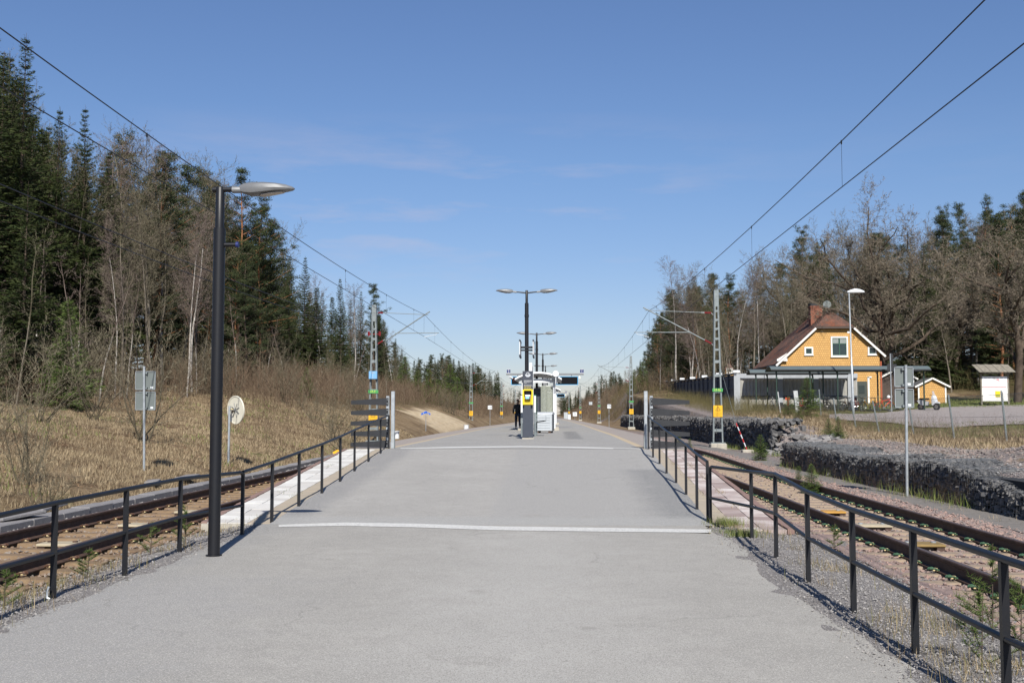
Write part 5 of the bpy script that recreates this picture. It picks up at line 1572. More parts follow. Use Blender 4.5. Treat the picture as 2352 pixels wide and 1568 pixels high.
# ------------------------------------------------------------------ grey noise barrier and its front wall
M_bar = mat('blue grey barrier boards', (.055, .065, .085), .7, c2=(.085, .09, .105), scale=1.3, bump=.1)
M_barw = mat('pale barrier top', (.34, .36, .38), .7, amt=.2, scale=2)
M_corr = mat('pale corrugated sheet', (.38, .37, .34), .7, amt=.25, scale=3)
def barrier():
    Yc = 84.0; xc = W(1688, 858, Yc).x; zt = W(1688, 858, Yc).z
    zg = Hs(xc, Yc)
    t = thing('noise_barrier', 'long blue grey boarded noise barrier running away behind the stone wall', 'noise barrier', (xc, Yc, zg - .2))
    ht = zt - zg + .2
    y = 0; k = 0
    pitch = 3.0
    while y < 62:
        dz = Hs(xc, Yc + y) - zg
        mb = MB(); mb.box((0, y, (ht + dz * .3) / 2), (.2, .16, ht + dz * .3)); mb.build('post', M_bar, t)
        mb = MB(); h_ = ht + dz * .3
        mb.box((.06, y + pitch / 2, h_ / 2 - .03), (.06, pitch - .16, h_ - .1))
        for f_ in (.12, .38, .64, .9): mb.box((-.01, y + pitch / 2, h_ * f_), (.07, pitch - .16, .10))
        mb.build('panel', M_bar, t)
        mb = MB(); mb.box((.03, y + pitch / 2, h_ + .03), (.32, pitch, .06)); mb.build('cap', M_dgrey, t)
        if k % 3 == 0:
            mb = MB(); mb.box((.1, y, h_ + .17), (.5, .3, .20)); mb.build('lamp_box', M_white, t)
        y += pitch; k += 1
    # front wall, facing the platform
    x1 = W(1969, 858, Yc).x - xc
    t = thing('corrugated_wall', 'pale corrugated wall with white top band behind the parked bicycles', 'wall', (xc, Yc, zg - .2))
    mb = MB(); mb.box((x1 / 2, .0, ht - .16), (x1, .12, .34)); mb.build('top_band', M_barw, t)
    mb = MB(); mb.box((.14, -.03, ht / 2), (.46, .12, ht - .3)); mb.build('corner_post', M_barw, t)
    n = int(x1 / .14)
    vs, fs = [], []
    for i in range(n + 1):
        x = .38 + (x1 - .38) * i / n; yy = -.02 if i % 2 else .07
        vs += [(x, yy, .0), (x, yy, ht - .33)]
    for i in range(n): fs.append((2 * i, 2 * i + 2, 2 * i + 3, 2 * i + 1))
    mb = MB(); mb.add(vs, fs); mb.build('corrugated_sheet', M_corr, t)
    for x in (3.55, 6.35, 9.0):
        mb = MB(); mb.box((x * x1 / 9.6, -.06, ht / 2 - .1), (.36, .14, ht - .2)); mb.build('pillar', M_barw, t)
    mb = MB(); mb.box((x1 / 2 + .2, -.08, ht * .42), (x1 - .5, .08, .09)); mb.box((x1 / 2 + .2, -.08, ht - .36), (x1 - .5, .08, .06)); mb.build('rail', M_bar, t)
barrier()

# ------------------------------------------------------------------ bicycle shelters
M_shel = mat('grey green sheet roof', (.13, .16, .16), .45, .2, amt=.15, scale=2)
M_shelp = mat('dark green post', (.012, .035, .025), .5)
def bike_shelter(px0, px1, Y, py, depth, posts, label):
    a, b = W(px0, py, Y), W(px1, py, Y)
    zg = Hs((a.x + b.x) / 2, Y)
    t = thing('bicycle_shelter', label, 'bicycle shelter', ((a.x + b.x) / 2, Y, zg), 0, 'bicycle shelters beside the yellow house')
    w = (b.x - a.x) / 2; z = a.z - zg
    n = 10; vs = []
    prof = [(depth * i / n - .15, -.22 + .30 * math.sin(math.pi * (i / n) ** .8)) for i in range(n + 1)]
    mb = MB(); mb.prism([(-w, y, z + q) for y, q in prof] + [(-w, y, z + q - .05) for y, q in reversed(prof)], (2 * w, 0, 0)); mb.build('roof', M_shel, t)
    mb = MB(); mb.box((0, -.16, z - .24), (2 * w, .05, .10)); mb.box((0, depth - .2, z - .26), (2 * w, .05, .1)); mb.build('gutter', M_dkboard, t)
    for (px, yy) in posts:
        x = W(px, py, Y + yy).x - (a.x + b.x) / 2
        mb = MB(); mb.box((x, yy, (z - .25) / 2), (.09, .09, z - .25)); mb.bar((x, yy + .05, z - .5), (x, yy + .8, z - .12), .04); mb.build('post', M_shelp, t)
    return t
bike_shelter(1770, 2137, 79, 842, 2.3, [(1783, .3), (1890, 1.9), (1923, .3), (2015, 1.9), (2121, .3), (1860, .3)], 'long bicycle shelter with curved grey green roof in front of the yellow house')
bike_shelter(1722, 1960, 82.0, 850, 1.6, [(1736, .2), (1762, 1.0), (1866, .2)], 'lower bicycle shelter roof behind the long one, reaching further left')

# ------------------------------------------------------------------ bicycles
def bicycle(label, x, y, z, rz, frame_m, step=False, basket=None, helmet=None, child=False, lean=0.0):
    t = thing('bicycle', label, 'bicycle', (x, y, z), rz, 'bicycles parked at the shelter')
    t.rotation_euler = (R(lean), 0, rz)
    r = .34 if not child else .25
    wb = .54 if not child else .42
    for s in (-1, 1):
        mb = MB(); pts = [(s * wb + math.cos(a) * (r - .018), 0, r + math.sin(a) * (r - .018)) for a in [i * math.pi / 12 for i in range(25)]]
        mb.tube(pts, .020, 6, False); wh = mb.build('wheel', M_tyre, t, smooth=True)
        mb = MB(); pts = [(s * wb + math.cos(a) * (r - .045), 0, r + math.sin(a) * (r - .045)) for a in [i * math.pi / 12 for i in range(25)]]
        mb.tube(pts, .013, 5, False); mb.build('rim', M_chrome, wh, smooth=True)
        mb = MB()
        for i in range(14):
            a = i * 2 * math.pi / 14; mb.tube([(s * wb, .02 * (-1) ** i, r), (s * wb + math.cos(a) * (r - .05), 0, r + math.sin(a) * (r - .05))], .0022, 3)
        mb.disc((s * wb, 0, r), .025, (0, 1, 0), .09, 8); mb.build('spokes', M_chrome, wh)
        mb = MB(); pts = [(s * wb + math.cos(a) * (r + .03), 0, r + math.sin(a) * (r + .03)) for a in [math.pi * (.15 + .7 * i / 8) + (.25 if s < 0 else -.15) for i in range(9)]]
        for q in (-.022, .022): mb.tube([(p[0], q, p[2]) for p in pts], .008, 4)
        mb.build('mudguard', frame_m, t)
    bbx, sx, hx = -.08, -.22, .40 * wb / .54
    hz = .88 if not child else .68; sz = .80 if not child else .58
    BB = (bbx, 0, .28); ST = (sx, 0, sz); HT = (hx, 0, hz); HB = (hx + .05, 0, hz - .2)
    mb = MB()
    mb.tube([BB, ST], .017, 6); mb.tube([HB, BB], .018, 6)
    if step: mb.tube([(hx + .03, 0, hz - .1), (.10, 0, .46), (bbx - .03, 0, .40)], .016, 6)
    else: mb.tube([HT, (sx + .02, 0, sz - .05)], .016, 6)
    for q in (-.05, .05):
        mb.tube([BB, (-wb, q, r)], .010, 5); mb.tube([(sx + .01, 0, sz - .08), (-wb, q, r)], .009, 5); mb.tube([HB, (wb, q * .8, r)], .012, 5)
    mb.tube([HB, (hx - .02, 0, hz + .10)], .018, 6)
    mb.build('frame', frame_m, t, smooth=True)
    mb = MB(); h0 = hz + .12
    mb.tube([(hx - .16, -.28, h0 + .02), (hx - .02, -.24, h0 + .05), (hx, -.06, h0), (hx, .06, h0), (hx - .02, .24, h0 + .05), (hx - .16, .28, h0 + .02)], .012, 6); hb = mb.build('handlebar', M_chrome, t, smooth=True)
    mb = MB()
    for q in (-1, 1): mb.tube([(hx - .17, q * .283, h0 + .02), (hx - .07, q * .26, h0 + .04)], .017, 6)
    mb.build('grip', M_tyre, hb)
    mb = MB(); mb.tube([ST, (sx - .03, 0, sz + .1)], .013, 5); mb.prism([(sx - .18, -.09, sz + .12), (sx - .16, .09, sz + .12), (sx + .02, .035, sz + .11), (sx + .13, 0, sz + .11), (sx + .02, -.035, sz + .11)], (0, 0, .05)); mb.build('saddle', M_leather, t)
    mb = MB(); mb.disc((bbx, -.04, .28), .09, (0, 1, 0), .01, 16)
    mb.bar((bbx, -.06, .28), (bbx + .12, -.07, .17), .02); mb.bar((bbx, .06, .28), (bbx - .12, .07, .39), .02); mb.box((bbx + .12, -.11, .17), (.08, .08, .02)); mb.box((bbx - .12, .11, .39), (.08, .08, .02)); mb.build('crank', M_galvd, t)
    mb = MB(); mb.box((-wb + .08, 0, r * 2 + .07), (.36, .12, .015)); mb.bar((-wb - .02, .06, r), (-wb - .05, .06, 2 * r + .06), .01); mb.bar((-wb - .02, -.06, r), (-wb - .05, -.06, 2 * r + .06), .01); mb.build('carrier', M_leather, t)
    if basket:
        mb = MB(); mb.box((hx + .18, 0, hz + .0), (.26, .32, .22)); mb.build('basket', basket, t)
    if helmet:
        mb = MB(); mb.tube([(hx - .02, .05, h0 - .02), (hx - .02, .05, h0 + .06), (hx - .02, .05, h0 + .13), (hx - .02, .05, h0 + .17)], [.12, .13, .10, .03], 10); mb.build('helmet', helmet, t, smooth=True)
    mb = MB(); mb.box((wb - .05, 0, 2 * r + .12), (.05, .06, .06)); mb.build('headlight', M_white, t)
cm = lambda n_, c_: mat(n_, c_, .35, .1, amt=.1)
BK = [
    (1899, cm('dark grey frame', (.05, .05, .06)), 80, 'dark bicycle with black bag on its handlebar, left end beside the fence post', dict(basket=M_leather), 80),
    (1916, M_black, 150, 'black city bicycle with silver mudguards, second from the left fence post', dict(step=True), 80.6),
    (1930, cm('dark green frame', (.02, .06, .04)), 75, 'dark green bicycle seen from behind next to the street lamp foot', dict(), 80.2),
    (1946, cm('brown frame', (.12, .06, .03)), 100, 'bicycle with chrome front wheel just left of the street lamp', dict(step=True), 79.6),
    (1967, cm('red dark frame', (.25, .02, .02)), 85, 'dark red bicycle standing behind the street lamp', dict(step=True, basket=M_leather), 80.8),
    (1982, M_black, 60, 'black bicycle with rear carrier against the yellow wall', dict(), 80.4),
    (1995, cm('ochre frame', (.30, .18, .04)), 115, 'ochre coloured bicycle with a fat front tyre, before the yellow wall', dict(step=True), 79.4),
    (2009, cm('gold frame', (.40, .26, .06)), 70, 'gold coloured bicycle with high handlebar before the shelter post', dict(), 80.0),
    (2031, cm('bright red frame', (.65, .05, .02)), 25, 'bright red bicycle with a white helmet and pale front wheel', dict(helmet=M_white), 79.2),
    (2056, M_black, 195, 'bicycle with red and white mudguard hidden behind the grey sign', dict(step=True), 79.6),
    (1839, cm('red paint frame', (.55, .03, .04)), 60, 'red bicycle behind the small pines, left of the fence corner', dict(), 79.4),
    (1868, cm('grey blue frame', (.10, .13, .16)), 120, 'grey bicycle between the small pines and the leaning fence post', dict(), 80.2),
    (1811, cm('orange red frame', (.60, .10, .03)), 80, 'bicycle with an orange red bag far left under the shelter', dict(basket=cm('orange bag', (.6, .10, .05))), 80.6),
    (1778, cm('silver frame', (.35, .36, .38)), 100, 'silver bicycle at the left end of the shelter behind bushes', dict(), 80.6),
]
for px, fm, ang, lab, kw, Y in BK:
    x = W(px, 930, Y).x
    bicycle(lab, x, Y, Hs(x, Y) + .02, R(ang), fm, lean=rnd.uniform(-5, 5), **kw)
# scooter
def scooter():
    Y = 79.5; x = W(2133, 930, Y).x
    t = thing('scooter', 'white and black motor scooter parked at the right end of the shelter', 'scooter', (x, Y, Hs(x, Y) + .02), R(-50))
    sil = cm('silver white plastic', (.62, .64, .66))
    for s in (-.62, .62):
        mb = MB(); pts = [(s + math.cos(a) * .21, 0, .27 + math.sin(a) * .21) for a in [i * math.pi / 10 for i in range(21)]]
        mb.tube(pts, .065, 8, False); wh = mb.build('wheel', M_tyre, t, smooth=True)
        mb = MB(); mb.disc((s, 0, .27), .15, (0, 1, 0), .05, 16); mb.build('rim', M_chrome, wh)
    mb = MB(); mb.prism([(.42, -.20, .35), (.62, -.16, .55), (.50, -.20, 1.0), (.40, -.20, 1.08), (.34, -.2, .9), (.36, -.2, .4)], (0, .40, 0)); mb.prism([(.45, -.09, .52), (.86, -.07, .50), (.80, -.07, .60), (.5, -.09, .64)], (0, .16, 0)); mb.build('front_shield', sil, t)
    mb = MB(); mb.prism([(-.85, -.14, .72), (-.55, -.17, .40), (-.1, -.16, .36), (-.02, -.16, .62), (-.6, -.16, .78)], (0, .32, 0)); mb.build('rear_body', sil, t)
    mb = MB(); mb.bbox((-.35, 0, .82), (.75, .30, .12), .04); mb.build('seat', M_leather, t)
    mb = MB(); mb.box((.15, 0, .33), (.5, .34, .08)); mb.tube([(.62, 0, .27), (.42, 0, 1.0)], .03, 6); mb.build('floorboard', M_leather, t)
    mb = MB(); mb.tube([(.30, -.33, 1.12), (.38, -.1, 1.08), (.38, .1, 1.08), (.30, .33, 1.12)], .018, 6); mb.build('handlebar', M_leather, t)
    mb = MB(); mb.disc((.50, 0, 1.0), .08, (1, 0, .3), .06, 12); mb.build('headlight', M_white, t)
    mb = MB(); mb.prism([(.44, -.16, 1.05), (.44, .16, 1.05), (.34, .12, 1.38), (.34, -.12, 1.38)], (.012, 0, .004)); mb.build('windscreen', mat('clear windscreen', (.5, .52, .55), .1, alpha=.4), t)
scooter()

# ------------------------------------------------------------------ parking street lamp, sign pole, notice board
Y = 76.0; b_ = W(1960, 937, Y); tp = W(1950, 672, Y)
zg = Hs(b_.x, Y)
t = thing('street_lamp', 'tall pale grey street lamp with white head leaning before the yellow house', 'street lamp', (b_.x, Y, zg))
d = tp - Vector((b_.x, Y, zg))
mb = MB(); mb.tube([(0, 0, -.1), d * .40, d * .405, d], [.095, .085, .06, .05], 12); mb.build('pole', M_galv, t, smooth=True)
mb = MB(); n_ = 12; st = [(-.12, .05, .05, -.05), (.05, .13, .13, -.09), (.4, .16, .24, -.09), (.75, .14, .19, -.08), (1.0, .08, .09, -.06), (1.08, .02, .0, -.03)]
vs, fs = [], []
for (x, w_, a1, a2) in st:
    for k in range(n_):
        an = 2 * math.pi * k / n_; vs.append((d.x + x, d.y + w_ * math.cos(an), d.z + .05 + (a1 * math.sin(an) if math.sin(an) > 0 else -a2 * math.sin(an))))
for i in range(len(st) - 1):
    for k in range(n_): fs.append((i * n_ + k, i * n_ + (k + 1) % n_, (i + 1) * n_ + (k + 1) % n_, (i + 1) * n_ + k))
fs += [tuple(range(n_)), tuple(range((len(st) - 1) * n_, len(st) * n_))]
mb.add(vs, fs); mb.build('lamp_head', M_white, t, smooth=True)
mb = MB(); mb.box((d.x * .66 - .14, d.y, d.z * .67), (.16, .04, .12)); mb.build('small_sign', M_white, t)

Y = 77.5; b_ = W(2048, 934, Y); tp = W(2044.5, 812, Y); zg = Hs(b_.x, Y)
t = thing('parking_sign', 'thin pole with dark sign backs rising over the bicycle shelter', 'road sign', (b_.x, Y, zg))
d = tp - Vector((b_.x, Y, zg))
mb = MB(); mb.tube([(0, 0, -.1), d], .035, 8); mb.build('pole', M_galv, t, smooth=True)
for (x0, x1, y0, y1) in ((2044, 2051.5, 811, 836), (2038, 2060, 836, 852)):
    A, B = W(x0, y0, Y) - Vector((b_.x, Y, zg)), W(x1, y1, Y) - Vector((b_.x, Y, zg))
    mb = MB(); mb.bbox(((A.x + B.x) / 2, .05, (A.z + B.z) / 2), (B.x - A.x, .02, A.z - B.z), .004); mb.build('panel', M_dkboard, t)

def notice_board():
    Y = 89.0; q = lambda px, py: W(px, py, Y)
    c = q(2286, 922); zg = min(c.z, Hs(c.x, Y)); zg = Hs(c.x, Y)
    t = thing('notice_board', 'wooden notice board with plank roof, white posters and a yellow notice', 'notice board', (c.x, Y, zg))
    A, B = q(2256, 864), q(2317, 921)
    w = B.x - A.x; zt = A.z - zg; zb = max(B.z - zg, .12); ze = q(0, 858).z - zg; zr = q(0, 841.5).z - zg
    for s in (-1, 1):
        mb = MB(); mb.box((s * (w / 2 + .04), .04, ze / 2), (.12, .12, ze)); mb.build('post', M_wood, t)
    mb = MB(); mb.box((0, .02, (zt + zb) / 2), (w - .06, .05, zt - zb)); mb.build('board', M_whitew, t)
    for k in range(9):
        x0 = -w / 2 - .42 + (w + .84) * k / 9; x1 = x0 + (w + .84) / 9 - .015
        mb = MB(); mb.prism([(x0, -.62, ze - .02), (x1, -.62, ze - .02), (x1 - .25, .25, zr), (x0 - .25, .25, zr)], (0, 0, .035 + (k % 2) * .02)); mb.build('roof_plank', M_wood, t)
    mb = MB(); mb.box((0, -.1, ze - .1), (w + .2, .5, .08)); mb.build('roof_beam', M_wood, t)
    pw = mat('poster white', (.80, .80, .78), .6, amt=.05); pr_ = mat('faded pink print', (.62, .28, .30), .6)
    for i, (x, z, ww, hh) in enumerate(((-.28, .78, .46, .4), (.26, .78, .44, .4), (-.28, .38, .46, .3), (.26, .38, .44, .3), (-.22, .12, .5, .18), (.42, .10, .12, .18))):
        mb = MB(); mb.box((x * w, -.012, zb + (zt - zb) * z), (ww * w * .98, .01, hh * (zt - zb) * .95)); mb.build('poster', pw, t)
    mb = MB(); mb.box((-.02 * w, -.02, zb + (zt - zb) * .575), (w * .9, .008, .05)); mb.box((.30 * w, -.02, zb + (zt - zb) * .80), (.4 * w, .008, .05)); mb.box((.12 * w, -.02, zb + (zt - zb) * .86), (.12 * w, .008, .12)); mb.build('print', pr_, t)
    mb = MB(); mb.box((.10 * w, -.03, zb + (zt - zb) * .29), (.19 * w, .012, .24 * (zt - zb))); nb_ = mb.build('yellow_notice', M_yellow, t)
    mb = MB(); mb.box((.10 * w, -.04, zb + (zt - zb) * .24), (.15 * w, .01, .05)); mb.box((.10 * w, -.04, zb + (zt - zb) * .20), (.15 * w, .01, .03)); mb.build('notice_print', M_greens, nb_)
    mb = MB(); mb.box((.27 * w, -.03, zb + (zt - zb) * .30), (.07 * w, .012, .1 * (zt - zb))); mb.build('red_notice', mat('red brown card', (.22, .05, .03), .6), t)
notice_board()

# ------------------------------------------------------------------ leaning chain-link fence
M_mesh = mat('fence wire', (.30, .31, .31), .5, .3)
def chain_fence():
    F_ = [((2300, 897), (2314, 1013)), ((2178, 906), (2194, 1011)), ((2086, 915), (2101, 1003)), ((2004, 920), (2023, 998)), ((1954, 918), (1970, 993)), ((1914, 914), (1925, 985)), ((1881, 894), (1887, 961))]
    Ys = [41.5, 46.9, 52.3, 57.7, 62.2, 66.4, 70.6]
    t = thing('chain_link_fence', 'leaning chain-link fence on grey posts along the slope below the parking area', 'fence', W(2101, 1003, 52.3))
    o = t.location.copy()
    P = []
    for (tp, bt), Y in zip(F_, Ys):
        b = W(bt[0], bt[1], Y); a = W(tp[0], tp[1], Y); b.z = min(b.z, Hs(b.x, Y) - .05)
        P.append((b, a))
    # one more post beyond the right edge of the picture
    b = P[0][0] + (P[0][0] - P[1][0]); a = P[0][1] + (P[0][1] - P[1][1]); P.insert(0, (b, a))
    P = [(b - o, a - o) for b, a in P]
    for b, a in P:
        mb = MB(); mb.tube([b - Vector((0, 0, .3)), a], .042, 8); mb.build('post', M_galvd, t, smooth=True)
    for (b0, a0), (b1, a1) in zip(P[:-1], P[1:]):
        mb = MB()
        h = (a0 - b0).length; L_ = (b1 - b0).length
        def pt(u, v): return (b0.lerp(b1, u)).lerp(a0.lerp(a1, u), v)
        nU = int(L_ / .11); nV = max(1, int(h / .11))
        vs, fs = [], []
        def wire(p, q, w=.0035):
            d = (q - p).normalized(); s = Vector((d.z, 0, -d.x)) if abs(d.y) < .9 else Vector((1, 0, 0)); s = d.cross(Vector((1, .2, 0))).normalized() * w
            mb.add([p - s, q - s, q + s, p + s], [(0, 1, 2, 3)])
        for i in range(-nV, nU + 1):
            for sgn in (1, -1):
                u0, v0, u1, v1 = i / nU, 0.0, (i + nV) / nU, 1.0
                if u0 < 0: v0 = -i / nV; u0 = 0
                if u1 > 1: v1 = (nU - i) / nV; u1 = 1
                if sgn < 0: v0, v1 = 1 - v0, 1 - v1
                if abs(u1 - u0) > 1e-4: wire(pt(u0, v0 * .94), pt(u1, v1 * .94))
        for v in (.03, .5, .93): wire(pt(0, v), pt(1, v), .005)
        mb.build('wire_mesh', M_mesh, t)
    for px, pt_, pb, Y, w_, lab in ((1829.5, 897, 946, 73.5, .28, 'thick pale concrete post standing among the small pines'), (1790, 899, 948, 74.0, .07, 'thin white gate post left of the thick concrete post')):
        a, b = W(px - 3, pt_, Y), W(px + 2, pb, Y)
        tt = MB(); tt.bbox((0, 0, 0), (w_, w_, (a - b).length), .015)
        o_ = tt.build('concrete_post', mat('pale speckled concrete', (.46, .48, .48), .85, speck=(22, (.2, .2, .2), .58)), None, (a + b) / 2); o_.rotation_euler = (0, R(-6), 0); tag(o_, lab, 'post')
chain_fence()

# ------------------------------------------------------------------ stone walls held in wire mesh
M_gst = mat('dark grey gabion stone', (.085, .085, .088), .85, c2=(.045, .045, .048), scale=6, var=(.15, .145, .14), bump=.3, bscale=20)
M_gw = mat('gabion wire', (.17, .18, .19), .5, .3)
def gabion(label, path, ztop, zbot, thick, size, seed, dens_):
    """path: list of (x, y) along the track-side foot"""
    o = Vector((path[0][0], path[0][1], zbot))
    t = thing('stone_wall', label, 'stone wall', o)
    rs = np.random.RandomState(seed)
    WB = lambda y: .16 * (vnoise(y, 3.0, .9, seed) - .3) + .07 * vnoise(y, 9.0, .4, seed)
    WZ = lambda y: (-.27 * (1 - sstep(y, 15.5, 22)) if ztop < 1 else 0) + .16 * (vnoise(y, 5.0, 1.6, seed) - .6) + .08 * (vnoise(y, 2.0, .5, seed) - .5)
    seg = [(Vector((*path[i], 0)), Vector((*path[i + 1], 0))) for i in range(len(path) - 1)]
    X, Y, Z = [], [], []
    for a, b in seg:
        L_ = (b - a).length; h = ztop - zbot
        d = (b - a).normalized(); nrm = Vector((d.y, -d.x, 0))
        if nrm.x > 0: pass
        else: nrm = -nrm          # pointing away from the track (+x)
        n1 = int(L_ * h * dens_)
        u = rs.uniform(0, 1, n1) ** 1.0; v = rs.uniform(0, 1, n1)
        bul = rs.uniform(-.02, .07, n1) - WB(a.y + (b.y - a.y) * u) * (1 - .6 * v) + (.10 * (1 - v))*0
        X.append(a.x + (b.x - a.x) * u + nrm.x * bul); Y.append(a.y + (b.y - a.y) * u + nrm.y * bul); Z.append(zbot + h * v + WZ(a.y + (b.y - a.y) * u) * v)
        n2 = int(L_ * thick * dens_)
        u = rs.uniform(0, 1, n2); w = rs.uniform(0, thick, n2)
        X.append(a.x + (b.x - a.x) * u + nrm.x * w); Y.append(a.y + (b.y - a.y) * u + nrm.y * w); Z.append(np.full(n2, ztop - .03) + rs.uniform(-.03, .03, n2) + WZ(a.y + (b.y - a.y) * u) * (1 + w * .4))
        # end face towards the camera
    a, b = seg[0]
    n3 = int(thick * (ztop - zbot) * dens_)
    X.append(a.x + rs.uniform(0, thick, n3)); Y.append(a.y + rs.uniform(0, .06, n3)); Z.append(zbot + (ztop - zbot) * rs.uniform(0, 1, n3))
    X, Y, Z = map(np.concatenate, (X, Y, Z))
    S = rs.uniform(size * .6, size * 1.3, len(X))
    stones('stones', M_gst, X - o.x, Y - o.y, Z - o.z, S, seed, parent=t, kind=None, cube=True)
    mb = MB()
    for a, b in seg:
        L_ = (b - a).length; d = (b - a).normalized(); nrm = Vector((abs(d.y), -d.x * (1 if d.y > 0 else -1), 0))
        mb.add([Vector((p.x + nrm.x * .10, p.y + nrm.y * .10, z)) - o for p in (a, b) for z in (zbot, ztop - .1)], [(0, 2, 3, 1)])
        mb.add([Vector((p.x + nrm.x * w, p.y + nrm.y * w, ztop - .1)) - o for p in (a, b) for w in (.1, thick)], [(0, 2, 3, 1)])
    mb.build('wall_core', mat('dark core', (.03, .03, .03), .9), t)
    mb = MB()
    g = .10 if size < .1 else .16
    for a, b in seg:
        L_ = (b - a).length; d = (b - a).normalized()
        nk = int(L_ / g); nz_ = int((ztop - zbot) / g)
        def wp(k, v):
            p = a + d * min(k * g, L_); return Vector((p.x - .05 - float(WB(p.y)) * (1 - .6 * v), p.y, zbot + (ztop - zbot + float(WZ(p.y))) * v)) - o
        def tp_(k, w_):
            p = a + d * min(k * g, L_); return Vector((p.x + w_, p.y, ztop + .035 + float(WZ(p.y)) * (1 + w_ * .4))) - o
        C_ = [[wp(k, v / nz_) for v in range(nz_ + 1)] for k in range(nk + 1)]
        T_ = [[tp_(k, w_ * g) for w_ in range(int(thick / g) + 1)] for k in range(nk + 1)]
        for k in range(nk):
            for v in range(nz_ + 1): mb.bar(C_[k][v], C_[k + 1][v], .004)
            for v in range(nz_): mb.bar(C_[k][v], C_[k][v + 1], .004)
            for w_ in range(len(T_[0])): mb.bar(T_[k][w_], T_[k + 1][w_], .004)
            for w_ in range(len(T_[0]) - 1): mb.bar(T_[k][w_], T_[k][w_ + 1], .004)
            mb.bar(C_[k][nz_], T_[k][0], .004)
    mb.build('wire_mesh', M_gw, t)
    return t
gabion('low dark stone wall in wire mesh beside the right track, behind the grey sign pole', [(7.75, 9), (7.62, 20), (7.50, 30), (7.35, 36)], .66, -.06, 1.2, .052, 21, 190)
gabion('higher dark stone wall in wire mesh behind the large right mast', [(9.35, 47.5), (9.3, 70), (9.1, 110), (8.9, 150)], 1.34, -.2, 1.3, .115, 22, 34)
# tumbled stones at the end of the higher wall and chips on the slope behind
rs = np.random.RandomState(8)
n = 130; X = rs.uniform(9.0, 11.4, n); Y = 45.2 + rs.uniform(-1.5, 2.6, n)
stones('tumbled_stones', mat('light grey boulders', (.30, .29, .28), .85, c2=(.2, .19, .185), scale=4, var=(.18, .17, .165), bump=.3), X, Y, H(X, Y) + .06, rs.uniform(.10, .24, n), 5, flat=.5, cube=True)
n = 15000; Y = 8 + 52 * rs.uniform(0, 1, n) ** 1.3; X = np.where(rs.uniform(0, 1, n) < .6, 8.6, 9.6) + rs.gamma(1.6, 1.0, n)
k = (X < 14.5) & ((X < 12) | (Y > 16)) ; X, Y = X[k], Y[k]
k = (Y < 44) | (X > 9.6); X, Y = X[k], Y[k]
stones('slope_chips', M_st_s, X, Y, H(X, Y) + .005, rs.uniform(.015, .06, len(X)), 9)
n = 2200; X = rs.uniform(7.9, 9.0, n); Y = rs.uniform(9, 36, n)
stones('slope_chips', M_st_g, X, Y, H(X, Y) + .02, rs.uniform(.01, .03, n), 10)
# ------------------------------------------------------------------ vegetation materials
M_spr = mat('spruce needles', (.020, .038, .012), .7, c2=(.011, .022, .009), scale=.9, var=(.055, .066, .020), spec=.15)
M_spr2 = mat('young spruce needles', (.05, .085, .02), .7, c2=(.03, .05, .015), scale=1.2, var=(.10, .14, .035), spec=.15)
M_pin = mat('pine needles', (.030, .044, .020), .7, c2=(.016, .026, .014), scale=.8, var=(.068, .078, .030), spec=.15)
M_bark = mat('grey brown bark', (.11, .085, .065), .9, c2=(.06, .045, .035), scale=3, bump=.5, bscale=12, spec=.15)
M_pbark = mat('orange pine bark', (.34, .15, .07), .9, c2=(.18, .09, .05), scale=2.5, bump=.4, bscale=10, spec=.15)
M_birch = mat('white birch bark', (.50, .48, .44), .8, c2=(.16, .13, .11), scale=5, detail=6, bump=.2, spec=.2)
M_gbark = mat('pale grey bark', (.19, .165, .13), .9, c2=(.10, .085, .068), scale=3, spec=.15)
M_twig = mat('bare brown twigs', (.105, .090, .060), .85, c2=(.062, .052, .036), scale=.6, var=(.185, .165, .115), spec=.1)
M_twigp = mat('bare purple brown twigs', (.125, .092, .08), .85, c2=(.075, .055, .05), scale=.6, var=(.21, .17, .145), spec=.1)
M_twigo = mat('bare grey oak twigs', (.13, .11, .085), .85, c2=(.075, .062, .048), scale=.6, var=(.24, .20, .15), spec=.1)
M_brush = mat('reddish brown brush', (.110, .070, .048), .9, c2=(.065, .045, .032), scale=.35, var=(.185, .14, .095), spec=.1)
M_brushg = mat('olive brush', (.085, .08, .03), .9, c2=(.06, .05, .025), scale=.35, var=(.17, .145, .07), spec=.1)
M_straw = mat('dry grass', (.29, .22, .135), .9, c2=(.16, .115, .066), scale=.45, var=(.37, .30, .195), spec=.1)
M_grass = mat('green grass', (.08, .13, .03), .8, c2=(.13, .14, .045), scale=.8, var=(.19, .21, .07), spec=.1)
M_leafl = mat('dead leaves', (.18, .10, .055), .8, c2=(.10, .06, .035), scale=2, var=(.38, .26, .16), spec=.15)

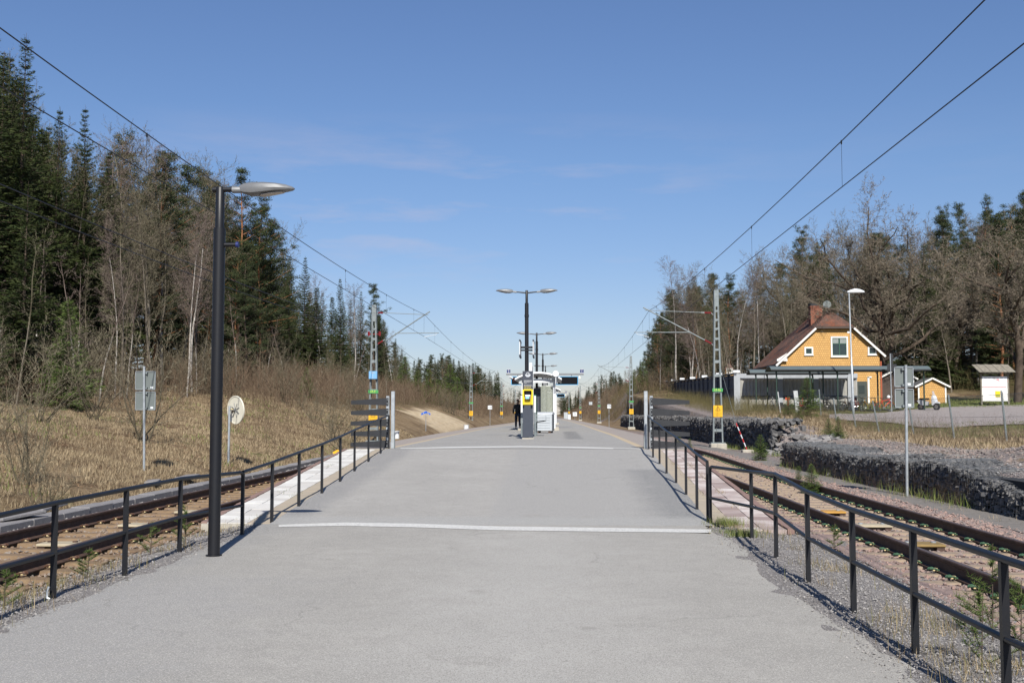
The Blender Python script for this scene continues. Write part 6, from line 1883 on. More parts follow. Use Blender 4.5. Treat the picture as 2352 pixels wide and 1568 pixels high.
def rot_frames(D):
    D = D / np.linalg.norm(D, axis=1, keepdims=True)
    up = np.where(np.abs(D[:, 2:3]) < .9, np.array([[0, 0, 1.0]]), np.array([[1.0, 0, 0]]))
    A = np.cross(D, up); A /= np.linalg.norm(A, axis=1, keepdims=True)
    return D, A, np.cross(D, A)
def seg_tubes(name, S, m, parent=None, n=4, loc=None, var=None):
    """S: (k, 8) = p0 p1 r0 r1 -> one mesh of tapered n-gon prisms"""
    S = np.asarray(S, dtype=np.float64)
    P0, P1, r0, r1 = S[:, :3], S[:, 3:6], S[:, 6], S[:, 7]
    D, A, B = rot_frames(P1 - P0)
    k = len(S)
    V = np.zeros((k, 2 * n, 3))
    for i in range(n):
        a = 2 * np.pi * i / n
        u = A * math.cos(a) + B * math.sin(a)
        V[:, i] = P0 + u * r0[:, None]; V[:, n + i] = P1 + u * r1[:, None]
    F = np.array([(i, (i + 1) % n, n + (i + 1) % n, n + i) for i in range(n)])
    F = (F[None] + (np.arange(k) * 2 * n)[:, None, None]).reshape(-1, 4)
    vr = None if var is None else np.repeat(var, 2 * n)
    return imesh(name, V.reshape(-1, 3), F, m, parent=parent, loc=loc, smooth=True, var=vr)
def twig_tris(S, w=None):
    """thin triangles along segments"""
    S = np.asarray(S, dtype=np.float64)
    P0, P1, r0 = S[:, :3], S[:, 3:6], S[:, 6]
    D, A, B = rot_frames(P1 - P0)
    rs = np.random.RandomState(len(S))
    a = rs.uniform(0, np.pi, len(S))
    u = A * np.cos(a)[:, None] + B * np.sin(a)[:, None]
    return np.stack([P0 - u * r0[:, None], P0 + u * r0[:, None], P1], 1)

class Grow:
    def __init__(s, seed): s.r = random.Random(seed); s.seg = []; s.tw = []
    def vec(s): return Vector((s.r.gauss(0, 1), s.r.gauss(0, 1), s.r.gauss(0, 1)))
    def branch(s, p, d, L_, r, lev, P):
        c = P[lev]
        n = c['n']; wob = c['wob']; up = c['up']
        step = L_ / n
        pts = [(p.copy(), r)]
        for i in range(n):
            d = (d + s.vec() * wob + Vector((0, 0, up))).normalized()
            q = p + d * step
            r2 = max(r * (1 - (i + 1) / n * c.get('tap', .75)), .003)
            ra = r * (1 - i / n * c.get('tap', .75))
            (s.seg if ra > P['cut'] else s.tw).append((*p, *q, ra, r2))
            p = q; pts.append((p.copy(), r2))
            if lev + 1 < P['levels']:
                u = (i + 1) / n
                if u >= c['from']:
                    k = c['kids'] / (n * (1 - c['from']))
                    m = int(k) + (s.r.random() < k - int(k))
                    for _ in range(m):
                        ang = s.r.gauss(c['ang'], c['ang'] * .25)
                        ax = d.cross(s.vec()).normalized()
                        nd = (Matrix.Rotation(ang, 3, ax) @ d)
                        nd = Vector((nd.x, nd.y, nd.z * c.get('flat', 1))).normalized()
                        Lk = L_ * c['len'] * (1 - u * c.get('short', .5)) * s.r.uniform(.6, 1.2)
                        pos = p - d * step * s.r.random()
                        s.branch(pos, nd, Lk, max(r2 * c['rk'], .004), lev + 1, P)
        return p
def tree_bare(seed, kind):
    g = Grow(seed)
    if kind == 'birch':
        P = dict(levels=4, cut=.016)
        P[0] = dict(n=16, wob=.035, up=.03, tap=.93, kids=46, ang=.75, len=.30, short=.6, rk=.33, **{'from': .38})
        P[1] = dict(n=6, wob=.12, up=.07, tap=.8, kids=11, ang=.6, len=.50, short=.4, rk=.5, **{'from': .2})
        P[2] = dict(n=4, wob=.16, up=-.06, tap=.7, kids=8, ang=.55, len=.55, short=.3, rk=.6, **{'from': .1})
        P[3] = dict(n=2, wob=.15, up=-.18, tap=.8, kids=0, ang=.5, len=.5, rk=.6, **{'from': .1})
        H_, r = 15.0, .12
    elif kind == 'aspen':
        P = dict(levels=4, cut=.018)
        P[0] = dict(n=16, wob=.04, up=.03, tap=.92, kids=44, ang=.85, len=.34, short=.55, rk=.35, **{'from': .32})
        P[1] = dict(n=6, wob=.15, up=.10, tap=.8, kids=12, ang=.65, len=.45, short=.4, rk=.5, **{'from': .2})
        P[2] = dict(n=4, wob=.18, up=.05, tap=.7, kids=8, ang=.6, len=.5, short=.3, rk=.6, **{'from': .1})
        P[3] = dict(n=2, wob=.2, up=.06, tap=.8, kids=0, ang=.5, len=.5, rk=.6, **{'from': .1})
        H_, r = 15.0, .13
    elif kind == 'thin':
        P = dict(levels=3, cut=.012)
        P[0] = dict(n=12, wob=.04, up=.03, tap=.93, kids=26, ang=.8, len=.20, short=.5, rk=.4, **{'from': .3})
        P[1] = dict(n=4, wob=.15, up=.06, tap=.8, kids=7, ang=.6, len=.5, short=.4, rk=.55, **{'from': .15})
        P[2] = dict(n=3, wob=.2, up=.0, tap=.8, kids=0, ang=.5, len=.5, rk=.6, **{'from': .1})
        H_, r = 9.0, .06
    elif kind == 'oak':
        P = dict(levels=6, cut=.030)
        P[0] = dict(n=7, wob=.10, up=.02, tap=.40, kids=11, ang=.85, len=1.05, short=.25, rk=.62, **{'from': .42})
        P[1] = dict(n=9, wob=.24, up=.06, tap=.80, kids=12, ang=.8, len=.48, short=.4, rk=.50, **{'from': .2})
        P[2] = dict(n=6, wob=.30, up=.05, tap=.80, kids=8, ang=.8, len=.50, short=.4, rk=.6, **{'from': .15})
        P[3] = dict(n=4, wob=.30, up=.06, tap=.75, kids=5, ang=.75, len=.52, short=.35, rk=.6, **{'from': .1})
        P[4] = dict(n=3, wob=.28, up=.06, tap=.7, kids=3, ang=.7, len=.6, short=.3, rk=.7, **{'from': .1})
        P[5] = dict(n=2, wob=.25, up=.05, tap=.7, kids=0, ang=.5, len=.5, rk=.6, **{'from': .1})
        H_, r = 7.6, .27
    elif kind == 'shrub':
        P = dict(levels=3, cut=.012)
        P[0] = dict(n=8, wob=.10, up=.02, tap=.85, kids=13, ang=.6, len=.42, short=.4, rk=.5, **{'from': .2})
        P[1] = dict(n=5, wob=.16, up=.04, tap=.8, kids=7, ang=.6, len=.45, short=.4, rk=.6, **{'from': .15})
        P[2] = dict(n=3, wob=.2, up=.03, tap=.8, kids=0, ang=.5, len=.5, rk=.6, **{'from': .1})
        for k in range(7):
            a = g.r.uniform(0, 6.28); l = g.r.uniform(.15, .75)
            g.branch(Vector((g.r.uniform(-.2, .2), g.r.uniform(-.2, .2), 0)), Vector((math.cos(a) * l, math.sin(a) * l, 1)).normalized(), g.r.uniform(2.6, 4.4), .028, 0, P)
        return g
    g.branch(Vector((0, 0, -.3)), Vector((0, 0, 1)), H_, r, 0, P)
    return g
def make_bare(name, label, cat, seed, kind, m_trunk, m_twig, twigw=1.0, buds=None):
    g = tree_bare(seed, kind)
    t = thing(name, label, cat)
    S = np.array(g.seg); Tw = np.array(g.tw)
    tr = S[:, 6] > (.05 if kind in ('oak',) else .035)
    if tr.sum() < 2: tr[:] = True
    seg_tubes('trunk' if kind != 'shrub' else 'stem', S[tr], m_trunk, t, 6)
    mt = M_gbark if kind in ('birch',) else m_twig
    Tw = Tw.copy(); Tw[:, 6] = np.maximum(Tw[:, 6] * twigw * 1.25, .009)
    parts = [twig_tris(Tw)]
    if (~tr).sum(): # thin limbs as flat crossed strips
        Q = S[~tr]
        D, A, B = rot_frames(Q[:, 3:6] - Q[:, :3])
        for U in (A, B):
            a = Q[:, :3] - U * Q[:, 6:7]; b = Q[:, :3] + U * Q[:, 6:7]; c = Q[:, 3:6] + U * Q[:, 7:8]; d = Q[:, 3:6] - U * Q[:, 7:8]
            parts += [np.stack([a, b, c], 1), np.stack([a, c, d], 1)]
    rs = np.random.RandomState(seed)
    if buds is not None:
        n = len(Tw); k = rs.uniform(0, 1, n) < buds
        c = Tw[k, 3:6]; n = len(c)
        parts.append(c[:, None] + rs.normal(0, .026, (n, 3, 3)))
    V = np.concatenate(parts)
    top = float(np.percentile(Tw[:, 5], 99.7 if kind != 'oak' else 99.5))
    soup('crown', V, 3, m_twig, t, var=rs.uniform(0, 1, len(V)) ** 1.3)
    return t, top

def make_spruce(label, seed, h, R_, m=None, droop=.30, dens_=1.0, bare=.03, gaps=.1):
    rs = np.random.RandomState(seed)
    t = thing('spruce_tree', label, 'spruce')
    tris, var, limbs = [], [], []
    z = h * bare
    while z < h * .985:
        u = z / h
        prof = (1 - u) ** .95 * (.78 + .22 * math.sin(z * 1.9 + seed)) * min(1, (u + .05) / .12)
        L0 = R_ * prof * 1.12 + .07
        nb = max(4, int(rs.uniform(6, 9)))
        a0 = rs.uniform(0, 6.28)
        for b in range(nb):
            if rs.rand() < gaps: continue
            a = a0 + b * 2 * np.pi / nb + rs.normal(0, .25)
            L_ = L0 * rs.uniform(.62, 1.18)
            rise = .55 * u ** 2 - droop * (1 - u)
            n = max(2, int(L_ / .15 * dens_))
            k = np.arange(1, n + 1) / n
            zz = z + L_ * (rise * k - .25 * k * k * (1 - u) + .22 * k ** 3)
            x, y = np.cos(a) * L_ * k, np.sin(a) * L_ * k
            C = np.stack([x, y, zz], 1)
            limbs.append((0, 0, z, np.cos(a) * L_ * .8, np.sin(a) * L_ * .8, z + L_ * (rise * .8 - .05), .022 * (1.2 - u), .006))
            m_ = 14
            w = (.10 + .26 * L_ / (R_ + .5)) * (1 - .45 * k) + .07
            cc = np.repeat(C, m_, 0); ww = np.repeat(w, m_)
            side = rs.uniform(-1, 1, len(cc)) * ww
            tdir = np.array([-np.sin(a), np.cos(a), 0])
            out_ = np.array([np.cos(a), np.sin(a), 0])
            p0 = cc + tdir * side[:, None] * .5 + rs.normal(0, .04, cc.shape)
            ln = rs.uniform(.12, .27, len(cc)) * (1 - .5 * u)
            dr = rs.uniform(-.55, .12, len(cc)) * (1 - u * .8) + u * .3
            p1 = p0 + tdir * (np.sign(side) * ln * .8)[:, None] + out_ * (ln * .7)[:, None] + np.array([0, 0, 1]) * (dr * ln)[:, None]
            wv = rs.normal(0, 1, cc.shape); wv /= np.linalg.norm(wv, axis=1, keepdims=True)
            hw = rs.uniform(.026, .052, len(cc))[:, None] * min(1, h / 9) * (1 - .5 * u)
            tris.append(np.stack([p0 - wv * hw, p0 + wv * hw, p1], 1))
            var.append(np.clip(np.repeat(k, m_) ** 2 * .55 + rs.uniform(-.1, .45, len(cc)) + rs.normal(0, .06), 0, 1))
        z += max(.16, h * .0175) * rs.uniform(.8, 1.2)
    # leader
    p = np.array([0, 0, h]); q = rs.normal(0, .05, (14, 3)) + np.stack([np.zeros(14), np.zeros(14), np.linspace(h * .95, h, 14)], 1)
    tris.append(np.stack([q, q + [.02, 0, .02], q + rs.normal(0, .08, (14, 3)) + [0, 0, .15]], 1)); var.append(np.full(14, .5))
    seg_tubes('trunk', [(0, 0, -.4, 0, 0, h * .5, h * .010 + .02, h * .006 + .01), (0, 0, h * .5, 0, 0, h * .9, h * .006 + .01, .02), (0, 0, h * .9, 0, 0, h * 1.01, .02, .006)] + limbs, M_bark, t, 5)
    V = np.concatenate(tris); vr = np.concatenate(var)
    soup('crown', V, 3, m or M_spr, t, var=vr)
    return t, h
def make_pine(label, seed, h, R_, bare=.45, orange=True):
    rs = np.random.RandomState(seed)
    t = thing('pine_tree', label, 'pine')
    lean = rs.normal(0, .02, 2)
    ax = lambda z: np.array([lean[0] * z + .12 * math.sin(z * .5 + seed), lean[1] * z + .12 * math.cos(z * .4 + seed), z])
    S = []
    zs = np.linspace(-.4, h * .97, 13)
    for a, b in zip(zs[:-1], zs[1:]):
        ra, rb = .17 * (1 - max(a, 0) / h * .9) * h / 17, .17 * (1 - b / h * .9) * h / 17
        S.append((*ax(a), *ax(b), ra, rb))
    tris, var, limbs = [], [], []
    z = h * bare
    while z < h:
        u = (z / h - bare) / (1 - bare)
        L0 = R_ * (math.sin(math.pi * min(1, u * .80 + .24)) ** .8) * rs.uniform(.55, 1.15)
        for b in range(rs.randint(2, 5)):
            a = rs.uniform(0, 6.28); L_ = max(.35, L0 * rs.uniform(.6, 1.15))
            up = rs.uniform(.05, .55) + .4 * u
            o = ax(z)
            d = np.array([math.cos(a), math.sin(a), up])
            e = o + d * L_
            limbs.append((*o, *e, .045 * (1.1 - u) * h / 17, .012))
            for c in range(max(2, int(L_ * 2.6))):
                f = .35 + .65 * (c + rs.rand()) / max(2, int(L_ * 2.6))
                cen = o + d * L_ * f + rs.normal(0, .22, 3) * np.array([1, 1, .6])
                n = 84
                dv = rs.normal(0, 1, (n, 3)); dv[:, 2] = np.abs(dv[:, 2]) * .8 + .1; dv /= np.linalg.norm(dv, axis=1, keepdims=True)
                p0 = cen + rs.normal(0, .17, (n, 3)) * np.array([1, 1, .55])
                p1 = p0 + dv * rs.uniform(.09, .18, n)[:, None]
                wv = rs.normal(0, 1, (n, 3)); wv /= np.linalg.norm(wv, axis=1, keepdims=True)
                tris.append(np.stack([p0 - wv * .028, p0 + wv * .028, p1], 1))
                var.append(np.clip(.35 + (p0[:, 2] - cen[2]) * 1.6 + rs.uniform(-.3, .3, n), 0, 1))
        z += h * .026 * rs.uniform(.7, 1.3)
    for k in range(6):      # dead stubs
        zz = h * rs.uniform(.2, bare); a = rs.uniform(0, 6.28); o = ax(zz)
        limbs.append((*o, *(o + np.array([math.cos(a), math.sin(a), -.1]) * rs.uniform(.3, 1)), .018, .005))
    seg_tubes('trunk', S + limbs, M_pbark if orange else M_bark, t, 6)
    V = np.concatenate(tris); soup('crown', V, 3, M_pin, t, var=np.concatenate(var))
    return t, h

LIB = {}
def lib(kind):
    """list of prototypes (root, height); prototypes are used themselves for the first placements"""
    if kind in LIB: return LIB[kind]
    A = []
    if kind == 'spruce': A = [make_spruce('', 101, 17, 3.5), make_spruce('', 102, 15, 2.9, gaps=.12), make_spruce('', 103, 13, 3.1, droop=.2), make_spruce('', 104, 16, 3.2, droop=.35, gaps=.14)]
    elif kind == 'youngspruce': A = [make_spruce('', 111, 4.0, 1.3, m=M_spr2, droop=-.05, dens_=1.2, bare=.02), make_spruce('', 112, 5.0, 1.4, m=M_spr2, droop=0, bare=.02)]
    elif kind == 'pine': A = [make_pine('', 121, 17, 3.0), make_pine('', 122, 16, 2.7, .35), make_pine('', 123, 15, 2.6, .55)]
    elif kind == 'fullpine': A = [make_pine('', 131, 16, 3.3, .18, True), make_pine('', 132, 14, 2.9, .15, False)]
    elif kind == 'birch': A = [make_bare('birch_tree', '', 'birch', s, 'birch', M_birch, M_twigp, 1.0) for s in (141, 142, 143)]
    elif kind == 'aspen': A = [make_bare('bare_tree', '', 'bare tree', s, 'aspen', M_gbark, M_twig, 1.1, buds=.05) for s in (151, 152, 153)]
    elif kind == 'thin': A = [make_bare('sapling', '', 'sapling', s, 'thin', M_gbark, M_twig) for s in (161, 162, 163)]
    elif kind == 'thinbirch': A = [make_bare('birch_tree', '', 'birch', s, 'thin', M_birch, M_twigp) for s in (165, 166)]
    elif kind == 'oak': A = [make_bare('oak_tree', '', 'oak', s, 'oak', M_bark, M_twigo, 1.0, buds=.12) for s in (198, 183)]
    elif kind == 'shrub': A = [make_bare('bare_shrub', '', 'shrub', s, 'shrub', M_twig, M_twig) for s in (181, 182, 183)]
    LIB[kind] = [list(a) + [False] for a in A]
    return LIB[kind]
rt = random.Random(77)
COUNT = {}
def plant(kind, x, y, top=None, h=None, label='', group=None, wid=None, variant=None, cat=None):
    L_ = lib(kind)
    i = (variant if variant is not None else rt.randrange(len(L_))) % len(L_)
    root, hh, used = L_[i]
    o = copy_tree(root) if used else root
    L_[i][2] = True
    z = Hs(x, y) - .05
    if top is not None: h = top - z
    s = h / hh
    w = s * rt.uniform(.9, 1.12) if wid is None else s * wid
    o.location = (x, y, z); o.scale = (w, w, s)
    o.rotation_euler = (rt.uniform(-.015, .015), rt.uniform(-.015, .015), rt.uniform(0, 6.28))
    o['label'] = label
    if group: o['group'] = group
    elif 'group' in o: del o['group']
    COUNT[kind] = COUNT.get(kind, 0) + 1
    return o
def at(kind, px, ptop, Y, label, group=None, **k):
    x = W(px, 948, Y).x
    return plant(kind, x, Y, top=W(px, ptop, Y).z, label=label, group=group, **k)

# ------------------------------------------------------------------ trees on the left
def zl_(px):
    for lim, ph in ((60, 'at the left edge of the picture'), (150, 'below the gap right of the tallest spruce'), (235, 'around the third tall spruce from the left'), (330, 'behind the grey double sign'), (430, 'between the double sign and the lamp post'),
                    (520, 'behind the black lamp post'), (620, 'behind the round cream sign'), (730, 'by the two pointed spruces'), (830, 'between the pointed spruces and the large left mast')):
        if px < lim: return ph
    return 'near the large left mast'
def zr_(px):
    for lim, ph in ((1320, 'above the far end of the platform'), (1370, 'left of the third right mast'), (1420, 'behind the second right mast'), (1500, 'at the left tip of the right woods'), (1560, 'around the tall white birch'), (1640, 'left of the large right mast'), (1720, 'between the large right mast and the house'), (1800, 'above the house roof slope'),
                    (1900, 'behind the house gable'), (1990, 'behind the parking lamp'), (2100, 'behind the great oak'), (2230, 'between the oak and the notice board'), (2340, 'behind the notice board')):
        if px < lim: return ph
    return 'at the right edge of the picture'
LS = 'spruces in the forest left of the tracks'; LB = 'bare trees in the forest left of the tracks'; LP = 'pines in the forest left of the tracks'
FAR = 'small distant trees along the line'
at('spruce', 30, 86, 50, 'tallest spruce, at the left edge of the picture', variant=0, wid=.95)
at('spruce', -75, 20, 47, 'dark spruce cut by the left picture edge', variant=1, wid=1.2)
at('spruce', 75, 300, 60, 'dark spruce filling the gap between the two tallest on the left', variant=2)
at('spruce', 112, 252, 60, 'narrow pointed spruce right of the tallest one on the left', variant=1, wid=.8)
at('spruce', 187, 246, 63, 'third tall pointed spruce from the left, before the bare trees', variant=0, wid=.85)
at('spruce', 235, 345, 70, 'shorter dark spruce between the third tall spruce and the bare trees', variant=2, wid=.8)
at('spruce', 45, 420, 45, 'dark spruce low in front of the tallest one, left edge', variant=1, wid=1.1)
for i, (px, tp, Y) in enumerate(((248, 300, 66), (292, 268, 68), (330, 275, 70), (372, 318, 76), (410, 350, 80), (448, 372, 84), (486, 398, 90), (350, 420, 60), (275, 430, 56), (440, 470, 66))):
    at('aspen' if i % 3 else 'birch', px, tp, Y, 'tall bare tree, ' + zl_(px), LB)
at('pine', 545, 397, 90, 'tallest pine, just right of the black lamp post top', variant=1, wid=1.0)
at('fullpine', 590, 452, 95, 'broad bushy pine right of the lamp head', variant=0, wid=.95)
at('fullpine', 622, 520, 99, 'lower bushy pine between the tall pine and the two pointed spruces', variant=1, wid=1.1)
at('fullpine', 560, 560, 84, 'dark pine behind the lamp post at mid height', variant=1)
at('spruce', 662, 586, 112, 'left of the two small pointed spruces beyond the pines', variant=1, wid=.8)
at('spruce', 697, 590, 113, 'right of the two small pointed spruces beyond the pines', variant=0, wid=.9)
at('spruce', 722, 660, 112, 'bushy spruce below the right pointed spruce', variant=2, wid=1.1)
at('birch', 740, 622, 126, 'pale bare birch between the pointed spruces and the mast', wid=.9)
at('spruce', 781, 640, 130, 'slim dark spruce left of the large left mast', variant=1, wid=.8)
at('birch', 812, 650, 134, 'white-stemmed birch just left of the large left mast')
at('spruce', 826, 668, 140, 'short spruce beside the white-stemmed birch', variant=0, wid=.75)
at('fullpine', 856, 658, 146, 'pine directly behind the large left mast', variant=1, wid=.8)
at('spruce', 872, 722, 150, 'low spruce just right of the large left mast', variant=2)
at('birch', 902, 735, 156, 'pale leafless birch at the right end of the left forest', wid=1.1)
sky = lambda px: float(np.interp(px, [-200, 0, 60, 150, 250, 290, 400, 500, 560, 640, 700, 760, 800, 860, 900, 930, 1000, 1100, 1160, 1200],
                                 [60, 110, 240, 300, 330, 290, 360, 420, 440, 560, 620, 660, 670, 690, 760, 815, 815, 835, 865, 890]))
for i in range(150):        # the body of the forest behind the front row
    px = rt.uniform(-160, 890)
    X0 = rt.uniform(-46, -27)
    Y = X0 / ((px - 1278) / 2500)
    Y = min(Y, 190)
    s_ = sky(px) + (rt.uniform(14, 170) if i % 3 else rt.uniform(2, 50))
    k = 'spruce' if rt.random() < (.8 if px < 240 else .35 if px < 500 else .6) else ('fullpine' if rt.random() < .5 else 'aspen')
    lab, gr = {'spruce': ('dark spruce in the left forest, ' + zl_(px), LS), 'fullpine': ('pine in the left forest, ' + zl_(px), LP), 'aspen': ('leafless tree in the left forest, ' + zl_(px), LB)}[k]
    at(k, px, s_, Y, lab, gr)
# pale trunks along the forest edge
for px, tp, Y, lab, v in ((176, 560, 46, 'left of the twin white birch stems before the dark spruces', 0), (190, 590, 47, 'right of the twin white birch stems before the dark spruces', 1),
                   (263, 480, 54, 'slender grey white birch right of the twin stems', 0), (428, 470, 62, 'white birch with crooked top left of the lamp post', 1), (225, 600, 52, 'thin birch between the twin stems and the slender one', 0)):
    at('birch' if tp < 500 else 'thinbirch', px, tp, Y, lab, variant=v, wid=.7 if tp < 500 else 1.2)
at('pine', 533, 560, 86, 'pine with bright orange trunk right behind the black lamp post', variant=2, wid=.6)
at('youngspruce', 152, 690, 44, 'bright green young spruce around the twin birch stems', variant=1, wid=1.1)
at('youngspruce', 703, 845, 80, 'small lone young spruce among the brown brush', variant=0)
for px, tp, Y in ((985, 845, 150), (1035, 838, 165), (1005, 870, 140), (960, 850, 160), (930, 820, 175), (1050, 868, 150)):
    at('youngspruce', px, tp, Y, 'rounded young conifer on the bank below the far left woods', 'young conifers on the left bank')
for i in range(90):
    px = rt.uniform(895, 1276); Y = 190 * (620 / 190) ** rt.random()
    k = rt.choice(['spruce', 'spruce', 'fullpine', 'aspen', 'spruce'])
    X = W(px, 948, Y).x
    if X > float(cl(Y)) - 14: 
        X = float(cl(Y)) - rt.uniform(14, 26); px = 1278 + X / Y * 2500
    at(k, px, sky(px) + rt.uniform(-4, 30), Y, 'small distant %s in the woods left of the line' % {'spruce': 'spruce', 'fullpine': 'pine', 'aspen': 'bare tree'}[k], FAR)
# saplings along the forest edge
for i in range(46):
    px = rt.uniform(-40, 900); X0 = rt.uniform(-27, -21); Y = min(170, X0 / ((px - 1278) / 2500))
    plant('thin' if rt.random() < .75 else 'thinbirch', W(px, 948, Y).x, Y, h=rt.uniform(4.5, 9), label='thin leafless sapling at the edge of the left forest', group='saplings along the left forest edge')
for i in range(22):
    Y = rt.uniform(75, 190)
    plant('thin', float(cl(Y)) - rt.uniform(7, 14), Y, h=rt.uniform(3, 5.5), label='thin sapling on the brushy bank beyond the left track', group='saplings on the left bank')
# leafless shrubs in the meadow
for px, py, Y, h, lab, v in ((328, 1000, 33, 4.4, 'large leafless shrub with leaning stems left of the grey double sign', 0), (60, 1110, 21, 2.3, 'dense brown shrub by the left picture edge near the track', 1),
                      (215, 905, 40, 4.0, 'leafless shrub at the back of the meadow left of the double sign', 2), (100, 985, 33, 3.6, 'bare shrub in the left meadow near the picture edge', 0),
                      (112, 1150, 19, 1.6, 'low twiggy shrub just above the left railing', 2), (-20, 1040, 26, 3.0, 'bare shrub cut by the left edge of the picture', 1),
                      (795, 1015, 40, 2.6, 'twiggy bush just outside the left end screen', 0), (770, 1000, 52, 3.0, 'twiggy bush left of the left end screen', 1), (720, 985, 60, 2.6, 'sparse bush in the meadow between round sign and end screen', 2)):
    x = W(px, 948, Y).x
    plant('shrub', x, Y, h=h, label=lab, variant=v)

# ------------------------------------------------------------------ trees on the right
RS_ = 'conifers on the hill right of the tracks'; RB = 'bare trees on the right behind the barrier'
oaks = lib('oak')
at('oak', 2032, 452, 101, 'great spreading leafless oak behind the yellow house', variant=0, wid=1.0)
at('oak', 2338, 470, 94, 'dark leafless oak at the right edge behind the notice board', variant=1, wid=.95)
at('oak', 1800, 560, 124, 'leafless broad tree left of the yellow house roof', variant=1, wid=.8)
at('oak', 2190, 600, 118, 'leafless broad tree between the great oak and the right edge', variant=0, wid=.8)
at('birch', 1556, 588, 128, 'tall white birch standing out at the left end of the right woods', variant=1, wid=1.15)
for i, (px, tp, Y) in enumerate(((1590, 618, 126), (1625, 600, 124), (1660, 612, 122), (1695, 590, 120), (1730, 585, 118), (1765, 575, 122), (1745, 520 + 90, 112), (1820, 560, 116), (1680, 660, 108), (1610, 690, 112), (1870, 500, 130), (1960, 490, 132))):
    at('aspen' if i % 3 else 'birch', px, tp, Y, 'tall leafless tree behind the grey barrier, ' + zr_(px), RB)
at('fullpine', 1850, 528, 140, 'dark pine rising left of the great oak', variant=0, wid=.9)
for px, tp, Y, v, lab in ((2180, 480, 135, 0, 'first pine of the three on the skyline right of the oak'), (2213, 476, 138, 1, 'middle pine of the three on the skyline right of the oak'),
                     (2272, 462, 130, 0, 'last pine of the three on the skyline right of the oak'), (2352, 448, 128, 1, 'pine on the skyline at the right picture edge')):
    at('fullpine', px, tp, Y, lab, variant=v, wid=.75)
for px, tp, Y, k_ in ((2120, 500, 128, 'aspen'), (2145, 488, 132, 'aspen'), (2165, 500, 126, 'fullpine'), (2235, 492, 128, 'aspen'), (2295, 478, 124, 'aspen'), (2325, 470, 126, 'aspen'), (2105, 520, 120, 'birch'), (2250, 505, 120, 'birch')):
    at(k_, px, tp, Y, 'tall tree on the skyline of the right hill, ' + zr_(px), RS_)
at('fullpine', 1512, 735, 160, 'dark pine at the left foot of the right woods', variant=0)
at('fullpine', 1483, 808, 182, 'small pine leaning out at the left tip of the right woods', variant=1, wid=.9)
at('fullpine', 1545, 690, 150, 'dark pine just left of the tall white birch', variant=1)
sk2 = lambda px: float(np.interp(px, [1300, 1340, 1400, 1455, 1480, 1500, 1530, 1552, 1620, 1700, 1760, 1850, 1900, 2000, 2100, 2180, 2260, 2352, 2500],
                                 [893, 890, 855, 850, 815, 760, 690, 650, 625, 620, 610, 560, 530, 520, 520, 500, 480, 455, 440]))
for i in range(150):
    px = rt.uniform(1600, 2480); Y = rt.uniform(112, 165) + max(0, (1850 - px)) * .08
    if px > 1700 and px < 2140 and Y < 116: Y += 12
    k = 'fullpine' if rt.random() < (.26 if px < 2140 else .36) else ('spruce' if rt.random() < .22 else 'aspen')
    lab = {'fullpine': 'dark pine on the right hill, ' + zr_(px), 'spruce': 'dark spruce on the right hill, ' + zr_(px), 'aspen': 'bare tree on the right hill, ' + zr_(px)}[k]
    at(k, px, sk2(px) + (rt.uniform(15, 210) if i % 3 else rt.uniform(0, 60)), Y, lab, RS_)
for i in range(60):
    px = rt.uniform(1490, 1700); Y = rt.uniform(128, 185)
    k = rt.choice(['aspen', 'aspen', 'thin', 'fullpine', 'birch'])
    at(k, px, sk2(px) + rt.uniform(4, 170), Y, {'aspen': 'grey bare tree', 'thin': 'thin sapling', 'fullpine': 'pine', 'birch': 'birch'}[k] + ', mixed wood, ' + zr_(px), 'mixed trees behind the barrier')
for i in range(90):
    px = rt.uniform(1285, 1475); Y = 180 * (620 / 180) ** rt.random()
    k = rt.choice(['spruce', 'fullpine', 'aspen', 'birch', 'spruce'])
    X = W(px, 948, Y).x
    if X < float(cr(Y)) + 12: X = float(cr(Y)) + rt.uniform(12, 26); px = 1278 + X / Y * 2500
    at(k, px, sk2(px) + rt.uniform(-4, 34), Y, 'small distant %s in the woods right of the line' % {'spruce': 'spruce', 'fullpine': 'pine', 'aspen': 'bare tree', 'birch': 'birch'}[k], FAR)
for i in range(60):        # woods closing the view where the line bends
    Y = rt.uniform(500, 640); px = rt.uniform(1180, 1420)
    at(rt.choice(['spruce', 'fullpine', 'spruce', 'aspen']), px, sky(1190) + rt.uniform(4, 30) if px < 1290 else 895 + rt.uniform(0, 25), Y, 'tiny far-off tree closing the view where the line bends', FAR)
for i in range(26):
    px = rt.uniform(1500, 1720); Y = rt.uniform(92, 130)
    x = max(W(px, 948, Y).x, 15.2)
    plant('thin' if rt.random() < .6 else 'thinbirch', x, Y, h=rt.uniform(5, 9.5), label='slender leafless stem just behind the grey barrier', group='slender stems behind the barrier')
for i in range(16):
    Y = rt.uniform(135, 230)
    plant('youngspruce' if i % 3 == 0 else 'thin', float(cr(Y)) + rt.uniform(6, 15), Y, h=rt.uniform(2, 4.5), label='small tree on the rocky slope right of the line', group='small trees on the right slope')
for i in range(34):
    Y = 62 * (240 / 62) ** rt.random(); off = float(np.interp(Y, [62, 85, 120, 240], [9, 6, 5.2, 5]))
    if 86 < Y < 116: off = 10
    plant('shrub', float(cl(Y)) - off - rt.uniform(0, 7), Y, h=rt.uniform(2.0, 4.2), label='leafless shrub on the brushy bank left of the line', group='shrubs on the left bank')
for i in range(26):
    Y = 125 * (300 / 125) ** rt.random()
    plant('shrub', float(cr(Y)) + rt.uniform(7, 16), Y, h=rt.uniform(2.0, 4.0), label='leafless shrub on the slope right of the line', group='shrubs on the right slope')
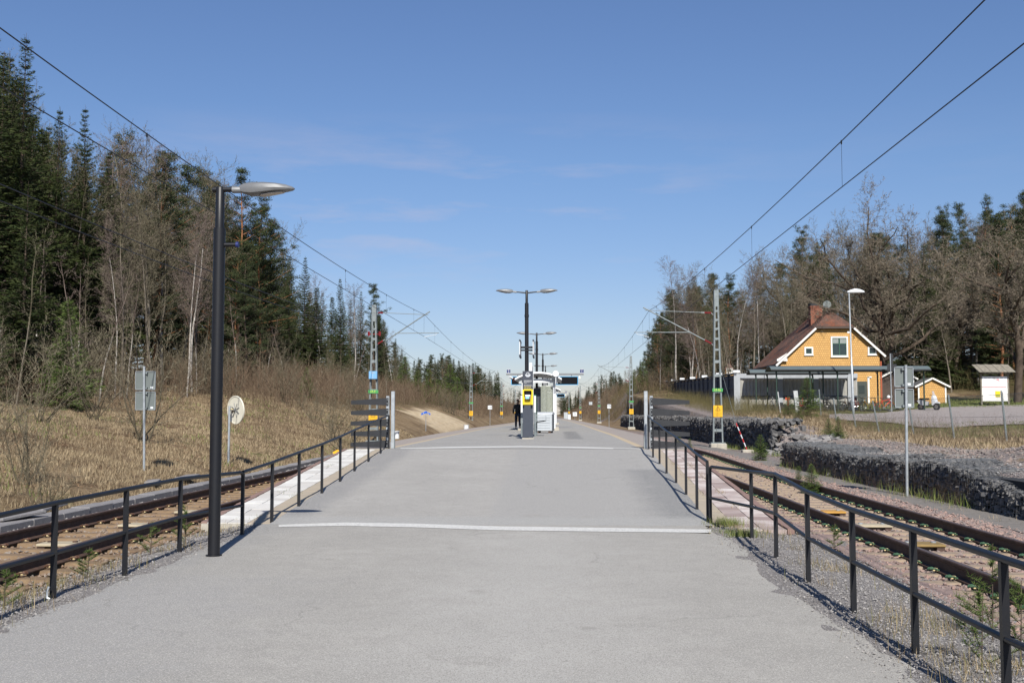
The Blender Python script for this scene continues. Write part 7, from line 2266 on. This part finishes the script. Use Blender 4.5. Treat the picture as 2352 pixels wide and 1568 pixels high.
for i in range(26):
    px = rt.uniform(-60, 900); X0 = rt.uniform(-26, -20); Y = min(150, X0 / ((px - 1278) / 2500))
    plant('shrub', W(px, 948, Y).x, Y, h=rt.uniform(2.2, 4.5), label='leafless shrub along the edge of the left forest', group='shrubs along the left forest edge')
# small pines around the fence corner and on the slope
for px, Y, h, lab, v in ((1855, 68, 2.5, 'bushy small pine between the concrete post and the leaning fence', 0), (1835, 62, .9, 'low green juniper-like pine in front of the concrete post', 1), (1812, 66, 1.3, 'small pine left of the concrete post', 0),
                      (1790, 52, .7, 'small conifer at the top of the tumbled stones', 1), (1903, 47, .9, 'small dark conifer on the slope below the fence', 0), (1925, 45, 1.0, 'green conifer seedling on the slope left of the sign', 1),
                      (1746, 40, 1.0, 'small yellow green pine at the end of the low stone wall', 0), (1832, 27, .6, 'little pine at the foot of the low stone wall, left one', 1), (1862, 24.5, .75, 'little pine at the foot of the low stone wall, right one', 0),
                      (1560, 53, .8, 'small conifer at the foot of the higher stone wall', 0), (1583, 51, .7, 'second small conifer at the foot of the higher stone wall', 1)):
    x = W(px, 948, Y).x
    plant('youngspruce', x, Y, h=h, label=lab, variant=v, wid=1.3)

# ------------------------------------------------------------------ brush, grass, leaves, weeds (stuff)
def brush(name, m, X, Y, hmin, hmax, seed, w=.012, k=6, lean=.6, kind='stuff'):
    rs = np.random.RandomState(seed); n = len(X); w = w * .62; k = k + 4
    hmax = hmin + (hmax - hmin) * (.45 + .75 * vnoise(X, Y, 3.5, seed + 50))
    Z = H(X, Y) - .05
    h = rs.uniform(hmin, hmax, n)
    a = rs.uniform(0, 6.28, n); l = rs.uniform(0, lean, n)
    P0 = np.stack([X, Y, Z], 1); D = np.stack([np.cos(a) * l, np.sin(a) * l, np.ones(n)], 1)
    P1 = P0 + D * h[:, None]
    out = []; vv = []
    def add(A, B, wd):
        u = rs.normal(0, 1, A.shape); u[:, 2] = 0; u /= np.linalg.norm(u, axis=1, keepdims=True)
        out.append(np.stack([A - u * wd[:, None], A + u * wd[:, None], B], 1)); vv.append(rs.uniform(0, 1, len(A)) ** 1.5)
    add(P0, P1, w * h / 2.0 * rs.uniform(.7, 1.3, n))
    for _ in range(k):
        t = rs.uniform(.2, .95, n)
        A = P0 + D * (h * t)[:, None]
        a2 = rs.uniform(0, 6.28, n); d2 = np.stack([np.cos(a2) * .7, np.sin(a2) * .7, rs.uniform(.4, 1.3, n)], 1)
        add(A, A + d2 * (h * rs.uniform(.12, .35, n))[:, None], w * .55 * h / 2.0)
    V = np.concatenate(out)
    o = soup(name, V, 3, m, var=np.concatenate(vv)); o['kind'] = kind
    return o
rs = np.random.RandomState(12)
def region(n, y0, y1, f0, f1, pw=1.0):
    Y = y0 + (y1 - y0) * rs.uniform(0, 1, n) ** pw
    X = f0(Y) + (f1(Y) - f0(Y)) * rs.uniform(0, 1, n)
    return X, Y
def clump(X, Y, s, th, seed):
    return vnoise(X, Y, s, seed) > th
X, Y = region(5200, 34, 190, lambda y: -27 - y * 0, lambda y: -19.5 + y * 0)
brush('undergrowth', M_brush, X, Y, .8, 2.9, 31, w=.016, k=7)
X, Y = region(9000, 62, 240, lambda y: cl(y) - 16, lambda y: cl(y) - np.interp(y, [62, 85, 120, 240], [8.5, 5.2, 4.2, 3.6])); k = clump(X, Y, 3.0, .30, 5) & ~((Y > 86) & (Y < 116) & (X > cl(Y) - 8.2)); 
brush('undergrowth', M_brush, X[k], Y[k], 1.0, 3.0, 32, w=.018, k=7)
X, Y = region(1800, 36, 62, lambda y: cl(y) - 13, lambda y: cl(y) - 3.2); k = clump(X, Y, 2.0, .62, 6)
brush('undergrowth', M_brush, X[k], Y[k], .6, 1.9, 33, w=.014, k=7)
X, Y = region(7500, 14, 36, lambda y: -24 + y * 0, lambda y: -9.6 + y * 0); k = clump(X, Y, 2.2, .46, 7) & (X < -.40 * Y)
brush('undergrowth', M_brush, X[k], Y[k], .35, 1.3, 34, w=.009, k=7)
X, Y = region(6500, 66, 112, lambda y: 10.5 + y * 0, lambda y: 14.2 + y * 0)
k = (X < 13.4) | (Y < 82); X, Y = X[k], Y[k]
brush('undergrowth', M_brushg, X, Y, .3, 1.35, 35, w=.012, k=7, lean=.7)
X, Y = region(2600, 58, 82, lambda y: 13.5 + y * 0, lambda y: 19.5 + y * 0); k = clump(X, Y, 2.0, .38, 9)
brush('undergrowth', M_brushg, X[k], Y[k], .3, .95, 36, w=.011, k=7, lean=.7)
X, Y = region(6000, 120, 260, lambda y: cr(y) + 5.5, lambda y: cr(y) + 17); k = clump(X, Y, 4.0, .36, 10)
brush('undergrowth', M_brush, X[k], Y[k], .8, 2.8, 37, w=.018, k=7)
X, Y = region(5000, 118, 240, lambda y: cr(y) + 5.5, lambda y: cr(y) + 14); k = clump(X, Y, 3.0, .60, 13)
brush('undergrowth', M_brushg, X[k], Y[k], .6, 2.0, 38, w=.025, k=9)
X, Y = region(9000, 190, 620, lambda y: cl(y) - 40, lambda y: cl(y) - 4.5, .8)
brush('undergrowth', M_brush, X, Y, 1.0, 3.6, 43, w=.05, k=7)
X, Y = region(9000, 240, 620, lambda y: cr(y) + 5, lambda y: cr(y) + 45, .8)
brush('undergrowth', M_brush, X, Y, 1.0, 3.6, 44, w=.05, k=7)
X, Y = region(7000, 100, 150, lambda y: 17 + y * 0, lambda y: 75 + y * 0)
k = (Y > 108); brush('undergrowth', M_brushg, X[k], Y[k], .7, 2.4, 39, w=.014, k=9, lean=.6)
X, Y = region(3600, 33, 66, lambda y: 12.3 + y * 0, lambda y: 21 + y * 0)
brush('undergrowth', M_brush, X, Y, .25, 1.1, 40, w=.008, k=6)
X, Y = region(900, 20, 36, lambda y: 7.15 + y * 0, lambda y: 7.55 + y * 0)
brush('undergrowth', M_brush, X, Y, .15, .75, 41, w=.006, k=5)

def grass(name, m, X, Y, hmin, hmax, seed, w=.010, lean=.9, zf=None):
    rs = np.random.RandomState(seed); n = len(X)
    Z = (H(X, Y) if zf is None else zf(X, Y)) - .01
    h = rs.uniform(hmin, hmax, n); a = rs.uniform(0, 6.28, n); l = rs.uniform(.1, lean, n)
    P0 = np.stack([X, Y, Z], 1)
    u = np.stack([np.cos(a + 1.57), np.sin(a + 1.57), np.zeros(n)], 1) * (w * rs.uniform(.6, 1.4, n))[:, None]
    P1 = P0 + np.stack([np.cos(a) * l * h, np.sin(a) * l * h, h], 1)
    o = soup(name, np.stack([P0 - u, P0 + u, P1], 1), 3, m, var=rs.uniform(0, 1, n) ** 1.4); o['kind'] = 'stuff'
    return o
n = 330000
Y = 13 * (75 / 13) ** rs.uniform(0, 1, n); X = np.minimum(cl(Y) - 2.0, -8.9) - 17 * rs.uniform(0, 1, n) ** 1.1
k = (X > -.66 * Y) & (vnoise(X, Y, .8, 21) + vnoise(X, Y, .25, 22) * .6 > .55)
X, Y = X[k], Y[k]; ws = .002 + .00013 * Y
grass('dry_grass', M_straw, X, Y, .04, .17, 51, w=ws, lean=1.3)
n = 26000; Y = 12 * (70 / 12) ** rs.uniform(0, 1, n); X = -9.0 - 16 * rs.uniform(0, 1, n); k = (vnoise(X, Y, 2.0, 23) > .60) & (X > -.66 * Y); X, Y = X[k], Y[k]
grass('grass', M_grass, X, Y, .05, .20, 52, w=.005 + .00025 * Y)
n = 60000; Y = rs.uniform(24, 75, n); X = rs.uniform(11.5, 30, n); k = (vnoise(X, Y, .9, 24) > .35) & ~((X > 17.5) & (Y > 62 - (X - 17.5) * 1.0)); X, Y = X[k], Y[k]
grass('dry_grass', M_straw, X, Y, .06, .26, 53, w=.005 + .00018 * Y, lean=1.5)
n = 60000; Y = rs.uniform(45, 100, n); X = rs.uniform(17, 42, n); k = (vnoise(X, Y, 1.1, 25) > .25) & ((Y < 66 - (X - 17.5) * 1.1) | (Y > 84)); X, Y = X[k], Y[k]
grass('grass', M_grass, X, Y, .06, .20, 54, w=.008 + .0002 * Y)
# fallen leaves below the shrubs on the left bank
n = 9000; Y = 15 * (40 / 15) ** rs.uniform(0, 1, n); X = -9.3 - 12 * rs.uniform(0, 1, n); k = (vnoise(X, Y, 2.4, 31) > .5) & (X > -.66 * Y); X, Y = X[k], Y[k]; n = len(X)
C = np.stack([X, Y, H(X, Y) + .03], 1)
o = soup('fallen_leaves', C[:, None] + rs.normal(0, .03, (n, 3, 3)) * np.array([1, 1, .4]), 3, M_leafl, var=rs.uniform(0, 1, n) ** 2); o['kind'] = 'stuff'
# weeds on the verges and in the track
def zl2(X, Y): return np.where(X < 0, -.115 * sstep(-X, 4.6, 5.45), -.095 * sstep(X, 2.7, 3.75))
n = 6000; Y = 5 * (16.5 / 5) ** rs.uniform(0, 1, n); s = rs.uniform(0, 1, n) < .5; X = np.where(s, rs.normal(-4.95, .25, n), rs.normal(3.0, .3, n)); k = vnoise(X, Y, .5, 41) > .55; X, Y = X[k], Y[k]
grass('weeds', M_straw, X, Y, .03, .15, 61, w=.0025, zf=zl2, lean=1.2)
X2 = X + rs.normal(0, .1, len(X)); brush_w = grass('weeds', mat('olive weeds', (.12, .12, .04), .8, var=(.22, .16, .08)), X2, Y, .05, .22, 62, w=.0025, zf=zl2, lean=.8)
n = 5000; Y = rs.uniform(14, 60, n); X = np.where(Y < 36, 7.42, 8.9 ) + rs.normal(0, .16, n); k = vnoise(X, Y, 1.3, 51) > .52; X, Y = X[k], Y[k]
grass('weeds', M_grass, X, Y, .06, .34, 63, w=.006, lean=.8)
n = 2600; Y = rs.uniform(12, 46, n); X = cr(Y) + rs.normal(1.95, .25, n); k = vnoise(X, Y, .9, 52) > .66; X, Y = X[k], Y[k]
grass('weeds', M_straw, X, Y, .03, .14, 64, w=.004, lean=.9)
n = 2400; Y = rs.uniform(15, 29, n); X = np.where(rs.uniform(0, 1, n) < .5, qm(Y), qi(Y)) + rs.normal(0, .05, n); k = vnoise(X, Y, .6, 53) > .55; X, Y = X[k], Y[k]
grass('weeds', M_straw, X, Y, .02, .09, 65, w=.003, lean=.9, zf=lambda X, Y: RS * np.maximum(0, Y - RY0) + .01)
n = 900; Y = rs.uniform(17, 29, n); X = np.where(rs.uniform(0, 1, n) < .5, lm(Y), li(Y)) + rs.normal(0, .05, n); k = vnoise(X, Y, .6, 54) > .68; X, Y = X[k], Y[k]
grass('weeds', M_grass, X, Y, .02, .08, 66, w=.003, lean=.9, zf=lambda X, Y: RS * np.maximum(0, Y - RY0) + .01)
def seedling(px, py, h, label, m=M_spr2, seed=1, wid=.5):
    p = G(px, py, -.05)
    rs = np.random.RandomState(seed)
    t = thing('pine_seedling', label, 'seedling', (p.x, p.y, -.06))
    tr, vr, lb = [], [], [(0, 0, 0, .02, 0, h, .006, .003)]
    for i in range(int(11 * h / .5)):
        z = h * (.1 + .9 * i / (11 * h / .5)); a = rs.uniform(0, 6.28); L_ = wid * h * (1.15 - z / h) * rs.uniform(.6, 1)
        e = np.array([math.cos(a) * L_, math.sin(a) * L_, z + L_ * .6]); lb.append((0, 0, z, *e, .003, .002))
        n = 90; f = rs.uniform(.1, 1.05, n)[:, None]; p0 = np.array([0, 0, z]) * (1 - f) + e * f
        dv = rs.normal(0, 1, (n, 3)); dv[:, 2] = np.abs(dv[:, 2]) * .6 + .2; dv /= np.linalg.norm(dv, axis=1, keepdims=True)
        wv = np.cross(dv, rs.normal(0, 1, (n, 3))); wv /= np.linalg.norm(wv, axis=1, keepdims=True)
        tr.append(np.stack([p0 - wv * .0022, p0 + wv * .0022, p0 + dv * rs.uniform(.03, .065, n)[:, None]], 1)); vr.append(rs.uniform(0, 1, n))
    seg_tubes('trunk', lb, M_bark, t, 4)
    soup('crown', np.concatenate(tr), 3, m, t, var=np.concatenate(vr))
seedling(425, 1255, .55, 'pine seedling at the foot of the left railing nearest the lamp post', seed=1)
seedling(345, 1275, .42, 'pine seedling between two posts of the left railing', seed=2)
seedling(200, 1330, .35, 'tiny pine seedling on the left gravel verge', seed=3)
seedling(8, 1400, .4, 'green seedling at the left picture edge behind the railing', seed=4)
seedling(2280, 1470, .75, 'pine seedling rising beside the nearest right railing post', seed=5, wid=.35)
seedling(2255, 1545, .55, 'bushy pine seedling at the lower right corner', seed=6, wid=.7)
seedling(2345, 1530, .6, 'pine seedling at the right picture edge by the railing', seed=7, wid=.6)
seedling(1915, 1262, .35, 'small pine seedling between the right railing and the rail', seed=8, wid=.4)
def tuft(px, py, n, r, h, label, seed):
    p = G(px, py, .0); rs = np.random.RandomState(seed)
    X, Y = rs.normal(0, r, n), rs.normal(0, r * .8, n); a = rs.uniform(0, 6.28, n); l = rs.uniform(.1, .8, n); hh = rs.uniform(h * .5, h, n)
    u = np.stack([np.cos(a + 1.57), np.sin(a + 1.57), np.zeros(n)], 1) * .003
    P0 = np.stack([X, Y, np.zeros(n) - .02], 1); P1 = P0 + np.stack([np.cos(a) * l * hh, np.sin(a) * l * hh, hh], 1)
    tag(soup('grass_tuft', np.stack([P0 - u, P0 + u, P1], 1), 3, M_grass, None, p, var=rs.uniform(0, 1, n)), label, 'grass tuft')
tuft(1668, 1208, 700, .13, .20, 'bright green grass tuft at the foot of the right ramp railing', 1)
tuft(1708, 1232, 500, .10, .16, 'darker grass tuft beside the second right railing post', 2)
tuft(1688, 1222, 300, .16, .10, 'straggling grass between the two tufts at the right railing', 3)

# prototypes that found no place in the picture are removed
for kk, L_ in LIB.items():
    for root, hh, used in L_:
        if not used:
            for c_ in list(root.children): bpy.data.objects.remove(c_)
            bpy.data.objects.remove(root)
